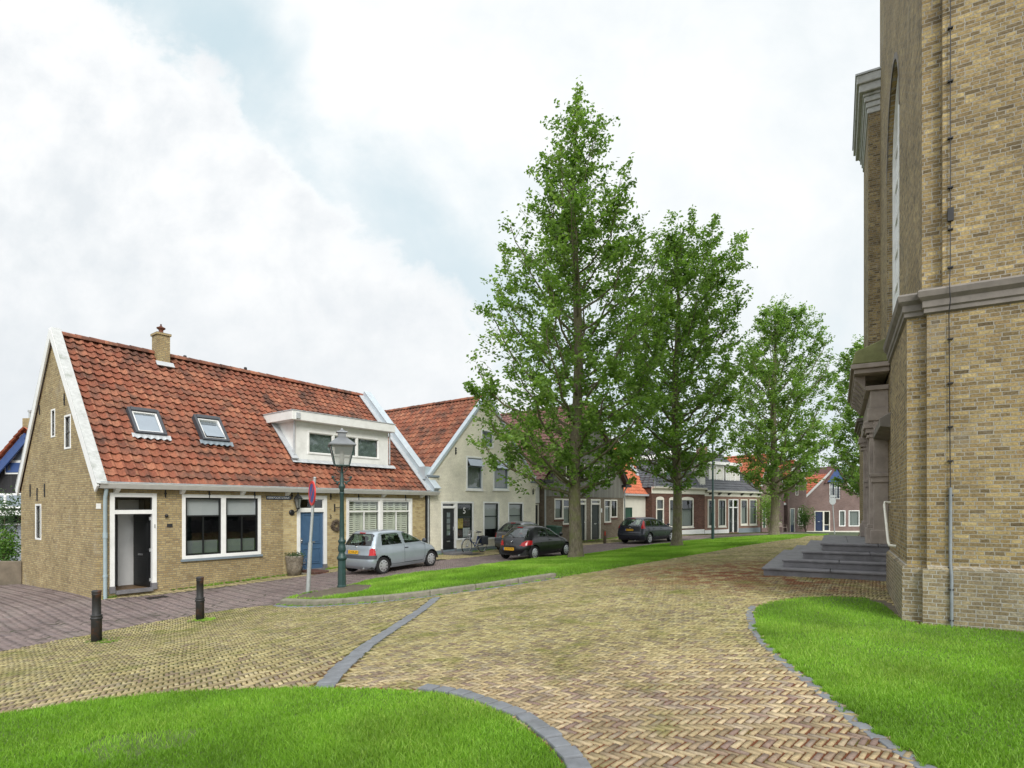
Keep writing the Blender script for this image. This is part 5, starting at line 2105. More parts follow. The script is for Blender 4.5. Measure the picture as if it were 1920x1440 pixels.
def build_row_house():
    Y0 = 43.2
    B = Frame((1222.5 - CX) / FPX * Y0, Y0, TH2)
    u = B.hit(1321, 950)[0]
    w = B.world(u, 0)
    F = Frame(w.x, w.y, TH2)
    h = F.hit
    z0 = -.2
    Wd = h(1425, 950)[0]
    ze = h(1370, 922)[1]
    R4 = lambda x0, x1, yt, yb: (h(x0, yb)[0], h(x1, yb)[0], h((x0 + x1) / 2, yb)[1], h((x0 + x1) / 2, yt)[1])
    ws = [R4(1326.8, 1340.5, 936, 987.5), R4(1346.5, 1361, 936, 987.5), R4(1388.5, 1401.5, 936, 984), R4(1405, 1418.5, 936, 984)]
    ds = [R4(1365.5, 1374.3, 936, 998), R4(1374.3, 1384, 936, 998)]
    F, H, rf = eaves_house(F, 'terraced_cottages', 'red-brown brick pair of cottages with white dormers on a dark slate roof', z0, Wd, ze, ze + 3.6, 7.6, 'brickF', 'tileS', [rect(*q) for q in ws + ds], seed=61, tw=.3, rh=.33, amp=.012)
    fc = Fac(H, z0)
    for i, q in enumerate(ws):
        window(fc, *q, fw=.11, frame='offwhite', sash='dgreen', sw=.05, hb=(.72,), vb=(.5,) if i < 2 else (), fill=(0, .70) if i else (0, .7), fillm='curtain', sill=('offwhite', .09, .06))
    for i, q in enumerate(ds):
        door(fc, *q, fw=.09, frame='white', tr=h(1374, 951.5)[1], leaf='dgreen' if i == 0 else 'black', panels=((.05, .35), (.42, .95)), foot=False, slot=True)
    m = fc.mb()
    m.prism([(-.34, ze + .06), (0, ze + .06), (0, ze - .42), (-.04, ze - .42), (-.05, ze - .16), (-.30, ze - .08)], 0, Wd + .15, 'x')
    m.build('cornice', M['offwhite'], H, bevel=.01)
    for k in range(6):
        m = fc.mb()
        x = h((1330, 1347, 1365, 1389, 1406, 1421)[k], 928)[0]
        m.prism([(-.06, ze - .17), (-.27, ze - .10), (-.27, ze - .14), (-.12, ze - .28), (-.06, ze - .30)], x - .12, x + .12, 'x')
        m.build('bracket', M['black'], H)
    m = fc.mb()
    xm = h(1366, 990)[0]
    m.box(0, xm, -.04, 0, z0 - .3, h(1340, 993.5)[1])
    m.build('plinth', M['white'], H)['label'] = 'white painted plinth'
    m = fc.mb()
    m.box(h(1384.5, 990)[0], Wd, -.04, 0, z0 - .3, h(1400, 990)[1])
    m.build('plinth', M['slateg'], H)['label'] = 'grey painted plinth'
    # the two dormers
    for i, (p0, p1, nl) in enumerate(((1329, 1356.5, 2), (1360, 1386, 3))):
        v = .9
        x0, x1 = h(p0, 890, v)[0], h(p1, 890, v)[0]
        za = ze + .82
        zb = h(1350, 872, v)[1]
        m = MB(-z0)
        m.box(x0, x1, v, 3.2, za, zb)
        d = m.build('dormer', M['boardw'], rf)
        fd = Fac(H, z0, v - .03)
        window(fd, x0 + .02, x1 - .02, za + .12, zb - .05, fw=.08, out=.03, ins=.03, frame='white', cols=nl, mull=.09, glass='sky_light', parent=d)
        m = MB(-z0)
        m.box(x0 - (.7 if i == 0 else .06), x1 + (.08 if i else .25), v - .25, 3.6, zb, zb + .26)
        m.build('dormer_roof', M['white'], d, bevel=.01)
    m = fc.mb()
    m.box(-.6, .1, -.0, 2.4, ze + .5, ze + 2.2)
    ck = m.build('dormer_cheek', M['boardw'], rf)
    return F, H


FRW, RH = build_row_house()


def build_end_houses():
    # first mauve gable house, its orange roof showing over the cottages
    Y = 52.9
    F = Frame((1428 - CX) / FPX * Y, Y, TH2)
    h = F.hit
    z0 = -.25
    R4 = lambda F, x0, x1, yt, yb: (F.hit(x0, yb)[0], F.hit(x1, yb)[0], F.hit((x0 + x1) / 2, yb)[1], F.hit((x0 + x1) / 2, yt)[1])
    Wd = h(1470, 950)[0]
    d = R4(F, 1429.5, 1436, 952, 990)
    w = R4(F, 1442, 1448, 914, 928)
    w2 = R4(F, 1452, 1460, 955, 985)
    H = gable_house(F, 'gabled_house', 'mauve brick house behind the third tree, orange roof showing above the terraced cottages', 'house', z0, Wd, 3.9, 7.0, 9.5, 'brickG', 'tileO2', [rect(*q) for q in (d, w, w2)], verge='white', vw=.2, tw=.32, rh=.36, seed=71)
    fc = Fac(H, z0)
    door(fc, *d, fw=.08, frame='offwhite', leaf='green', panels=((.05, .9),), foot=False, slot=False)
    for q in (w, w2): window(fc, *q, fw=.08, frame='offwhite', fill=None, sash='black', sw=.03)
    # second one, narrow, set further back
    Y = 56.0
    F = Frame((1477 - CX) / FPX * Y, Y, R(24))
    z0 = -.35
    Wd = F.hit(1512, 950)[0]
    d = R4(F, 1481, 1490, 953, 999)
    w = R4(F, 1491.5, 1496.5, 893, 929)
    s1, s2 = R4(F, 1496, 1498.5, 953, 986), R4(F, 1500, 1505, 952, 986)
    H = gable_house(F, 'gabled_house', 'narrow mauve brick gable house with tall red-framed upper window, right of the third tree', 'house', z0, Wd, 4.3, 6.6, 8, 'brickG', 'tileO2', [rect(*q) for q in (d, w, s1, s2)], apex=.5, verge='white', vw=.2, tw=.32, rh=.36, seed=75)
    fc = Fac(H, z0)
    door(fc, *d, fw=.07, frame='offwhite', leaf='navy', panels=((.05, .28),), foot=False, slot=False, glaze=None)
    m = fc.mb()
    m.box(d[0] + .12, d[1] - .12, .02, .03, d[2] + (d[3] - d[2]) * .32, d[3] - .12)
    m.build('door_pane', M['sky_light'], H)
    window(fc, *w, fw=.06, frame='offwhite', sash='brickE', sw=.05, hb=(.35,))
    for q in (s1, s2): window(fc, *q, fw=.06, frame='offwhite')
    # lower linking wing with orange roof and white gutter
    m = fc.mb()
    x0, x1 = F.hit(1461, 950, .5)[0], -.02
    m.box(x0, x1, .5, 4, z0 - .3, F.hit(1468, 945, .5)[1])
    lw = m.build('side_wing', M['brickG'], H)
    zt = F.hit(1468, 945, .5)[1]
    m = MB(-z0)
    pantile_roof(m, (x0 - .2, .3, zt + .1), (x1, .3, zt + .1), (x1, 3.4, zt + 3.9), (x0 - .2, 3.4, zt + 3.9), .3, .35, .03, .03, 77)
    m.build('wing_roof', M['tileO2'], lw, attr=True)
    m = fc.mb()
    m.box(x0 - .25, x1 + .02, .18, .32, zt - .08, zt + .12)
    m.build('gutter', M['white'], lw)
    m = fc.mb()
    m.tube([(x0 + .25, .4, zt - .05), (x0 + .25, .4, z0)], .05, 6)
    m.build('downpipe', M['white'], lw)
    # the gable that closes the street
    Y = 58.5
    F = Frame((1508 - CX) / FPX * Y, Y, R(7))
    z0 = -.5
    Wd = F.hit(1616, 950)[0]
    zs = F.hit(1511, 936)[1]
    d, sd = R4(F, 1527, 1544, 958, 996), R4(F, 1544, 1556, 958, 996)
    w1, w2 = R4(F, 1573, 1585, 957, 987), R4(F, 1591, 1611.5, 957, 987)
    up = R4(F, 1555, 1574.5, 905, 936)
    H = gable_house(F, 'gabled_house', 'mauve brick house closing the street, with broad front gable and navy door', 'house', z0, Wd, zs, zs + Wd / 2 * .92, 8, 'brickG', 'tileO2', [rect(*q) for q in (d, sd, w1, w2, up)], verge='greyw', vw=.2, tw=.32, rh=.36, seed=79)
    fc = Fac(H, z0)
    door(fc, *d, fw=.08, frame='offwhite', leaf='navy', panels=((.05, .3), (.38, .93)), foot=False, slot=True)
    window(fc, *sd, fw=.08, frame='offwhite', fill=(.0, .3), fillm='navy', hb=(.3,))
    window(fc, *w1, fw=.09, frame='white', fill=(0, 1), fillm='curtain')
    window(fc, *w2, fw=.09, frame='white', fill=(0, 1), fillm='curtain')
    window(fc, *up, fw=.08, frame='white', sash='navy', sw=.06, cols=2, fill=(0, 1))
    m = MB(-z0)
    c = (up[0] + up[1]) / 2
    zt = up[3] + .05
    m.prism([(c - 1.0, zt), (c + 1.0, zt), (c, zt + 1.5)], -.25, 3.5, 'y')
    dm = m.build('dormer_gable', M['cblue'], H)
    m = MB(-z0)
    flat_slab(m, (c - 1.2, -.35, zt - .1), (c - 1.2, 3.5, zt - .1), (c, 3.5, zt + 1.65), (c, -.35, zt + 1.65), -.08)
    flat_slab(m, (c + 1.2, 3.5, zt - .1), (c + 1.2, -.35, zt - .1), (c, -.35, zt + 1.65), (c, 3.5, zt + 1.65), -.08)
    m.build('dormer_roof', M['tileM'], dm, attr=True)
    m = fc.mb()
    zb = up[2] + .45
    for k in range(9):
        a = up[0] + .05 + (up[1] - up[0] - .1) * k / 8
        m.tube([(a, -.22, up[2] + .1), (a, -.22, zb + .6)], .015, 5)
    for zz in (up[2] + .1, zb + .6): m.tube([(up[0], -.22, zz), (up[1], -.22, zz)], .02, 5)
    for a in (up[0], up[1]): m.tube([(a, -.22, zb + .6), (a, .0, zb + .6)], .02, 5)
    m.build('balcony_rail', M['iron'], H)
    m = fc.mb()
    m.box(-.5, Wd + .5, -.5, -.02, z0 - .3, z0 + .12)
    m.build('plinth', M['offwhite'], H)


build_end_houses()


def build_left_house():
    Y = 28.0
    F = Frame(-30.5, Y + 1.0, R(-8))
    h = F.hit
    z0 = -.6
    w0 = F.world(0, 0)
    H = thing('timber_house', 'black boarded house with blue gable and triangular window, far left behind the brick house', 'house', (w0.x, w0.y, z0), F.th)
    fc = Fac(H, z0)
    xa = h(62, 800)[0]
    zt = h(45, 800)[1]
    slope = (h(45, 812)[1] - h(2, 862)[1]) / (h(45, 812)[0] - h(2, 862)[0])
    za = zt + slope * .4 - .7
    xl = xa - 9
    m = MB(-z0)
    m.add([(xl, 0, z0), (xa + 7, 0, z0), (xa + 7, 0, za - slope * 7), (xa, 0, za), (xl, 0, za - slope * 9)], [(0, 1, 2, 3, 4)])
    m.add([(xa + 7, 0, z0), (xa + 7, 8, z0), (xa + 7, 8, za - slope * 7), (xa + 7, 0, za - slope * 7)], [(0, 1, 2, 3)])
    m.build('wall', M['boardk'], H)
    m = MB(-z0)
    pantile_roof(m, (xl, 8, za - slope * 9 + .2), (xl, -.5, za - slope * 9 + .2), (xa, -.5, za + .2), (xa, 8, za + .2), .3, .35, .03, .04, 91)
    pantile_roof(m, (xa + 7, -.5, za - slope * 7 + .2), (xa + 7, 8, za - slope * 7 + .2), (xa, 8, za + .2), (xa, -.5, za + .2), .3, .35, .03, .04, 92)
    m.build('roof_tiles', M['tileO2'], H, attr=True)
    m = MB(-z0)
    for sx in (-1, 1):
        P, Q = Vector((xa + sx * 8, -.3, za - slope * 8 - .18)), Vector((xa, -.3, za - .18))
        n = Vector(((Q - P).z, 0, -(Q - P).x)).normalized()
        if n.z < 0: n = -n
        beam(m, P, Q, .08, .36, n)
    m.build('barge_board', M['cblue'], H)
    # triangular window over a blue sash pair
    x0, x1 = h(11, 890)[0], h(46, 890)[0]
    zb, zm, zr, zl = h(30, 889)[1], h(30, 866)[1], h(45, 832)[1], h(12, 862)[1]
    m = MB(-z0)
    m.prism([(x0, zb), (x1, zb), (x1, zr), (x0, zl)], -.05, -.02, 'y')
    wf = m.build('window', M['white'], H)
    m = MB(-z0)
    m.prism([(x0 + .45, zm + .08), (x1 - .1, zm + .08), (x1 - .1, zr - .25)], -.065, -.052, 'y')
    m.box(x0 + .1, x0 + .95, -.065, -.052, zb + .1, zm - .06)
    m.box(x1 - .75, x1 - .1, -.065, -.052, zb + .1, zm - .06)
    m.build('pane', M['sky_light'], wf)
    m = MB(-z0)
    ring(m, x0 + .08, x0 + 1.0, zb + .08, zm - .05, .1, -.08, -.05)
    m.box(x0 + 1.0, x1 - .7, -.075, -.05, zb + .08, zm - .05)
    m.build('sash', M['cblue'], wf)
    # long window band with white frame, white fascia, grey boarded base
    m = MB(-z0)
    q0, q1 = h(20, 953)[1], h(20, 925)[1]
    ring(m, x0 - 4, x1 + 1.5, q0, q1, .1, -.06, .0)
    xx = h(11, 940)[0]
    m.box(xx - .06, xx + .06, -.06, 0, q0, q1)
    wf = m.build('window', M['white'], H)
    m = MB(-z0)
    m.box(x0 - 3.9, x1 + 1.4, -.02, -.005, q0 + .1, q1 - .1)
    m.build('pane', M['sky_light'], wf)
    m = MB(-z0)
    m.box(x0 - 5, x1 + 2, -1.2, -.05, h(20, 966)[1], h(20, 957)[1])
    m.build('balcony_fascia', M['white'], H)
    m = MB(-z0)
    m.box(x0 - 5, x1 + 2, -.4, -.03, h(20, 984)[1], h(20, 981)[1])
    m.build('white_ledge', M['white'], H)
    m = MB(-z0)
    m.box(x0 - 5, x1 + 2, -.35, -.02, z0, h(20, 984.5)[1])
    m.build('boarded_base', M['boardg'], H)
    m = MB(-z0)
    c0, c1 = h(42, 800, 2)[0], h(56, 800, 2)[0]
    ct = h(50, 784, 2)[1]
    m.box(c0, c1, 2, 2.5, ct - 1.5, ct)
    ck = m.build('chimney', M['brickA'], H)
    m = MB(-z0)
    m.tube([((c0 + c1) / 2, 2.2, ct), ((c0 + c1) / 2, 2.2, ct + .35)], .05, 8)
    m.tube([((c0 + c1) / 2, 2.2, ct + .35), ((c0 + c1) / 2, 2.2, ct + .45)], .09, 8)
    m.build('flue', M['steel'], ck)
    # garden wall
    m = MB()
    p = [F1.world(-.0, 7.45), F1.world(-.9, 12), ]
    a, b = F1.world(.05, 7.4), Vector((-22.5, 19.3, 0))
    d = (b - a).normalized()
    n = Vector((-d.y, d.x, 0)) * .12
    zz = -.72
    for k in range(1):
        c = [a - n, b - n, b + n, a + n]
        m.hexa([(q.x, q.y, -1.0) for q in c], [(q.x, q.y, .22) for q in c])
    o = m.build('garden_wall', M['concrete'], bevel=.02)
    tag(o, 'low weathered concrete garden wall left of the brick house', 'wall')


build_left_house()
# ================================================================== the church
M['zincd2'] = plain('weathered_grey_pipe', (.20, .22, .235), .55, .15, 10, .2)


def build_church():
    TH = R(-29.44)
    F = Frame(5.354, 7.80, TH)
    z0 = .35
    w0 = F.world(0, 0)
    H = thing('church', 'tall old yellow-brick church with moulded stone band, arched window and stone portal', 'church', (w0.x, w0.y, z0), TH)
    W_ = 9.0

    def mb(): return MB(-z0)
    zp, zb0, zb1, top = 1.28, 4.68, 4.98, 26.0
    # lower corner pier: recessed corner strip beside the main face
    m = mb()
    m.box(0, .212, .10, 2.9, zp, zb0)
    m.box(.212, W_, .0, .10, zp, zb0)
    m.box(.212, W_, .10, 9.0, zp, zb0 - .002)
    m.build('lower_wall', M['brickC'], H)
    m = mb()
    m.box(-.06, .16, .04, 2.95, .0, zp)
    m.box(.16, W_ + .05, -.06, 2.95, .0, zp - .002)
    m.prism([(-.06, zp), (0, zp), (0, zp + .05)], .04, 2.95, 'y')
    m.prism([(-.06, zp - .002), (0, zp - .002), (0, zp + .05)], .212, W_, 'x')
    m.build('plinth', M['brickCp'], H)
    # upper tower wall with tall arched window in its left face
    sx, sy = .17, .13
    yc, hw, zs_, zsp = 4.9, 1.5, 5.5, 9.55
    n = 18
    arch = [(yc - hw, zs_), (yc + hw, zs_)] + [(yc + hw * math.cos(math.pi * k / n), zsp + hw * 1.05 * math.sin(math.pi * k / n)) for k in range(n + 1)]
    xf = lambda a, d, z: (sx + d, a, z)
    m = MB(-z0, xf)
    wall_mb(m, [(sy, zb1 - .2), (9.0, zb1 - .2), (9.0, top), (sy, top)], [arch], 0, .20)
    k0 = len(m.V)
    m.xf = None
    m.box(sx + .001, sx + .215, sy, sy + .3, zb1 - .2, top)
    m.box(sx + .215, W_, sy - .09, sy + .3, zb1 - .2, top)
    m.add([(W_, sy, zb1 - .2), (W_, 9, zb1 - .2), (W_, 9, top), (W_, sy, top)], [(0, 1, 2, 3)])
    m.add([(sx, 9, zb1 - .2), (W_, 9, zb1 - .2), (W_, 9, top), (sx, 9, top)], [(0, 1, 2, 3)])
    m.build('tower_wall', M['brickC'], H)
    # window: frame, panes
    m = mb()
    for k in range(n):
        t0, t1 = math.pi * k / n, math.pi * (k + 1) / n
        P = lambda t, r: (yc + r * math.cos(t), zsp + r * 1.05 * math.sin(t))
        a, b, c, d = P(t0, hw), P(t1, hw), P(t1, hw - .12), P(t0, hw - .12)
        m.hexa([(sx + .10, *q) for q in (a, b, c, d)], [(sx + .20, *q) for q in (a, b, c, d)])
    m.box(sx + .10, sx + .20, yc - hw, yc - hw + .12, zs_, zsp)
    m.box(sx + .10, sx + .20, yc + hw - .12, yc + hw, zs_, zsp)
    for q in (-.5, .5): m.box(sx + .13, sx + .19, yc + q - .05, yc + q + .05, zs_, zsp + 1.2)
    for q in range(1, 7): m.box(sx + .14, sx + .18, yc - hw + .1, yc + hw - .1, zs_ + q * .75 - .025, zs_ + q * .75 + .025)
    wf = m.build('arched_window', M['white'], H)
    m = mb()
    m.add([(sx + .16, *p) for p in arch], [tuple(range(len(arch)))])
    m.build('pane', M['churchglass'], wf)
    m = mb()
    rim = [(yc + (hw + .1) * math.cos(math.pi * k / n), zsp + (hw + .1) * 1.05 * math.sin(math.pi * k / n)) for k in range(n + 1)]
    for k in range(n):
        a, b = rim[k], rim[k + 1]
        c = arch[2 + k + 1]
        d = arch[2 + k]
        m.hexa([(sx - .012, *q) for q in (a, b, c, d)], [(sx + .02, *q) for q in (a, b, c, d)])
    m.build('arch_rim', M['stone'], wf)
    # moulded stone band round the corner pier
    prof = [(0.0, zb0 - .02), (.035, zb0), (.035, zb0 + .05), (.055, zb0 + .07), (.055, zb0 + .15), (.10, zb0 + .20), (.115, zb0 + .27), (.09, zb0 + .30), (-.16, zb0 + .36)]
    m = mb()
    path = [(0.0, 2.9), (0.0, .10), (.212, .10), (.212, 0.0), (W_, 0.0)]
    nr = [(-1, 0), (-1, -1), (-1, -1), (-1, -1), (0, -1)]
    vs, fs = [], []
    for (x, y), (a, b) in zip(path, nr):
        for o, z in prof: vs.append((x + a * o, y + b * o, z))
    k = len(prof)
    for i in range(len(path) - 1):
        for j in range(k - 1): fs.append((i * k + j, (i + 1) * k + j, (i + 1) * k + j + 1, i * k + j + 1))
    fs.append(tuple(range(k)))
    m.add(vs, fs)
    m.build('stone_band', M['stone'], H)
    # wall of the portal bay and its string course
    m = mb()
    m.box(.12, .5, 2.9, 9.0, .0, zb1 - .1)
    m.build('bay_wall', M['brickC'], H)
    m = mb()
    m.prism([(-.16, 3.55), (-.16, 3.70), (.12, 3.86), (.12, 3.50)], 2.9, 5.2, 'y')
    m.build('string_course', M['stone'], H, bevel=.01)
    # far lower pier with cap, and the taller far pilaster with white cornice
    m = mb()
    m.box(-.20, 1, 9.8, 12.5, .0, 4.36)
    m.box(-.24, 1, 9.76, 12.5, .0, 1.2)
    m.build('far_pier', M['brickC'], H)
    m = mb()
    for o, a, b in ((.04, 4.362, 4.44), (.09, 4.44, 4.52), (.15, 4.52, 4.62)): m.box(-.20 - o, 1, 9.8 - o, 12.5, a, b)
    m.build('pier_cap', M['stone'], H, bevel=.012)
    m = mb()
    m.box(-.10, 4, 8.9, 12.0, 4.62, 13.2)
    m.build('far_pilaster', M['brickC'], H)
    m = mb()
    for o, a, b in ((.03, 12.72, 12.87), (.06, 12.87, 13.01), (.10, 13.01, 13.15), (.22, 13.23, 13.44), (.28, 13.44, 13.66)): m.box(-.10 - o, 4, 8.9 - o, 12 + o, a, b)
    m.box(-.23, 4, 8.77, 12.13, 13.15, 13.23)
    m.build('cornice', M['greyw'], H, bevel=.02)
    m = mb()
    m.box(-.41, 4, 8.59, 12.32, 13.662, 13.71)
    m.build('cornice_lead', M['lead'], H)
    # ---- portal
    y0, y1 = 5.2, 9.1
    zf = 1.30
    m = mb()
    m.box(-.06, .12, y0 + .04, y1 - .04, zf, 3.94)
    pt = m.build('portal', M['portalstone'], H, bevel=.012)
    for a, b in ((y0, y0 + .62), (y1 - .62, y1)):
        m = mb()
        m.box(-.15, .12, a, b, zf, 3.95)
        m.box(-.22, .12, a + .11, b - .11, zf, 3.95)
        m.build('pilaster', M['portalstone'], pt, bevel=.012)
        m = mb()
        m.box(-.29, .12, a + .06, b - .06, zf, zf + .34)
        m.box(-.21, .12, a - .05, b + .05, zf, zf + .30)
        m.box(-.26, .12, a + .10, b - .10, zf + .34, zf + .42)
        m.build('column_base', M['portalstone'], pt, bevel=.015)
        m = mb()
        for o, p, q in ((.03, 3.60, 3.66), (.05, 3.70, 3.80), (.09, 3.80, 3.95)):
            m.box(-.24 - o, .12, a + .12 - o, b - .12 + o, p, q)
        m.build('capital', M['portalstone'], pt, bevel=.01)
        m = mb()
        for o, p, q in ((.04, 2.62, 2.74), (.07, 2.74, 2.82)):
            m.box(-.15 - o, .12, a - o, b + o, p, q)
        m.build('impost', M['portalstone'], pt, bevel=.01)
    m = mb()
    m.box(-.08, -.02, y0 + .95, y1 - .95, zf, 3.4)
    m.build('church_door', M['dgreen'], H)
    m = mb()
    m.box(-.26, .12, y0 - .03, y1 + .03, 3.95, 4.22)
    m.box(-.21, .12, y0, y1, 4.22, 4.60)
    m.box(-.30, .12, y0 - .06, y1 + .06, 4.60, 4.70)
    m.build('entablature', M['portalstone'], pt, bevel=.012)
    nb = 7
    for k in range(nb):
        a = y0 + .0 + (y1 - y0 - .25) * k / (nb - 1)
        m = mb()
        m.prism([(-.30, 4.62), (-.30, 4.93), (-.50, 4.93), (-.50, 4.84), (-.40, 4.76)], a, a + .25, 'y')
        m.build('bracket', M['portalstone'], pt, bevel=.01)
    m = mb()
    m.box(-.52, .12, y0 - .30, y1 + .30, 4.93, 5.03)
    m.box(-.58, .12, y0 - .36, y1 + .36, 5.03, 5.13)
    m.build('hood', M['portalstone'], pt, bevel=.015)
    m = mb()
    m.prism([(-.56, 5.132), (-.50, 5.40), (.17, 5.66), (.17, 5.132)], y0 - .36, y1 + .36, 'y')
    m.build('hood_roof', M['mossstone'], pt, bevel=.02)
    # ---- entrance steps, three-sided
    h = .165
    zt = 1.30
    xl, yf, yb = -1.12, 5.0, 9.1
    for k in range(4):
        t = .36 * k
        z1 = zt - h * k
        lo = z1 - h - (.25 if k == 3 else 0)
        m = mb()
        fr = yf - t
        m.box(xl - t, .12, fr, yb + t * .6, lo, z1 - .05)
        m.build('step', M['bluestone'], H, bevel=.006)
        m = mb()
        # rounded nosing in two or three slabs
        segs = [xl - t - .035, xl - t + 1.05 + .2 * (k % 2), .12]
        for a, b in zip(segs[:-1], segs[1:]):
            m.box(a, b - .006, fr - .035, fr + .42, z1 - .05, z1 - .0005)
        ys = np.linspace(fr + .426, yb + t * .6, 4)
        for a, b in zip(ys[:-1], ys[1:]): m.box(xl - t - .035, xl - t + .5, a, b - .006, z1 - .05, z1)
        m.box(xl - t + .5, .12, fr + .424, yb + t * .6, z1 - .05, z1 - .002)
        m.build('step_tread', M['bluestone'], H, bevel=.016, seg=3)
    # handrail
    m = mb()
    m.tube([(.0, 2.86, 2.17), (-.09, 2.85, 2.18), (-.10, 2.78, 2.13), (-.10, 1.86, 1.52), (-.09, 1.78, 1.47), (.0, 1.76, 1.46)], .022, 10)
    m.build('handrail', M['offwhite'], H)
    # lightning conductor on the right face
    m = mb()
    x = .445
    m.tube([(x + .015, -.025, 2.32), (x, -.025, zb0 - .05), (x, -.14, zb0 + .1), (x - .01, -.13, zb0 + .3), (x + .02, sy - .115, zb1 + .25), (x + .02, sy - .115, 9.5)], .006, 6)
    cd = m.build('lightning_conductor', M['iron'], H)
    m = mb()
    m.tube([(x + .015, -.03, 2.35), (x + .015, -.03, 1.35), (x + .02, -.085, 1.2), (x + .02, -.085, .3)], .02, 8)
    m.build('conductor_sleeve', M['zincd2'], cd)
    m = mb()
    for z in (.62, 1.02, 1.30, 2.25, 2.7, 3.15, 3.72, 4.3):
        m = mb()
        d = -.085 if z < 1.2 else -.025
        m.box(x - .012, x + .045, d - .018, d + .085, z - .009, z + .009)
        m.build('cable_clamp', M['iron'], cd)
    for z in (5.25, 5.75, 6.0, 6.3, 6.95, 7.7, 8.4):
        m = mb()
        m.box(x - .008, x + .05, sy - .132, sy - .05, z - .009, z + .009)
        m.build('cable_clamp', M['iron'], cd)
    m = mb()
    m.box(x - .012, x + .052, sy - .155, sy - .11, 5.85, 6.02)
    m.build('junction_box', M['iron'], cd)
    return F, H


FC, CH = build_church()
# ================================================================== street furniture
def at(px, py):
    """ground point under a pixel"""
    x, y, z = G(px, py)
    return x, y, float(tzr(np.array([x]), np.array([y]))[0])


def build_lamp():
    x, y, z = at(641, 1109)
    T = thing('street_lamp', 'old cast-iron street lamp, green post with a square glass lantern', 'street lamp', (x, y, z), R(20))
    s = 16.1 / FPX       # metres per pixel at its distance
    m = MB()
    m.lathe([(.125, -.1), (.125, .03), (.11, .05), (.105, .72), (.11, .74)], 8, sm=False)
    m.build('base', M['pgreen'], T)
    m = MB()
    m.lathe([(.11, .74), (.135, .78), (.135, .83), (.10, .87), (.09, .92), (.078, .95), (.10, .99), (.11, 1.04), (.10, 1.12), (.08, 1.19), (.09, 1.22), (.105, 1.25), (.10, 1.29), (.07, 1.32), (.068, 1.40), (.052, 2.55), (.06, 2.57), (.07, 2.60), (.058, 2.63)], 16)
    m.build('post', M['pgreen'], T)
    m = MB()
    m.lathe([(.058, 2.63), (.058, 2.70), (.085, 2.75), (.095, 2.79), (.07, 2.83), (.05, 2.88), (.055, 3.0), (.042, 3.05), (.035, 3.22), (.03, 3.34)], 14)
    m.build('collar', M['pgreen'], T)
    for sx in (-1, 1):
        m = MB()
        m.tube([(0, 0, 2.93), (sx * .10, 0, 2.90), (sx * .19, 0, 2.93), (sx * .23, 0, 3.0), (sx * .20, 0, 3.05), (sx * .16, 0, 3.02)], [.022, .022, .02, .018, .014, .01], 8)
        m.sphere((sx * .245, 0, 3.04), .035, 8, 6)
        m.sphere((sx * .12, 0, 2.87), .035, 8, 6)
        m.build('ladder_arm', M['pgreen'], T)
    z0, z1 = 3.36, 3.93
    a, b = .19, .315
    for sx, sy in ((-1, 0), (1, 0), (0, -1), (0, 1)):
        m = MB()
        m.tube([(0, 0, 3.14), (sx * .10, sy * .10, 3.20), (sx * .15, sy * .15, 3.28), (sx * .12, sy * .12, z0)], .011, 6)
        m.build('lantern_stay', M['pgreen'], T)
    m = MB()
    cs = [(-1, -1), (1, -1), (1, 1), (-1, 1)]
    for i in range(4):
        p, q = cs[i], cs[(i + 1) % 4]
        m.tube([(p[0] * a, p[1] * a, z0), (p[0] * b, p[1] * b, z1)], .016, 6)
        m.tube([(p[0] * a, p[1] * a, z0), (q[0] * a, q[1] * a, z0)], .016, 6)
    m.box(-a, a, -a, a, z0 - .02, z0)
    ln = m.build('lantern_frame', M['pgreen'], T)
    m = MB()
    for i in range(4):
        p, q = cs[i], cs[(i + 1) % 4]
        m.add([(p[0] * a * .98, p[1] * a * .98, z0), (q[0] * a * .98, q[1] * a * .98, z0), (q[0] * b * .98, q[1] * b * .98, z1), (p[0] * b * .98, p[1] * b * .98, z1)], [(0, 1, 2, 3)])
    m.build('lantern_pane', M['lampglass'], ln)
    m = MB()
    m.lathe([(.05, z0), (.06, z0 + .1), (.055, z0 + .4), (.03, z0 + .45)], 10)
    m.build('bulb', M['frost'], ln)
    m = MB()
    r2 = math.sqrt(2)
    m.lathe([(.355 * r2, z1 - .03), (.36 * r2, z1), (.14 * r2, z1 + .19), (.115 * r2, z1 + .21)], 4, rot=R(45), sm=False)
    m.lathe([(.105 * r2, z1 + .19), (.105 * r2, z1 + .34)], 4, rot=R(45), sm=False)
    m.lathe([(.15 * r2, z1 + .34), (.145 * r2, z1 + .36), (.03 * r2, z1 + .42), (.015, z1 + .48)], 4, rot=R(45), sm=False)
    m.build('lantern_roof', M['zincd'], T)


M['lampglass'] = glass_mat('lantern_glass', (.72, .72, .70), .24, .5)
M['zincd'] = plain('dull_zinc', (.19, .20, .21), .5, .1, 7, .3)
build_lamp()


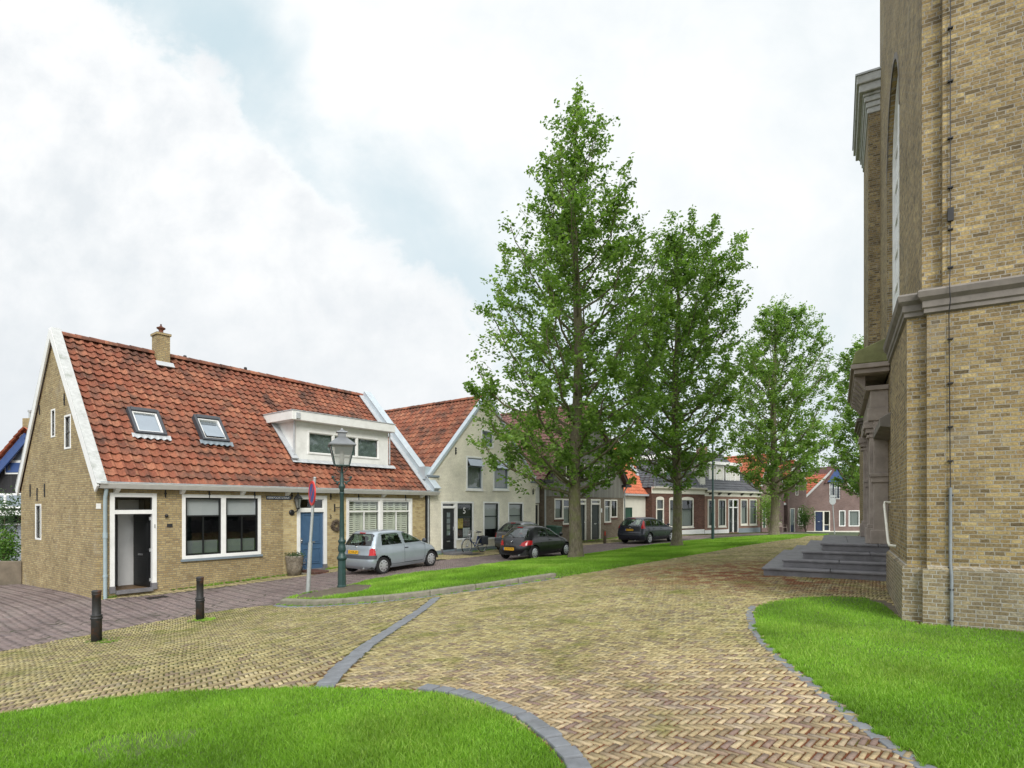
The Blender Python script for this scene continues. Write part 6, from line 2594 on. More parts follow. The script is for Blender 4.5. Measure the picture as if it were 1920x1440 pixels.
def build_sign():
    x, y, z = at(577, 1119)
    T = thing('traffic_sign', 'round red and blue no-parking sign seen nearly edge-on, on a leaning grey pole', 'traffic sign', (x, y, z), 0)
    lean = .19
    m = MB()
    m.tube([(0, 0, -.1), (lean * .38, 0, 1.35)], .055, 12)
    m.build('pole_sleeve', M['steel'], T)
    m = MB()
    m.tube([(lean * .36, 0, 1.3), (lean, 0, 3.08)], .038, 12)
    m.lathe([(.044, 3.07), (.044, 3.10), (.02, 3.12)], 10, lean, 0)
    m.build('pole', M['steel'], T)
    # disc facing the oncoming street, almost edge-on to us
    ca = R(-57)
    nx, ny = math.sin(ca), -math.cos(ca)          # normal
    ux, uy = ny, -nx
    c = (lean * .95 + nx * .07 + ux * .0, ny * .07, 2.68)

    def disc(r0, r1, d, t, n=32, name='disc', mat=None, par=None):
        m = MB()
        vs, fs = [], []
        for k in range(n):
            a = 2 * math.pi * k / n
            for r, dd in ((r0, d), (r1, d), (r1, d - t), (r0, d - t)):
                vs.append((c[0] + ux * r * math.cos(a) + nx * dd, c[1] + uy * r * math.cos(a) + ny * dd, c[2] + r * math.sin(a)))
        for k in range(n):
            o, p = 4 * k, 4 * ((k + 1) % n)
            fs += [(o, o + 1, p + 1, p), (o + 1, o + 2, p + 2, p + 1), (o + 2, o + 3, p + 3, p + 2), (o + 3, o, p, p + 3)]
        m.add(vs, fs)
        return m.build(name, mat, par)
    bk = disc(.002, .33, .0, .018, 32, 'sign_plate', M['signblue'], T)
    disc(.26, .332, .006, .03, 32, 'red_ring', M['signred'], bk)
    m = MB()
    d = .004
    q = []
    for s, t in ((-.21, .17), (-.17, .21), (.21, -.17), (.17, -.21)):
        q.append((c[0] + ux * s + nx * d, c[1] + uy * s + ny * d, c[2] + t))
    m.add(q, [(0, 1, 2, 3)])
    m.build('red_bar', M['signred'], bk)
    m = MB()
    for zz in (2.5, 2.85): m.box(lean - .06, lean + .05, -.05, .05, zz - .02, zz + .02)
    m.build('clamp', M['steel'], T)


build_sign()


def build_bollards():
    def mk(px, py, hpx, label):
        x, y, z = at(px, py)
        h = hpx * y / FPX
        T = thing('bollard', label, 'bollard', (x, y, z), R(15), 'iron bollards at the edge of the square')
        k = h / 1.0
        m = MB()
        m.lathe([(.088, -.2), (.088, .42 * k), (.092, .435 * k), (.075, .45 * k), (.072, .90 * k), (.078, .905 * k), (.080, .925 * k), (.072, .94 * k), (.080, .95 * k), (.084, .975 * k), (.07, .992 * k), (.03, 1.0 * k)], 18)
        m.build('post', M['rusty'], T)
        m = MB()
        m.lathe([(.088, .43 * k), (.102, .44 * k), (.104, .46 * k), (.092, .475 * k), (.088, .49 * k), (.098, .50 * k), (.098, .515 * k), (.076, .525 * k)], 18)
        m.build('ring', M['rusty'], T)
    mk(181, 1203, 97, 'rusty black iron bollard, the nearer one at the far left')
    mk(375, 1163, 82, 'rusty black iron bollard in front of the two-light window of the brick house')

    def wood(px, py, hpx, label, col):
        x, y, z = at(px, py)
        T = thing('wooden_post', label, 'post', (x, y, z), 0, 'wooden reflector posts')
        h = hpx * y / FPX
        m = MB()
        m.lathe([(.09, -.2), (.09, h * .95), (.075, h)], 10)
        m.build('post', M['wood'], T)
        m = MB()
        m.box(-.03, .03, -.102, -.085, h * .58, h * .88)
        m.build('reflector', M['red'], T)
    wood(1134, 1019, 26, 'short wooden post with red reflector before the door of the boarded house', 0)
    wood(1061, 1012, 15.5, 'short wooden post with red reflector between the black car and the first tree', 1)


build_bollards()


def build_pole():
    x, y, z = at(1336.5, 1013)
    T = thing('lamp_pole', 'slender dark green pole rising past the terraced cottages', 'pole', (x, y, z))
    s = y / FPX
    m = MB()
    m.tube([(0, 0, -.2), (0, 0, 1.55)], .085, 10)
    m.build('base', M['pgreen'], T)
    m = MB()
    m.tube([(0, 0, 1.5), (0, 0, 5.6), (0, 0, 6.3)], [.06, .045, .04], 10)
    m.build('pole', M['pgreen'], T)
    m = MB()
    m.lathe([(.05, 6.28), (.09, 6.32), (.22, 6.36), (.24, 6.42), (.17, 6.50), (.04, 6.55)], 14)
    m.build('lamp_head', M['pgreen'], T)
    x, y, z = at(1562, 1001.5)
    T = thing('traffic_sign', 'round traffic sign seen from its grey back, far away beyond the church steps', 'traffic sign', (x, y, z), R(10))
    s = y / FPX
    m = MB()
    m.tube([(.15, 0, -.1), (-.1, 0, 74 * s)], .04, 8)
    m.build('pole', M['steel'], T)
    m = MB()
    vs = [(-.1 + .26 * 1.15 * math.cos(2 * math.pi * k / 24), -.06, 62 * s + .30 * math.sin(2 * math.pi * k / 24)) for k in range(24)]
    vs2 = [(a, b - .02, c) for a, b, c in vs]
    m.add(vs + vs2, [tuple(range(24)), tuple(range(47, 23, -1))] + [(k, (k + 1) % 24, 24 + (k + 1) % 24, 24 + k) for k in range(24)])
    m.build('sign_plate', M['steel'], T)
    m = MB()
    m.box(-.35, .15, -.1, -.05, 69.5 * s, 73 * s)
    m.build('sub_plate', M['steel'], T)


build_pole()


def wall_things():
    X, Zt = OHI['X'], OHI['Zt']
    f = F1
    # street name sign
    x0, x1 = X(499), X(545)
    z0, z1 = Zt(520, 936.5), Zt(520, 930)
    w = f.world((x0 + x1) / 2, -.015)
    T = thing('street_sign', 'dark blue enamel street name sign reading KERKPOORTSTRAAT', 'sign', (w.x, w.y, (z0 + z1) / 2), f.th)
    m = MB()
    hw, hh = (x1 - x0) / 2, (z1 - z0) / 2
    m.box(-hw, hw, -.012, .014, -hh, hh)
    p = m.build('plate', M['navy'], T, bevel=.004)
    t = text_mesh('KERKPOORTSTRAAT', hh * 1.75, M['white'], T, (0, -.0145, 0), (R(90), 0, 0), 'lettering', .0015)
    wd = t.dimensions.x if t.dimensions.x > 0 else 1
    bx = [v.co.x for v in t.data.vertices]
    wd = max(bx) - min(bx)
    t.scale = ((2 * hw * .93) / wd, 1.05, 1)
    # wall lantern
    a = X(546.5)
    w = f.world(a, 0)
    zc = Zt(546, 961)
    T = thing('wall_lantern', 'black six-sided wall lantern on a bracket left of the blue door', 'lantern', (w.x, w.y, zc), f.th)
    m = MB()
    m.sphere((0, -.02, 0), .105, 14, 8, (1, .45, 1))
    m.tube([(0, -.04, 0), (.05, -.14, .02), (.10, -.20, .06), (.12, -.21, .14)], .02, 8)
    m.build('bracket', M['black'], T)
    m = MB()
    cx, cy = .12, -.21
    for k in range(6):
        t = 2 * math.pi * k / 6
        m.tube([(cx + .065 * math.cos(t), cy + .065 * math.sin(t), .16), (cx + .13 * math.cos(t), cy + .13 * math.sin(t), .47)], .009, 5)
    m.lathe([(.03, .11), (.075, .14), (.07, .165)], 6, cx, cy, sm=False)
    m.build('lantern_frame', M['black'], T)
    m = MB()
    m.lathe([(.062, .165), (.125, .465)], 6, cx, cy, sm=False)
    m.build('lantern_pane', M['lampglass'], T)
    m = MB()
    m.lathe([(.17, .465), (.165, .49), (.12, .55), (.05, .60), (.03, .64), (.012, .74)], 6, cx, cy, sm=False)
    m.build('lantern_roof', M['black'], T)
    # wreath
    a, z = X(628.5), Zt(628.5, 985)
    w = f.world(a, -.06)
    m = MB()
    rr = random.Random(4)
    for k in range(260):
        t = rr.uniform(0, 2 * math.pi)
        r = .15 + rr.gauss(0, .035)
        p = Vector((r * math.cos(t), rr.uniform(-.04, .03), r * math.sin(t)))
        d = Vector((-math.sin(t) + rr.gauss(0, .5), rr.gauss(0, .4), math.cos(t) + rr.gauss(0, .5))).normalized() * rr.uniform(.03, .075)
        m.tube([p - d, p + d], .0065, 4)
    m.torus((0, 0, 0), .15, .03, 'y', 24, 6)
    o = m.build('wreath', M['wicker'])
    o.location = (w.x, w.y, z)
    o.rotation_euler = (0, 0, f.th)
    tag(o, 'round wreath of dry twigs hanging on the wall right of the blue door', 'wreath')
    # basket planter beside the blue door
    x, y = f.world(X(543), -.30)[:2]
    z = tz1(x, y)
    T = thing('planter', 'tall woven planter with trailing dry plants beside the blue door', 'planter', (x, y, z), f.th)
    m = MB()
    m.lathe([(.22, 0), (.26, .3), (.30, .62), (.31, .66), (.28, .67), (.26, .60)], 18)
    m.build('pot', M['pot'], T)
    leaves(T, 'foliage', 420, lambda: (rng.normal(0, .17), rng.normal(0, .17), .66 + abs(rng.normal(0, .07)) - .0), .05, M['leafd'])
    leaves(T, 'foliage', 160, lambda: (.30 * math.cos(2.5 * rng.random() + 3.3), .30 * math.sin(2.5 * rng.random() + 3.3), .62 - abs(rng.normal(0, .2))), .04, M['pot'])


def leaves(par, name, n, pf, size, mat):
    P = np.array([pf() for _ in range(n)])
    return leaf_mesh(name, P, size, mat, par)


def leaf_mesh(name, P, size, mat, par=None, N=None, colbias=None, asp=.55):
    """folded leaf-shaped faces at P"""
    n = len(P)
    th = rng.uniform(0, 2 * np.pi, n)
    ph = rng.uniform(-.9, .5, n)
    d = np.c_[np.cos(th) * np.cos(ph), np.sin(th) * np.cos(ph), np.sin(ph)]
    r = rng.normal(size=(n, 3))
    s = np.cross(d, r)
    s /= np.linalg.norm(s, axis=1)[:, None] + 1e-9
    u = np.cross(s, d)
    L = size * rng.uniform(.65, 1.3, n)[:, None]
    w = L * asp
    V = np.empty((n, 4, 3))
    V[:, 0] = P
    V[:, 1] = P + d * L * .45 + s * w * .5 + u * L * .10
    V[:, 2] = P + d * L
    V[:, 3] = P + d * L * .45 - s * w * .5 + u * L * .10
    F = (np.arange(n)[:, None, None] * 4 + np.array([[0, 1, 2], [0, 2, 3]])[None]).reshape(-1, 3)
    c = rng.beta(2, 2, n) if colbias is None else np.clip(rng.beta(2, 2, n) * .55 + colbias * .45, 0, 1)
    return np_mesh(name, V.reshape(-1, 3), F, mat, par, {'rnd': np.repeat(c, 2)})


wall_things()


def build_bike():
    # rear axle right, front wheel left, along the facade of the white house
    x, y, z = at(891, 1034)
    dd = FW.th
    u0 = FW.hit(874.5, 1036, -.55)[0]
    w = FW.world(u0 + .0, -.55)
    z = tz1(w.x, w.y) + .01
    T = thing('bicycle', 'blue and silver bicycle with grey panniers leaning by the shop window', 'bicycle', (w.x, w.y, z), dd)
    R_ = .345
    fx, rx = 0.0, 1.08
    for nm, cx in (('front_wheel', fx), ('rear_wheel', rx)):
        m = MB()
        m.torus((cx, 0, R_), R_ - .015, .018, 'y', 36, 8)
        wh = m.build(nm, M['rubber'], T)
        m = MB()
        m.torus((cx, 0, R_), R_ - .04, .011, 'y', 36, 6)
        m.tube([(cx, -.05, R_), (cx, .05, R_)], .03, 10)
        m.build('rim', M['chrome'], wh)
        m = MB()
        for k in range(18):
            t = 2 * math.pi * k / 18
            m.tube([(cx + .03 * math.cos(t + .8), (.02 if k % 2 else -.02), R_ + .03 * math.sin(t + .8)), (cx + (R_ - .04) * math.cos(t), 0, R_ + (R_ - .04) * math.sin(t))], .0022, 3, cap=False)
        m.build('spoke', M['chrome'], wh)['kind'] = 'stuff'
        m = MB()
        for k in range(12):
            t0, t1 = R(20) + R(150) * k / 12, R(20) + R(150) * (k + 1) / 12
            r = R_ + .03
            m.hexa([(cx + r * math.cos(t0), -.03, R_ + r * math.sin(t0)), (cx + r * math.cos(t1), -.03, R_ + r * math.sin(t1)), (cx + r * math.cos(t1), .03, R_ + r * math.sin(t1)), (cx + r * math.cos(t0), .03, R_ + r * math.sin(t0))],
                   [(cx + (r + .008) * math.cos(t0), -.03, R_ + (r + .008) * math.sin(t0)), (cx + (r + .008) * math.cos(t1), -.03, R_ + (r + .008) * math.sin(t1)), (cx + (r + .008) * math.cos(t1), .03, R_ + (r + .008) * math.sin(t1)), (cx + (r + .008) * math.cos(t0), .03, R_ + (r + .008) * math.sin(t0))])
        m.build('mudguard', M['steel'], T)
    bb = (.60, 0, .29)
    hd = (.20, 0, .80)
    st = (.72, 0, .78)
    m = MB()
    m.tube([hd, (.24, 0, .62), bb], .022, 8)
    m.tube([(.215, 0, .72), (.35, 0, .50), (.64, 0, .44)], .018, 8)
    m.tube([bb, st], .02, 8)
    m.tube([bb, (rx, .05, R_)], .013, 6)
    m.tube([bb, (rx, -.05, R_)], .013, 6)
    m.tube([st, (rx, .05, R_)], .011, 6)
    m.tube([st, (rx, -.05, R_)], .011, 6)
    m.build('frame', M['bikeblue'], T)
    m = MB()
    m.tube([hd, (.12, .05, .62), (0, .05, R_)], .013, 6)
    m.tube([hd, (.12, -.05, .62), (0, -.05, R_)], .013, 6)
    m.tube([(.19, 0, .76), (.24, 0, 1.02)], .016, 8)
    m.build('fork', M['steel'], T)
    m = MB()
    m.tube([(.42, -.26, 1.03), (.32, -.24, 1.07), (.24, -.1, 1.06), (.24, 0, 1.03), (.24, .1, 1.06), (.32, .24, 1.07), (.42, .26, 1.03)], .012, 8)
    hb = m.build('handlebar', M['chrome'], T)
    m = MB()
    m.sphere((.12, 0, .84), .05, 10, 8)
    m.build('head_lamp', M['chrome'], T)
    m = MB()
    m.tube([st, (.745, 0, .93)], .014, 8)
    sp = m.build('seat_post', M['chrome'], T)
    m = MB()
    m.hexa([(.58, -.025, .93), (.86, -.10, .93), (.86, .10, .93), (.58, .025, .93)], [(.58, -.025, .97), (.88, -.10, .985), (.88, .10, .985), (.58, .025, .97)])
    m.build('saddle', M['bag'], T, bevel=.018, seg=3)
    m = MB()
    m.box(.86, 1.30, -.06, .06, .73, .75)
    m.tube([(1.28, .05, .73), (rx, .05, R_)], .007, 5)
    m.tube([(1.28, -.05, .73), (rx, -.05, R_)], .007, 5)
    m.build('carrier', M['iron'], T)
    for s in (-1, 1):
        m = MB()
        y0, y1 = s * .07, s * .20
        m.hexa([(.92, y0, .40), (1.28, y0, .36), (1.28, y1, .36), (.92, y1, .40)], [(.86, y0, .74), (1.30, y0, .77), (1.27, y1 * .9, .77), (.88, y1 * .9, .74)])
        m.build('pannier', M['bag'], T, bevel=.03, seg=3)
    m = MB()
    m.tube([(.60, -.07, .29), (.60, .07, .29)], .04, 10)
    m.tube([(.60, -.08, .29), (.66, -.08, .14)], .01, 6)
    m.box(.61, .71, -.16, -.08, .12, .14)
    m.build('crank', M['chrome'], T)
    T.rotation_euler = (R(4), 0, dd)


build_bike()


def small_props():
    # wheelie bin behind the cars
    w = FT.world(FT.hit(1040, 1000, -.5)[0], -.5)
    z = tz1(w.x, w.y)
    T = thing('wheelie_bin', 'dark green wheeled bin half hidden behind the parked cars', 'bin', (w.x, w.y, z), FT.th)
    m = MB()
    m.hexa([(-.24, -.24, .06), (.24, -.24, .06), (.24, .24, .06), (-.24, .24, .06)], [(-.30, -.32, .98), (.30, -.32, .98), (.30, .32, .98), (-.30, .32, .98)])
    m.build('body', M['green'], T, bevel=.03)
    m = MB()
    m.hexa([(-.32, -.36, .98), (.32, -.36, .98), (.32, .38, .98), (-.32, .38, .98)], [(-.30, -.33, 1.02), (.30, -.33, 1.02), (.30, .36, 1.08), (-.30, .36, 1.08)])
    m.build('lid', M['green'], T, bevel=.02)
    for s in (-1, 1):
        m = MB()
        m.tube([(s * .27, .28, .1), (s * .33, .28, .1)], .1, 14)
        m.build('wheel', M['rubber'], T)
    # door mat
    w = FW.world(FW.hit(846, 1036)[0] + .35, -1.05)
    m = MB()
    m.box(-.45, .45, -.25, .25, 0, .02)
    o = m.build('door_mat', M['doormat'], bevel=.006)
    o.location = (w.x, w.y, tz1(w.x, w.y) + .008)
    o.rotation_euler = (0, 0, FW.th)
    tag(o, 'dark door mat on the pavement before the black door of number 5', 'door mat')
    # drain grates at the pavement edge
    for (px, py, lb) in ((294, 1121, 'small rusty drain grate in the street before the open black door'), (823, 1050.5, 'small rusty drain grate in the street beside the silver car')):
        x, y, z = at(px, py)
        T = thing('drain_grate', lb, 'drain grate', (x, y, z + .012), F1.th)
        m = MB()
        ring(MB(), 0, 1, 0, 1, .1, 0, 1)
        m.box(-.24, .24, -.16, -.13, 0, .012)
        m.box(-.24, .24, .13, .16, 0, .012)
        m.box(-.24, -.21, -.13, .13, 0, .012)
        m.box(.21, .24, -.13, .13, 0, .012)
        for k in range(8): m.box(-.19 + k * .052, -.165 + k * .052, -.13, .13, 0, .009)
        m.build('grate', M['rusty'], T)
    # garden chair by the far gable houses
    Y = 54.0
    x = (1467 - CX) / FPX * Y
    z = tz1(x, Y)
    T = thing('garden_chair', 'pale plastic garden armchair against the mauve wall, right of the third tree', 'chair', (x, Y, z), R(20))
    m = MB()
    m.box(-.28, .28, -.28, .28, .42, .46)
    m.build('seat', M['wood2'], T, bevel=.02)
    m = MB()
    m.hexa([(-.27, .25, .46), (.27, .25, .46), (.27, .29, .46), (-.27, .29, .46)], [(-.30, .36, .98), (.30, .36, .98), (.30, .40, .98), (-.30, .40, .98)])
    m.build('backrest', M['wood2'], T, bevel=.02)
    for sx in (-1, 1):
        m = MB()
        m.box(sx * .27 - .03, sx * .27 + .03, -.28, .32, .66, .69)
        m.build('armrest', M['wood2'], T, bevel=.01)
        for sy in (-1, 1):
            m = MB()
            m.tube([(sx * .30, sy * .27, 0), (sx * .26, sy * .25, .66 if sy < 0 else .44)], .028, 8)
            m.build('leg', M['wood2'], T)


M['wood2'] = plain('pale_brown_plastic', (.28, .22, .19), .5, .1, 6)
small_props()


# ------------------------------------------------------------------ shrubs and garden plants
def shrub(name, label, c, rad, n, size, mat, cat='shrub', lobes=6, stem=True, group=None, rzb=None):
    x, y = c
    z = tz1(x, y)
    T = thing(name, label, cat, (x, y, z), 0, group)
    rr = np.random.default_rng(abs(hash(label)) % 1000 if False else int(sum(map(ord, label)) % 997))
    L = []
    for _ in range(lobes):
        L.append((rr.normal(0, .38) * rad[0], rr.normal(0, .3) * rad[1], rr.uniform(.3, .85) * rad[2], rr.uniform(.35, .62)))
    P = []
    while len(P) < n:
        l = L[rr.integers(len(L))]
        v = rr.normal(size=3)
        v /= np.linalg.norm(v)
        q = rr.random() ** .45
        p = np.array([l[0], l[1], l[2]]) + v * q * l[3] * np.array([rad[0], rad[1], rad[2] * .75])
        if p[2] > .02: P.append(p)
    P = np.array(P)
    leaf_mesh('foliage', P, size, mat, T, colbias=np.clip(P[:, 2] / rad[2], 0, 1))
    m = MB()
    for l in L:
        m.tube([(0, 0, -.05), (l[0] * .5, l[1] * .5, l[2] * .5), (l[0], l[1], l[2])], [.03, .02, .008], 5)
    m.build('stem', M['wood'], T)
    return T


q = F1.world(-.9, 8.6)
shrub('shrub', 'dark clipped conifer behind the garden wall', (-19.1, 21.6), (1.0, .8, 3.1), 3000, .10, M['leafc'] if 'leafc' in M else M['leafd'], lobes=9)
shrub('shrub', 'bright yellow-green bush above the garden wall', (-18.5, 20.8), (.75, .6, 1.6), 1700, .09, M['leafb'], lobes=6)
shrub('shrub', 'light green bush at the left picture edge behind the garden wall', (-20.6, 21.8), (1.2, .8, 2.0), 2200, .09, M['leafb'], lobes=7)
shrub('shrub', 'dark green shrub at the house wall left of the third tree', ((1442 - CX) / FPX * 50.5, 50.5), (1.1, .8, 3.4), 2600, .14, M['leaf'], lobes=9)
shrub('shrub', 'light green shrub between the two mauve gable houses', ((1511 - CX) / FPX * 55.0, 55.0), (1.0, .7, 2.1), 1500, .13, M['leafb'], lobes=6)
# ================================================================== cars
def pchip(xs, ys, t):
    """monotone-ish smooth interpolation"""
    xs, ys = np.asarray(xs, float), np.asarray(ys, float)
    h = np.diff(xs)
    d = np.diff(ys) / h
    m = np.zeros(len(xs))
    m[0], m[-1] = d[0], d[-1]
    for i in range(1, len(xs) - 1):
        m[i] = 0 if d[i - 1] * d[i] <= 0 else 2 * d[i - 1] * d[i] / (d[i - 1] + d[i])
    k = np.clip(np.searchsorted(xs, t, side='right') - 1, 0, len(h) - 1)
    s = (t - xs[k]) / h[k]
    return ys[k] * (1 + 2 * s) * (1 - s) ** 2 + h[k] * m[k] * s * (1 - s) ** 2 + ys[k + 1] * s * s * (3 - 2 * s) + h[k] * m[k + 1] * s * s * (s - 1)


def car(S, label, rear_right, heading, plate, group='cars parked along the street'):
    L, tr = S['L'], S['track']
    r = S['r']
    xr, xf = S['wx']
    keys = np.array(S['keys'])
    # placing: the two right-hand wheels stand on the street
    ch, sh = math.cos(heading), math.sin(heading)
    ox = rear_right[0] - (xr * ch - (-tr) * sh)
    oy = rear_right[1] - (xr * sh + (-tr) * ch)

    def wpt(x, y): return (ox + x * ch - y * sh, oy + x * sh + y * ch)
    zr = tz1(*wpt(xr, 0)) + .012
    zf = tz1(*wpt(xf, 0)) + .012
    pitch = math.atan2(zf - zr, xf - xr)
    T = thing('parked_car', label, 'car', (ox, oy, zr - math.tan(pitch) * xr), heading, group)
    T.rotation_euler = (0, -pitch, heading)
    tk = np.arange(len(keys))
    rows = 74
    t = np.linspace(0, len(keys) - 1, rows)
    Z, XR, XF, HW, RR, RF = (pchip(tk, keys[:, i], t) for i in range(6))
    nE, nC, nS = 9, 12, 44
    pts = []
    for z, a, b, w, r1, r2 in zip(Z, XR, XF, HW, RR, RF):
        r1 = min(r1, w * .95, (b - a) * .45)
        r2 = min(r2, w * .95, (b - a) * .45)
        q = []
        for k in range(nE): q.append((a, -(w - r1) * k / nE))
        for k in range(nC):
            an = math.pi / 2 * k / nC
            q.append((a + r1 - r1 * math.cos(an), -(w - r1) - r1 * math.sin(an)))
        for k in range(nS): q.append((a + r1 + (b - r2 - a - r1) * k / nS, -w))
        for k in range(nC):
            an = math.pi / 2 * k / nC
            q.append((b - r2 + r2 * math.sin(an), -(w - r2) - r2 * math.cos(an)))
        for k in range(nE + 1): q.append((b, -(w - r2) * (1 - k / nE)))
        half = q
        full = half + [(x, -y) for x, y in half[-2:0:-1]]
        xm, hl = (a + b) / 2, (b - a) / 2
        o = []
        for x, y in full:
            u = (x - xm) / hl
            yy = y * (1 - S.get('barrel', .05) * u * u)
            xx = x + (S.get('rbow', .05) * (y / w) ** 2 if u < 0 else -S.get('fbow', .10) * (y / w) ** 2) * min(1, abs(u) ** 3)
            o.append((xx, yy, z))
        pts.append(o)
    P = np.array(pts)
    N = P.shape[1]
    V = P.reshape(-1, 3)
    idx = np.arange(rows * N).reshape(rows, N)
    F = []
    for i in range(rows - 1):
        a, b = idx[i], idx[i + 1]
        F.append(np.c_[a, np.roll(a, -1), np.roll(b, -1), b])
    F = np.concatenate(F)
    C4 = V[F].mean(1)
    nn = np.cross(V[F[:, 1]] - V[F[:, 0]], V[F[:, 3]] - V[F[:, 0]])
    nn /= np.linalg.norm(nn, axis=1)[:, None] + 1e-12
    x, y, z = C4.T
    ay = np.abs(y)
    lab = np.zeros(len(F), dtype=int)      # 0 body
    side = np.abs(nn[:, 1]) > .45

    def polyd(p, a, b):
        return seg_dist(list(p) + [p[0]], a, b)
    for p in S['side']:
        ins = in_poly(p, x, z) & side
        ed = polyd(p, x, z) < .022
        lab[ins & ed] = 2
        lab[ins & ~ed] = 1
    bk = (nn[:, 0] < -.25) & (x < L * .35)
    p = S['back']
    ins = in_poly(p, y, z) & bk
    lab[ins] = np.where(polyd(p, y, z)[ins] < .022, 2, 1)
    fr = (nn[:, 0] > .2) & (z > S['belt'] + .02) & (z < S['H'] - .05) & (ay < np.interp(z, Z, HW) - .09) & (x < S['wsx'])
    lab[fr] = 1
    for p in S['tail']:
        ins = in_poly(p, ay, z) & (x < S.get('tailx', .35)) & ((nn[:, 0] < -.05) | (x < .3))
        lab[ins] = 3
    bz = S.get('strip')
    if bz:
        lab[(z > bz[0]) & (z < bz[1]) & ((x < xr - .28) | (x > xf + .30))] = 4
    for p in S.get('head', ()):
        lab[in_poly(p, ay, z) & (x > L - .75)] = 5
    if S.get('lowdark'): lab[(z < S['lowdark']) & (lab == 0)] = 4
    arch = np.zeros(len(F), dtype=bool)
    for wx in (xr, xf): arch |= (np.hypot(x - wx, z - r * 1.02) < r + .052) & (ay > S['keys'][2][3] * .62)
    lab[arch] = -1
    mats = {0: ('body', S['paint']), 1: ('window', M['carglass']), 2: ('window_seal', M['black']), 3: ('tail_light', M['taill']), 4: ('bumper_trim', M['plasticb']), 5: ('headlight', M['chrome'])}
    objs = {}
    for k, (nm, mt) in mats.items():
        f = F[lab == k]
        if len(f) == 0: continue
        parts = [f]
        if k in (1, 3, 5, 2):                   # split into separate panes / lamps
            parts = []
            cen = V[f].mean(1)
            if k in (3, 5): parts = [f[cen[:, 1] < 0], f[cen[:, 1] >= 0]]
            else:
                par = {}

                def find(a):
                    while par.setdefault(a, a) != a:
                        par[a] = par[par[a]]
                        a = par[a]
                    return a
                for q in f:
                    r0 = find(int(q[0]))
                    for v in q[1:]: par[find(int(v))] = r0
                gr = np.array([find(int(q[0])) for q in f])
                for g in np.unique(gr): parts.append(f[gr == g])
        for q in parts:
            if len(q) < 3: continue
            u, inv = np.unique(q, return_inverse=True)
            o = np_mesh(nm, V[u], inv.reshape(q.shape), mt, T, smooth=True)
            objs.setdefault(k, []).append(o)
    # underside, roof cap, arch liners
    m = MB()
    m.add([tuple(q) for q in P[-1]], [tuple(range(N))])
    m.build('roof_cap', S['paint'], T, smooth=True)
    m = MB()
    w0 = keys[0][3]
    m.box(.12, xr - r - .05, -w0 * .92, w0 * .92, keys[0][0] + .02, .42)
    m.box(xf + r + .05, L - .25, -w0 * .88, w0 * .88, keys[0][0] + .02, .42)
    m.box(xr - r - .05, xf + r + .05, -w0 * .60, w0 * .60, keys[0][0] - .0, .45)
    m.box(xr + r + .06, xf - r - .06, -w0 * .96, w0 * .96, keys[0][0] + .01, .40)
    m.build('underbody', M['dark'], T)
    m = MB()
    for wx in (xr, xf):
        for s in (-1, 1):
            n = 16
            vs, fs = [], []
            for k in range(n + 1):
                a = math.pi * k / n
                for yy in (w0 * .55, S['keys'][2][3] * .985):
                    vs.append((wx + (r + .055) * math.cos(a), s * yy, r * 1.02 + (r + .055) * math.sin(a)))
            for k in range(n): fs.append((2 * k, 2 * k + 1, 2 * k + 3, 2 * k + 2))
            m.add(vs, fs)
    m.build('arch_liner', M['dark'], T)
    # wheels
    tw = S.get('tw', .165)
    for wx in (xr, xf):
        for s in (-1, 1):
            def L3(mb, prof, n=28):
                vs, fs = [], []
                for rr_, d in prof:
                    for k in range(n):
                        a = 2 * math.pi * k / n
                        vs.append((wx + rr_ * math.cos(a), s * (tr + tw / 2 - d), r + rr_ * math.sin(a)))
                for i in range(len(prof) - 1):
                    for k in range(n): fs.append((i * n + k, i * n + (k + 1) % n, (i + 1) * n + (k + 1) % n, (i + 1) * n + k))
                return mb.add(vs, fs, 0, True)
            m = MB()
            ri = r * .66
            L3(m, [(ri, .02), (ri + .02, .006), (r * .88, .0), (r * .97, .015), (r, .045), (r, tw - .045), (r * .97, tw - .01), (ri, tw)])
            wh = m.build('wheel', M['rubber'], T)
            m = MB()
            if S['rim'] == 'cap':
                L3(m, [(ri + .004, .015), (ri * .93, .012), (ri * .80, .004), (ri * .45, -.004), (ri * .12, -.008), (.001, -.008)])
            else:
                L3(m, [(ri + .004, .015), (ri * .95, .012), (ri * .90, .02), (ri * .88, .05)])
                for k in range(5):
                    a = 2 * math.pi * k / 5 + .3
                    for da in (-.13, .13):
                        m.tube([(wx + .05 * math.cos(a), s * (tr + tw / 2 - .012), r + .05 * math.sin(a)), (wx + ri * .92 * math.cos(a + da), s * (tr + tw / 2 - .02), r + ri * .92 * math.sin(a + da))], [.022, .014], 5)
                L3(m, [(.06, .012), (.05, .0), (.001, .0)])
            rm = m.build('rim', M['alloy'], wh)
            m = MB()
            if S['rim'] == 'cap':
                for k in range(8):
                    a = 2 * math.pi * k / 8
                    c = (wx + ri * .72 * math.cos(a), r + ri * .72 * math.sin(a))
                    vs = [(c[0] + ri * .13 * math.cos(2 * math.pi * j / 8), s * (tr + tw / 2 + .0035), c[1] + ri * .13 * math.sin(2 * math.pi * j / 8)) for j in range(8)]
                    m.add(vs, [tuple(range(8))])
                m.build('rim_hole', M['dark'], rm)
            else:
                L3(m, [(ri * .9, .06), (.001, .06)])
                m.build('brake_disc', M['dark'], rm)

    def yside(xx, zz):
        """half width of the body surface there"""
        w = float(np.interp(zz, Z, HW))
        a, b = float(np.interp(zz, Z, XR)), float(np.interp(zz, Z, XF))
        u = (xx - (a + b) / 2) / ((b - a) / 2)
        return w * (1 - S.get('barrel', .05) * u * u)
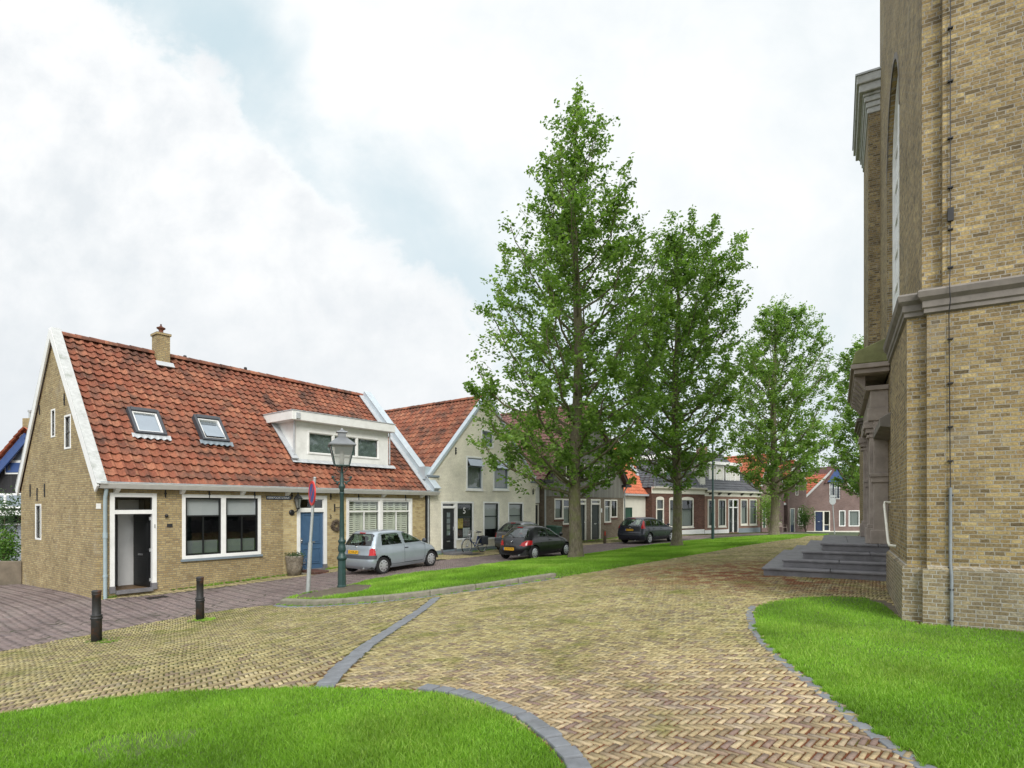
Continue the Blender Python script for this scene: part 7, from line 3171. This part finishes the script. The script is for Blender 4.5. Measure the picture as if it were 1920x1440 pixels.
    # shut lines
    for s in (-1, 1):
        for line in S['seams']:
            m = MB()
            vs, fs = [], []
            q = resample(line, .04)
            for i, v in enumerate(q):
                d = (q[min(i + 1, len(q) - 1)] - q[max(i - 1, 0)]).normalized()
                nx_, nz_ = -d.y, d.x
                for e in (-.005, .005):
                    X_, Z_ = v.x + nx_ * e, v.y + nz_ * e
                    vs.append((X_, s * (yside(X_, Z_) + .0025), Z_))
            for i in range(len(q) - 1): fs.append((2 * i, 2 * i + 1, 2 * i + 3, 2 * i + 2))
            m.add(vs, fs)
            m.build('shut_line', M['dark'], T)
        for hx, hz in S['handles']:
            m = MB()
            yy = yside(hx, hz)
            m.box(hx - .08, hx + .08, s * (yy - .01), s * (yy + .022), hz - .018, hz + .018)
            m.build('door_handle', M[S.get('hm', 'plasticb')], T, bevel=.008)
        mx, mz = S['mirror']
        m = MB()
        yy = yside(mx, mz)
        m.sphere((mx, s * (yy + .10), mz + .03), .1, 12, 8, (.55, .95, .72))
        m.build('mirror', M[S.get('mm', 'plasticb')], T)
    # rear: plate, wiper, brake light, exhaust
    px, py, pz, pt = S['plate']
    m = MB()
    w_, h_ = .26, .055
    def tp(a, b, d): return (px + math.sin(pt) * b - math.cos(pt) * d, py + a, pz + math.cos(pt) * b + math.sin(pt) * d)
    m.hexa([tp(-w_, -h_, 0), tp(w_, -h_, 0), tp(w_, -h_, .012), tp(-w_, -h_, .012)], [tp(-w_, h_, 0), tp(w_, h_, 0), tp(w_, h_, .012), tp(-w_, h_, .012)])
    pl = m.build('number_plate', M['yellow'], T)
    m = MB()
    m.add([tp(w_ - .045, -h_, .0135), tp(w_, -h_, .0135), tp(w_, h_, .0135), tp(w_ - .045, h_, .0135)], [(0, 1, 2, 3)])
    m.build('plate_band', M['signblue'], pl)
    if plate:
        tm = text_mesh(plate, .095, M['black'], T, (0, 0, 0), (0, 0, 0), 'plate_lettering', .001)
        # text plane -> rear face: text x runs to the car's right (-y), text y up
        mat = Matrix(((0, math.sin(pt), -math.cos(pt), px - math.cos(pt) * .0145), (-1, 0, 0, py - .02), (0, math.cos(pt), math.sin(pt), pz + math.sin(pt) * .0145), (0, 0, 0, 1)))
        tm.matrix_local = mat
        bx = [v.co.x for v in tm.data.vertices]
        k = .42 / (max(bx) - min(bx))
        tm.scale = (k, 1, 1)
    zw = S['belt'] + .03
    xw = lambda zz, yy: float(np.interp(zz, Z, XR)) + S.get('rbow', .05) * (yy / .7) ** 2 - .012
    m = MB()
    m.tube([(xw(zw, 0), 0.02, zw), (xw(zw + .04, .1), .12, zw + .05), (xw(zw + .1, .3), .36, zw + .14)], [.014, .009, .006], 5)
    m.sphere((xw(zw - .01, 0), .02, zw - .005), .03, 8, 6)
    m.build('rear_wiper', M['black'], T)
    zb = S['H'] - .075
    m = MB()
    m.box(xw(zb, 0) - .02, xw(zb, 0) + .04, -.12, .12, zb - .012, zb + .016)
    m.build('brake_light', M['taill'], T)
    m = MB()
    m.tube([(.05, -.35, .22), (.3, -.35, .24)], .025, 10)
    m.build('exhaust', M['steel'], T)
    m = MB()
    m.sphere((xw(pz + .2, 0) + .01, 0, pz + S.get('badge', .16)), .032, 10, 6)
    m.build('badge', M['chrome'], T)
    # inside
    bz_ = S['belt']
    sx_ = S['seatx']
    for k, xs in enumerate(sx_):
        for s in (-1, 1):
            m = MB()
            yy = s * .34
            m.hexa([(xs - .02, yy - .22, .45), (xs + .12, yy - .22, .45), (xs + .12, yy + .22, .45), (xs - .02, yy + .22, .45)],
                   [(xs - .16, yy - .19, bz_ + .10), (xs - .05, yy - .19, bz_ + .10), (xs - .05, yy + .19, bz_ + .10), (xs - .16, yy + .19, bz_ + .10)])
            m.box(xs - .19, xs - .10, yy - .12, yy + .12, bz_ + .12, bz_ + .27)
            m.build('seat', M['bag'], T, bevel=.03, seg=2)
    m = MB()
    m.box(S['seatx'][0] + .75, S['seatx'][0] + 1.1, -.6, .6, .55, bz_ + .0)
    m.torus((S['seatx'][0] + .62, .34, bz_ + .02), .18, .015, 'x', 20, 6)
    m.build('dashboard', M['dark'], T, bevel=.02)
    for fn in S.get('extra', ()): fn(T)
    return T


TW = dict(L=3.43, H=1.42, track=.70, r=.285, wx=(.55, 2.90), paint=M['silver'], rim='cap', belt=.93, wsx=2.75,
          keys=[(.19, .12, 3.28, .74, .22, .3), (.30, .03, 3.38, .795, .22, .35), (.45, .0, 3.43, .815, .20, .40), (.60, .02, 3.42, .815, .20, .45), (.72, .06, 3.33, .81, .18, .5),
                (.80, .08, 3.14, .80, .18, .45), (.86, .09, 2.95, .79, .18, .4), (.93, .11, 2.76, .77, .18, .35), (1.0, .15, 2.60, .745, .18, .3), (1.15, .24, 2.28, .685, .16, .26),
                (1.28, .33, 1.98, .625, .16, .25), (1.355, .41, 1.75, .575, .16, .25), (1.395, .50, 1.55, .50, .16, .25), (1.42, .72, 1.30, .30, .12, .15)],
          side=[[(.50, .945), (1.42, .945), (1.36, 1.285), (1.30, 1.31), (.74, 1.31), (.60, 1.28)], [(1.55, .945), (2.50, .945), (2.44, 1.0), (1.98, 1.235), (1.78, 1.30), (1.55, 1.315)]],
          back=[(-.62, .95), (.62, .95), (.54, 1.28), (.46, 1.32), (-.46, 1.32), (-.54, 1.28)],
          tail=[[(.57, .66), (.57, .80), (.64, .88), (.9, .88), (.9, .66)]], tailx=.22, strip=(.52, .645), head=[[(.35, .66), (.62, .80), (.7, .7), (.55, .6)]],
          seams=[[(1.50, .30), (1.50, .93)], [(1.50, .32), (2.45, .30), (2.52, .45), (2.56, .92)], [(.72, .31), (2.4, .29)]], handles=[(1.60, .80)], mirror=(2.46, .96),
          plate=(.03, .10, .745, .09), seatx=(1.75, .95), badge=.16)
KA = dict(L=3.62, H=1.37, track=.69, r=.285, wx=(.60, 3.05), paint=M['blackp'], rim='cap', belt=.90, wsx=2.80, barrel=.07, rbow=.12,
          keys=[(.19, .16, 3.44, .72, .35, .4), (.31, .05, 3.57, .775, .38, .45), (.44, .0, 3.62, .80, .38, .5), (.57, .02, 3.60, .815, .36, .5), (.68, .07, 3.50, .815, .34, .5),
                (.76, .12, 3.30, .81, .32, .45), (.83, .17, 3.02, .80, .3, .4), (.89, .22, 2.80, .78, .3, .35), (.97, .29, 2.60, .745, .28, .3), (1.10, .42, 2.35, .68, .26, .26),
                (1.22, .56, 2.06, .61, .25, .25), (1.30, .68, 1.82, .55, .24, .25), (1.345, .80, 1.63, .48, .22, .25), (1.37, 1.05, 1.40, .26, .12, .12)],
          side=[[(.80, .93), (1.50, .91), (1.48, 1.22), (1.42, 1.25), (1.10, 1.22), (.92, 1.10)], [(1.60, .91), (2.58, .90), (2.52, .96), (2.08, 1.19), (1.86, 1.265), (1.60, 1.27)]],
          back=[(-.60, .90), (.60, .90), (.50, 1.22), (.42, 1.27), (-.42, 1.27), (-.50, 1.22)],
          tail=[[(.40, .60), (.46, .72), (.62, .80), (.9, .78), (.9, .66), (.56, .58)]], tailx=.42, head=[[(.4, .62), (.62, .78), (.75, .7), (.6, .6)]],
          seams=[[(1.55, .32), (1.55, .90)], [(1.55, .34), (2.50, .32), (2.58, .50), (2.60, .88)]], handles=[(1.66, .78)], hm='blackp', mirror=(2.52, .95), mm='blackp',
          plate=(-.005, .10, .46, .0), seatx=(1.80, 1.05), badge=.28, lowdark=None)
FO = dict(L=4.47, H=1.50, track=.76, r=.315, wx=(.86, 3.50), paint=M['navyp'], rim='alloy', belt=.98, wsx=3.25, tw=.2,
          keys=[(.20, .14, 4.30, .80, .25, .4), (.32, .03, 4.43, .87, .26, .5), (.46, .0, 4.47, .90, .24, .55), (.60, .02, 4.45, .905, .22, .6), (.72, .07, 4.36, .905, .2, .6),
                (.82, .09, 4.15, .90, .2, .5), (.90, .10, 3.80, .89, .2, .45), (.97, .11, 3.42, .87, .2, .4), (1.04, .14, 3.20, .83, .18, .3), (1.18, .24, 2.85, .755, .18, .28),
                (1.32, .38, 2.48, .685, .18, .26), (1.42, .50, 2.15, .62, .18, .25), (1.475, .60, 1.85, .54, .18, .25), (1.50, .85, 1.45, .32, .12, .15)],
          side=[[(.42, 1.02), (1.10, 1.0), (1.10, 1.37), (.72, 1.38), (.55, 1.32)], [(1.20, 1.0), (1.98, .99), (1.96, 1.385), (1.20, 1.385)], [(2.08, .99), (3.05, .985), (2.98, 1.03), (2.50, 1.28), (2.28, 1.37), (2.08, 1.385)]],
          back=[(-.64, 1.0), (.64, 1.0), (.56, 1.36), (.48, 1.40), (-.48, 1.40), (-.56, 1.36)],
          tail=[[(.70, .88), (.69, 1.10), (.60, 1.38), (.70, 1.38), (.95, 1.0), (.95, .88)]], tailx=.52, strip=(.53, .56), head=[[(.45, .66), (.70, .86), (.82, .8), (.7, .64)]],
          seams=[[(1.15, .62), (1.15, .97)], [(2.03, .34), (2.03, .97)], [(1.25, .36), (2.95, .34), (3.05, .55), (3.10, .95)]], handles=[(1.30, .86), (2.16, .85)], hm='navyp', mirror=(2.98, 1.02), mm='navyp',
          plate=(.035, .0, .80, .07), seatx=(2.20, 1.25), badge=.11)
PG = dict(L=3.84, H=1.43, track=.71, r=.29, wx=(.62, 3.06), paint=M['greyp'], rim='cap', belt=.92, wsx=2.85,
          keys=[(.20, .14, 3.66, .74, .28, .4), (.32, .04, 3.79, .80, .28, .45), (.46, .0, 3.84, .825, .26, .5), (.60, .03, 3.82, .83, .24, .5), (.70, .08, 3.72, .825, .22, .5),
                (.78, .11, 3.45, .815, .2, .45), (.85, .13, 3.15, .80, .2, .4), (.92, .16, 2.86, .78, .2, .35), (1.0, .22, 2.66, .745, .2, .3), (1.13, .36, 2.36, .68, .2, .26),
                (1.27, .54, 2.02, .61, .2, .25), (1.35, .66, 1.78, .55, .2, .25), (1.405, .80, 1.58, .46, .2, .25), (1.43, 1.02, 1.38, .26, .12, .12)],
          side=[[(.70, .95), (1.40, .94), (1.38, 1.28), (1.15, 1.29), (.92, 1.18)], [(1.50, .94), (2.58, .93), (2.52, .98), (2.04, 1.24), (1.84, 1.31), (1.50, 1.32)]],
          back=[(-.60, .95), (.60, .95), (.50, 1.28), (.42, 1.33), (-.42, 1.33), (-.50, 1.28)],
          tail=[[(.64, .70), (.62, .86), (.70, .93), (.9, .93), (.9, .70)]], tailx=.34, strip=(.54, .66), head=[[(.4, .62), (.62, .80), (.72, .7), (.6, .6)]],
          seams=[[(1.45, .34), (1.45, .93)], [(1.45, .36), (2.5, .34), (2.6, .55), (2.62, .9)]], handles=[(1.56, .80)], mirror=(2.5, .96),
          plate=(.045, .0, .735, .12), seatx=(1.8, 1.0), badge=.14)

HD = F1.th
car(TW, 'small silver hatchback with dark bumper strip, nearest car, parked before the shuttered window', (-4.24, 18.85), HD + R(5), '12-HR-JN')
car(KA, 'small rounded black hatchback parked in front of the grey car by the first tree', (.86, 23.0), HD + R(2), '33-XH-PN')
car(PG, 'mid-grey hatchback parked close to the cream house, half hidden by the black car', (.62, 26.9), HD + R(2), 'SP-XX-87')
car(FO, 'dark blue estate car parked before the white rendered house', (7.72, 32.6), HD - R(4), '88-TV-NH')
# ================================================================== trees
def tree(label, base, H, r0, left, right, cb, seed, nleaf, size, nlimb, mat='leaf', name='elm_tree', group=None, z=None, lean=0.0, nspray=520):
    x0, y0 = base
    z0 = tz1(x0, y0) if z is None else z
    T = thing(name, label, 'tree', (x0, y0, z0), 0, group)
    rr = random.Random(seed)
    nr = np.random.default_rng(seed)
    d = math.hypot(x0, y0)
    rx, ry = y0 / d, -x0 / d                    # to the right as seen from the square
    lz, lw = zip(*left)
    rz, rw = zip(*right)

    def env(zz, az):
        c = math.cos(az) * rx + math.sin(az) * ry
        a = float(np.interp(zz, lz, lw, left=.3, right=.15))
        b = float(np.interp(zz, rz, rw, left=.3, right=.15))
        m = .5 * (a + b)
        side = b if c > 0 else a
        return m + (side - m) * abs(c) ** 1.2
    ph = rr.uniform(0, 6)

    def trunk(zz):
        return Vector((.10 * math.sin(zz * .55 + ph) * min(1, zz / 4) + lean * zz, .10 * math.cos(zz * .47 + ph) * min(1, zz / 4), zz))
    m = MB()
    zz = [-.25, 0, .12, .35, .8, 1.6, 2.6] + [2.6 + (H - 2.8) * k / 12 for k in range(1, 13)]
    rad = []
    for q in zz:
        t = max(q, 0) / H
        rad.append(r0 * (1.0 - .62 * t ** .8) * (1 + .55 * math.exp(-max(q, 0) / .22)) * (1 if t < .6 else max(.12, 1 - (t - .6) * 2.1)))
    m.tube([trunk(q) for q in zz], rad, 14)
    tips = []       # twig starts: position, direction, length
    ga = 2.39996
    az = rr.uniform(0, 6)
    for i in range(nlimb):
        f = (i + .5) / nlimb
        zs = cb + (H * .90 - cb) * f ** 1.25
        az += ga + rr.uniform(-.5, .5)
        R0 = env(min(zs + 1.2, H), az)
        rise = (.45 + .75 * f) * R0 * rr.uniform(.7, 1.3) + .35
        zt = min(zs + rise, H - .2)
        rt = env(zt, az) * rr.uniform(.80, 1.10)
        p0 = trunk(zs)
        ax = Vector((math.cos(az), math.sin(az), 0))
        p3 = trunk(min(zt, H)) + ax * rt
        p3.z = zt
        p1 = p0 + ax * rt * .45 + Vector((0, 0, (zt - zs) * .22))
        p2 = p0 + ax * rt * .85 + Vector((0, 0, (zt - zs) * .60))
        n = 8
        ptsL = []
        for k in range(n + 1):
            t = k / n
            p = p0 * (1 - t) ** 3 + p1 * 3 * t * (1 - t) ** 2 + p2 * 3 * t * t * (1 - t) + p3 * t ** 3
            p = p + Vector((rr.gauss(0, .05), rr.gauss(0, .05), rr.gauss(0, .04))) * min(1, k)
            ptsL.append(p)
        rb = max(.015, r0 * .27 * (1 - .72 * f) * min(1.2, .5 + R0 / 5))
        m.tube(ptsL, [rb * (1 - .85 * k / n) + .004 for k in range(n + 1)], 6)
        Ln = (p3 - p0).length
        nb = max(3, int(Ln * 2.6))
        for b in range(nb):
            t = .25 + .75 * (b + rr.random()) / nb
            k = min(int(t * n), n - 1)
            p = ptsL[k].lerp(ptsL[k + 1], t * n - k)
            dirl = (ptsL[k + 1] - ptsL[k]).normalized()
            side = Vector((rr.gauss(0, 1), rr.gauss(0, 1), rr.gauss(.1, .6))).normalized()
            dd = (dirl * .6 + side * .9 + Vector((0, 0, .22))).normalized()
            ln = (.5 + .9 * (1 - t)) * min(1.35, .5 + Ln * .25) * rr.uniform(.6, 1.25)
            e = p + dd * ln
            m.tube([p, p.lerp(e, .5) + Vector((0, 0, .03)), e], [rb * .3 * (1 - .6 * t) + .004, .006, .003], 4, cap=False)
            tips.append((p, dd, ln))
            for _ in range(2):
                t2 = rr.uniform(.3, .9)
                s2 = (dd + Vector((rr.gauss(0, .8), rr.gauss(0, .8), rr.gauss(.15, .6)))).normalized()
                tips.append((p.lerp(e, t2), s2, ln * .55))
        tips.append((p3, (p3 - ptsL[-3]).normalized(), .6))
    # sprays that fill the crown out to its outline, denser outside than in
    nbr = len(tips)
    for _ in range(nspray):
        for _try in range(30):
            zq = rr.uniform(cb - .1, H)
            a = rr.uniform(0, 6.283)
            e = env(zq, a)
            if rr.random() < min(1, (e / 3.2) ** 1.3 + .04) * (1.25 - .5 * zq / H): break
        q = max(rr.random() ** (.42 if rr.random() < .6 else .8), .12)
        p = trunk(zq) + Vector((math.cos(a), math.sin(a), 0)) * e * q
        dd = Vector((math.cos(a) * .8 + rr.gauss(0, .4), math.sin(a) * .8 + rr.gauss(0, .4), .75 + rr.gauss(0, .3))).normalized()
        ln = rr.uniform(.45, .95)
        p = p - dd * ln * .6
        m.tube([p, p + dd * ln * .5, p + dd * ln], [.009, .006, .003], 3, cap=False)
        tips.append((p, dd, ln))
    nspr = len(tips)
    # upright leader shoots
    for k in range(10):
        zq = H * (.80 + .02 * k)
        a = rr.uniform(0, 6.28)
        s = Vector((math.cos(a) * .35, math.sin(a) * .35, 1)).normalized()
        tips.append((trunk(min(zq, H)), s, rr.uniform(.5, 1.0)))
    m.build('trunk', M['bark'], T)
    P0 = np.array([tuple(t[0]) for t in tips])
    D = np.array([tuple(t[1]) for t in tips])
    Ln = np.array([t[2] for t in tips])
    w = Ln.copy()
    w[nbr:nspr] *= 1.9
    w = w * (.08 + nr.gamma(.85, 1.1, len(w)))
    w /= w.sum()
    k = nr.choice(len(tips), nleaf, p=w)
    s = nr.random(nleaf) ** .75
    P = P0[k] + D[k] * (Ln[k] * s)[:, None] + nr.normal(0, .062, (nleaf, 3)) * (1 + .5 * nr.random((nleaf, 1)))
    tw = nr.random(len(tips))[k]
    leaf_mesh('crown', P, size, M[mat], T, colbias=tw, asp=.62)
    return T


GT = 'elms on the green verge'
tree('tallest elm, nearest on the verge beside the black car', (2.4, 21.6), 17.5, .25,
     [(2.4, .6), (3.1, 1.7), (3.8, 2.9), (5.2, 3.7), (7, 4.2), (8.2, 3.6), (10, 3.2), (12.2, 3.2), (12.8, 1.4), (15, .95), (16.5, .7), (17.5, .3)],
     [(2.4, .5), (3.1, 1.3), (4.0, 2.5), (5.5, 3.1), (8, 3.1), (10, 3.2), (12.2, 2.6), (14.0, 1.9), (15, 1.15), (16.5, .75), (17.5, .3)], 2.3, 5, 43000, .148, 62, group=GT)
tree('second elm from the left on the verge, beside the dark blue estate car', (8.0, 28.0), 15.3, .24,
     [(2.9, .6), (3.8, 1.6), (5, 3.0), (7, 3.6), (10, 3.0), (12, 2.2), (13.6, 1.3), (15.3, .5)],
     [(2.9, .5), (3.6, 1.2), (4.6, 2.2), (6, 3.2), (9, 3.4), (11.5, 3.1), (13.6, 3.1), (14.7, 2.7), (15.3, 1.2)], 2.8, 8, 43000, .155, 60, group=GT)
tree('third elm from the left, standing in front of the mauve houses', (18.2, 40.0), 16.0, .30,
     [(2.6, .8), (3.8, 2.3), (5.5, 2.9), (8, 2.7), (11, 2.3), (14, 1.8), (16, .5)],
     [(2.6, .8), (3.8, 2.4), (5.5, 3.9), (8, 4.2), (11, 4.0), (13.5, 3.2), (15, 2.3), (16, .6)], 2.6, 14, 42000, .165, 52, group=GT)
tree('farthest elm, mostly hidden behind the stone portal of the church', (29.6, 48.5), 16.3, .24,
     [(3.2, 1.2), (4.5, 2.2), (7, 2.6), (10, 2.6), (13, 2.4), (15, 1.9), (16.3, .5)],
     [(3.2, 1.2), (4.5, 2.2), (7, 2.8), (10, 2.8), (13, 2.4), (15, 1.9), (16.3, .5)], 3.0, 21, 28000, .20, 40, group=GT)


def far_tree(label, c, rad, n, size):
    T = shrub('broadleaf_tree', label, c, rad, n, size, M['leafd'], 'tree', lobes=10)
    for ch in T.children:
        if ch.name.startswith('stem'): ch.name = 'trunk'
        elif ch.name.startswith('foliage'): ch.name = 'crown'


far_tree('pale round-headed tree far beyond the end of the street', ((1545 - CX) / FPX * 92, 92), (5.5, 4, 9.0), 7000, .42)
far_tree('grey-green tree far beyond the roofs at the end of the street, close to the church', ((1600 - CX) / FPX * 98, 98), (6, 4, 8.5), 6000, .42)
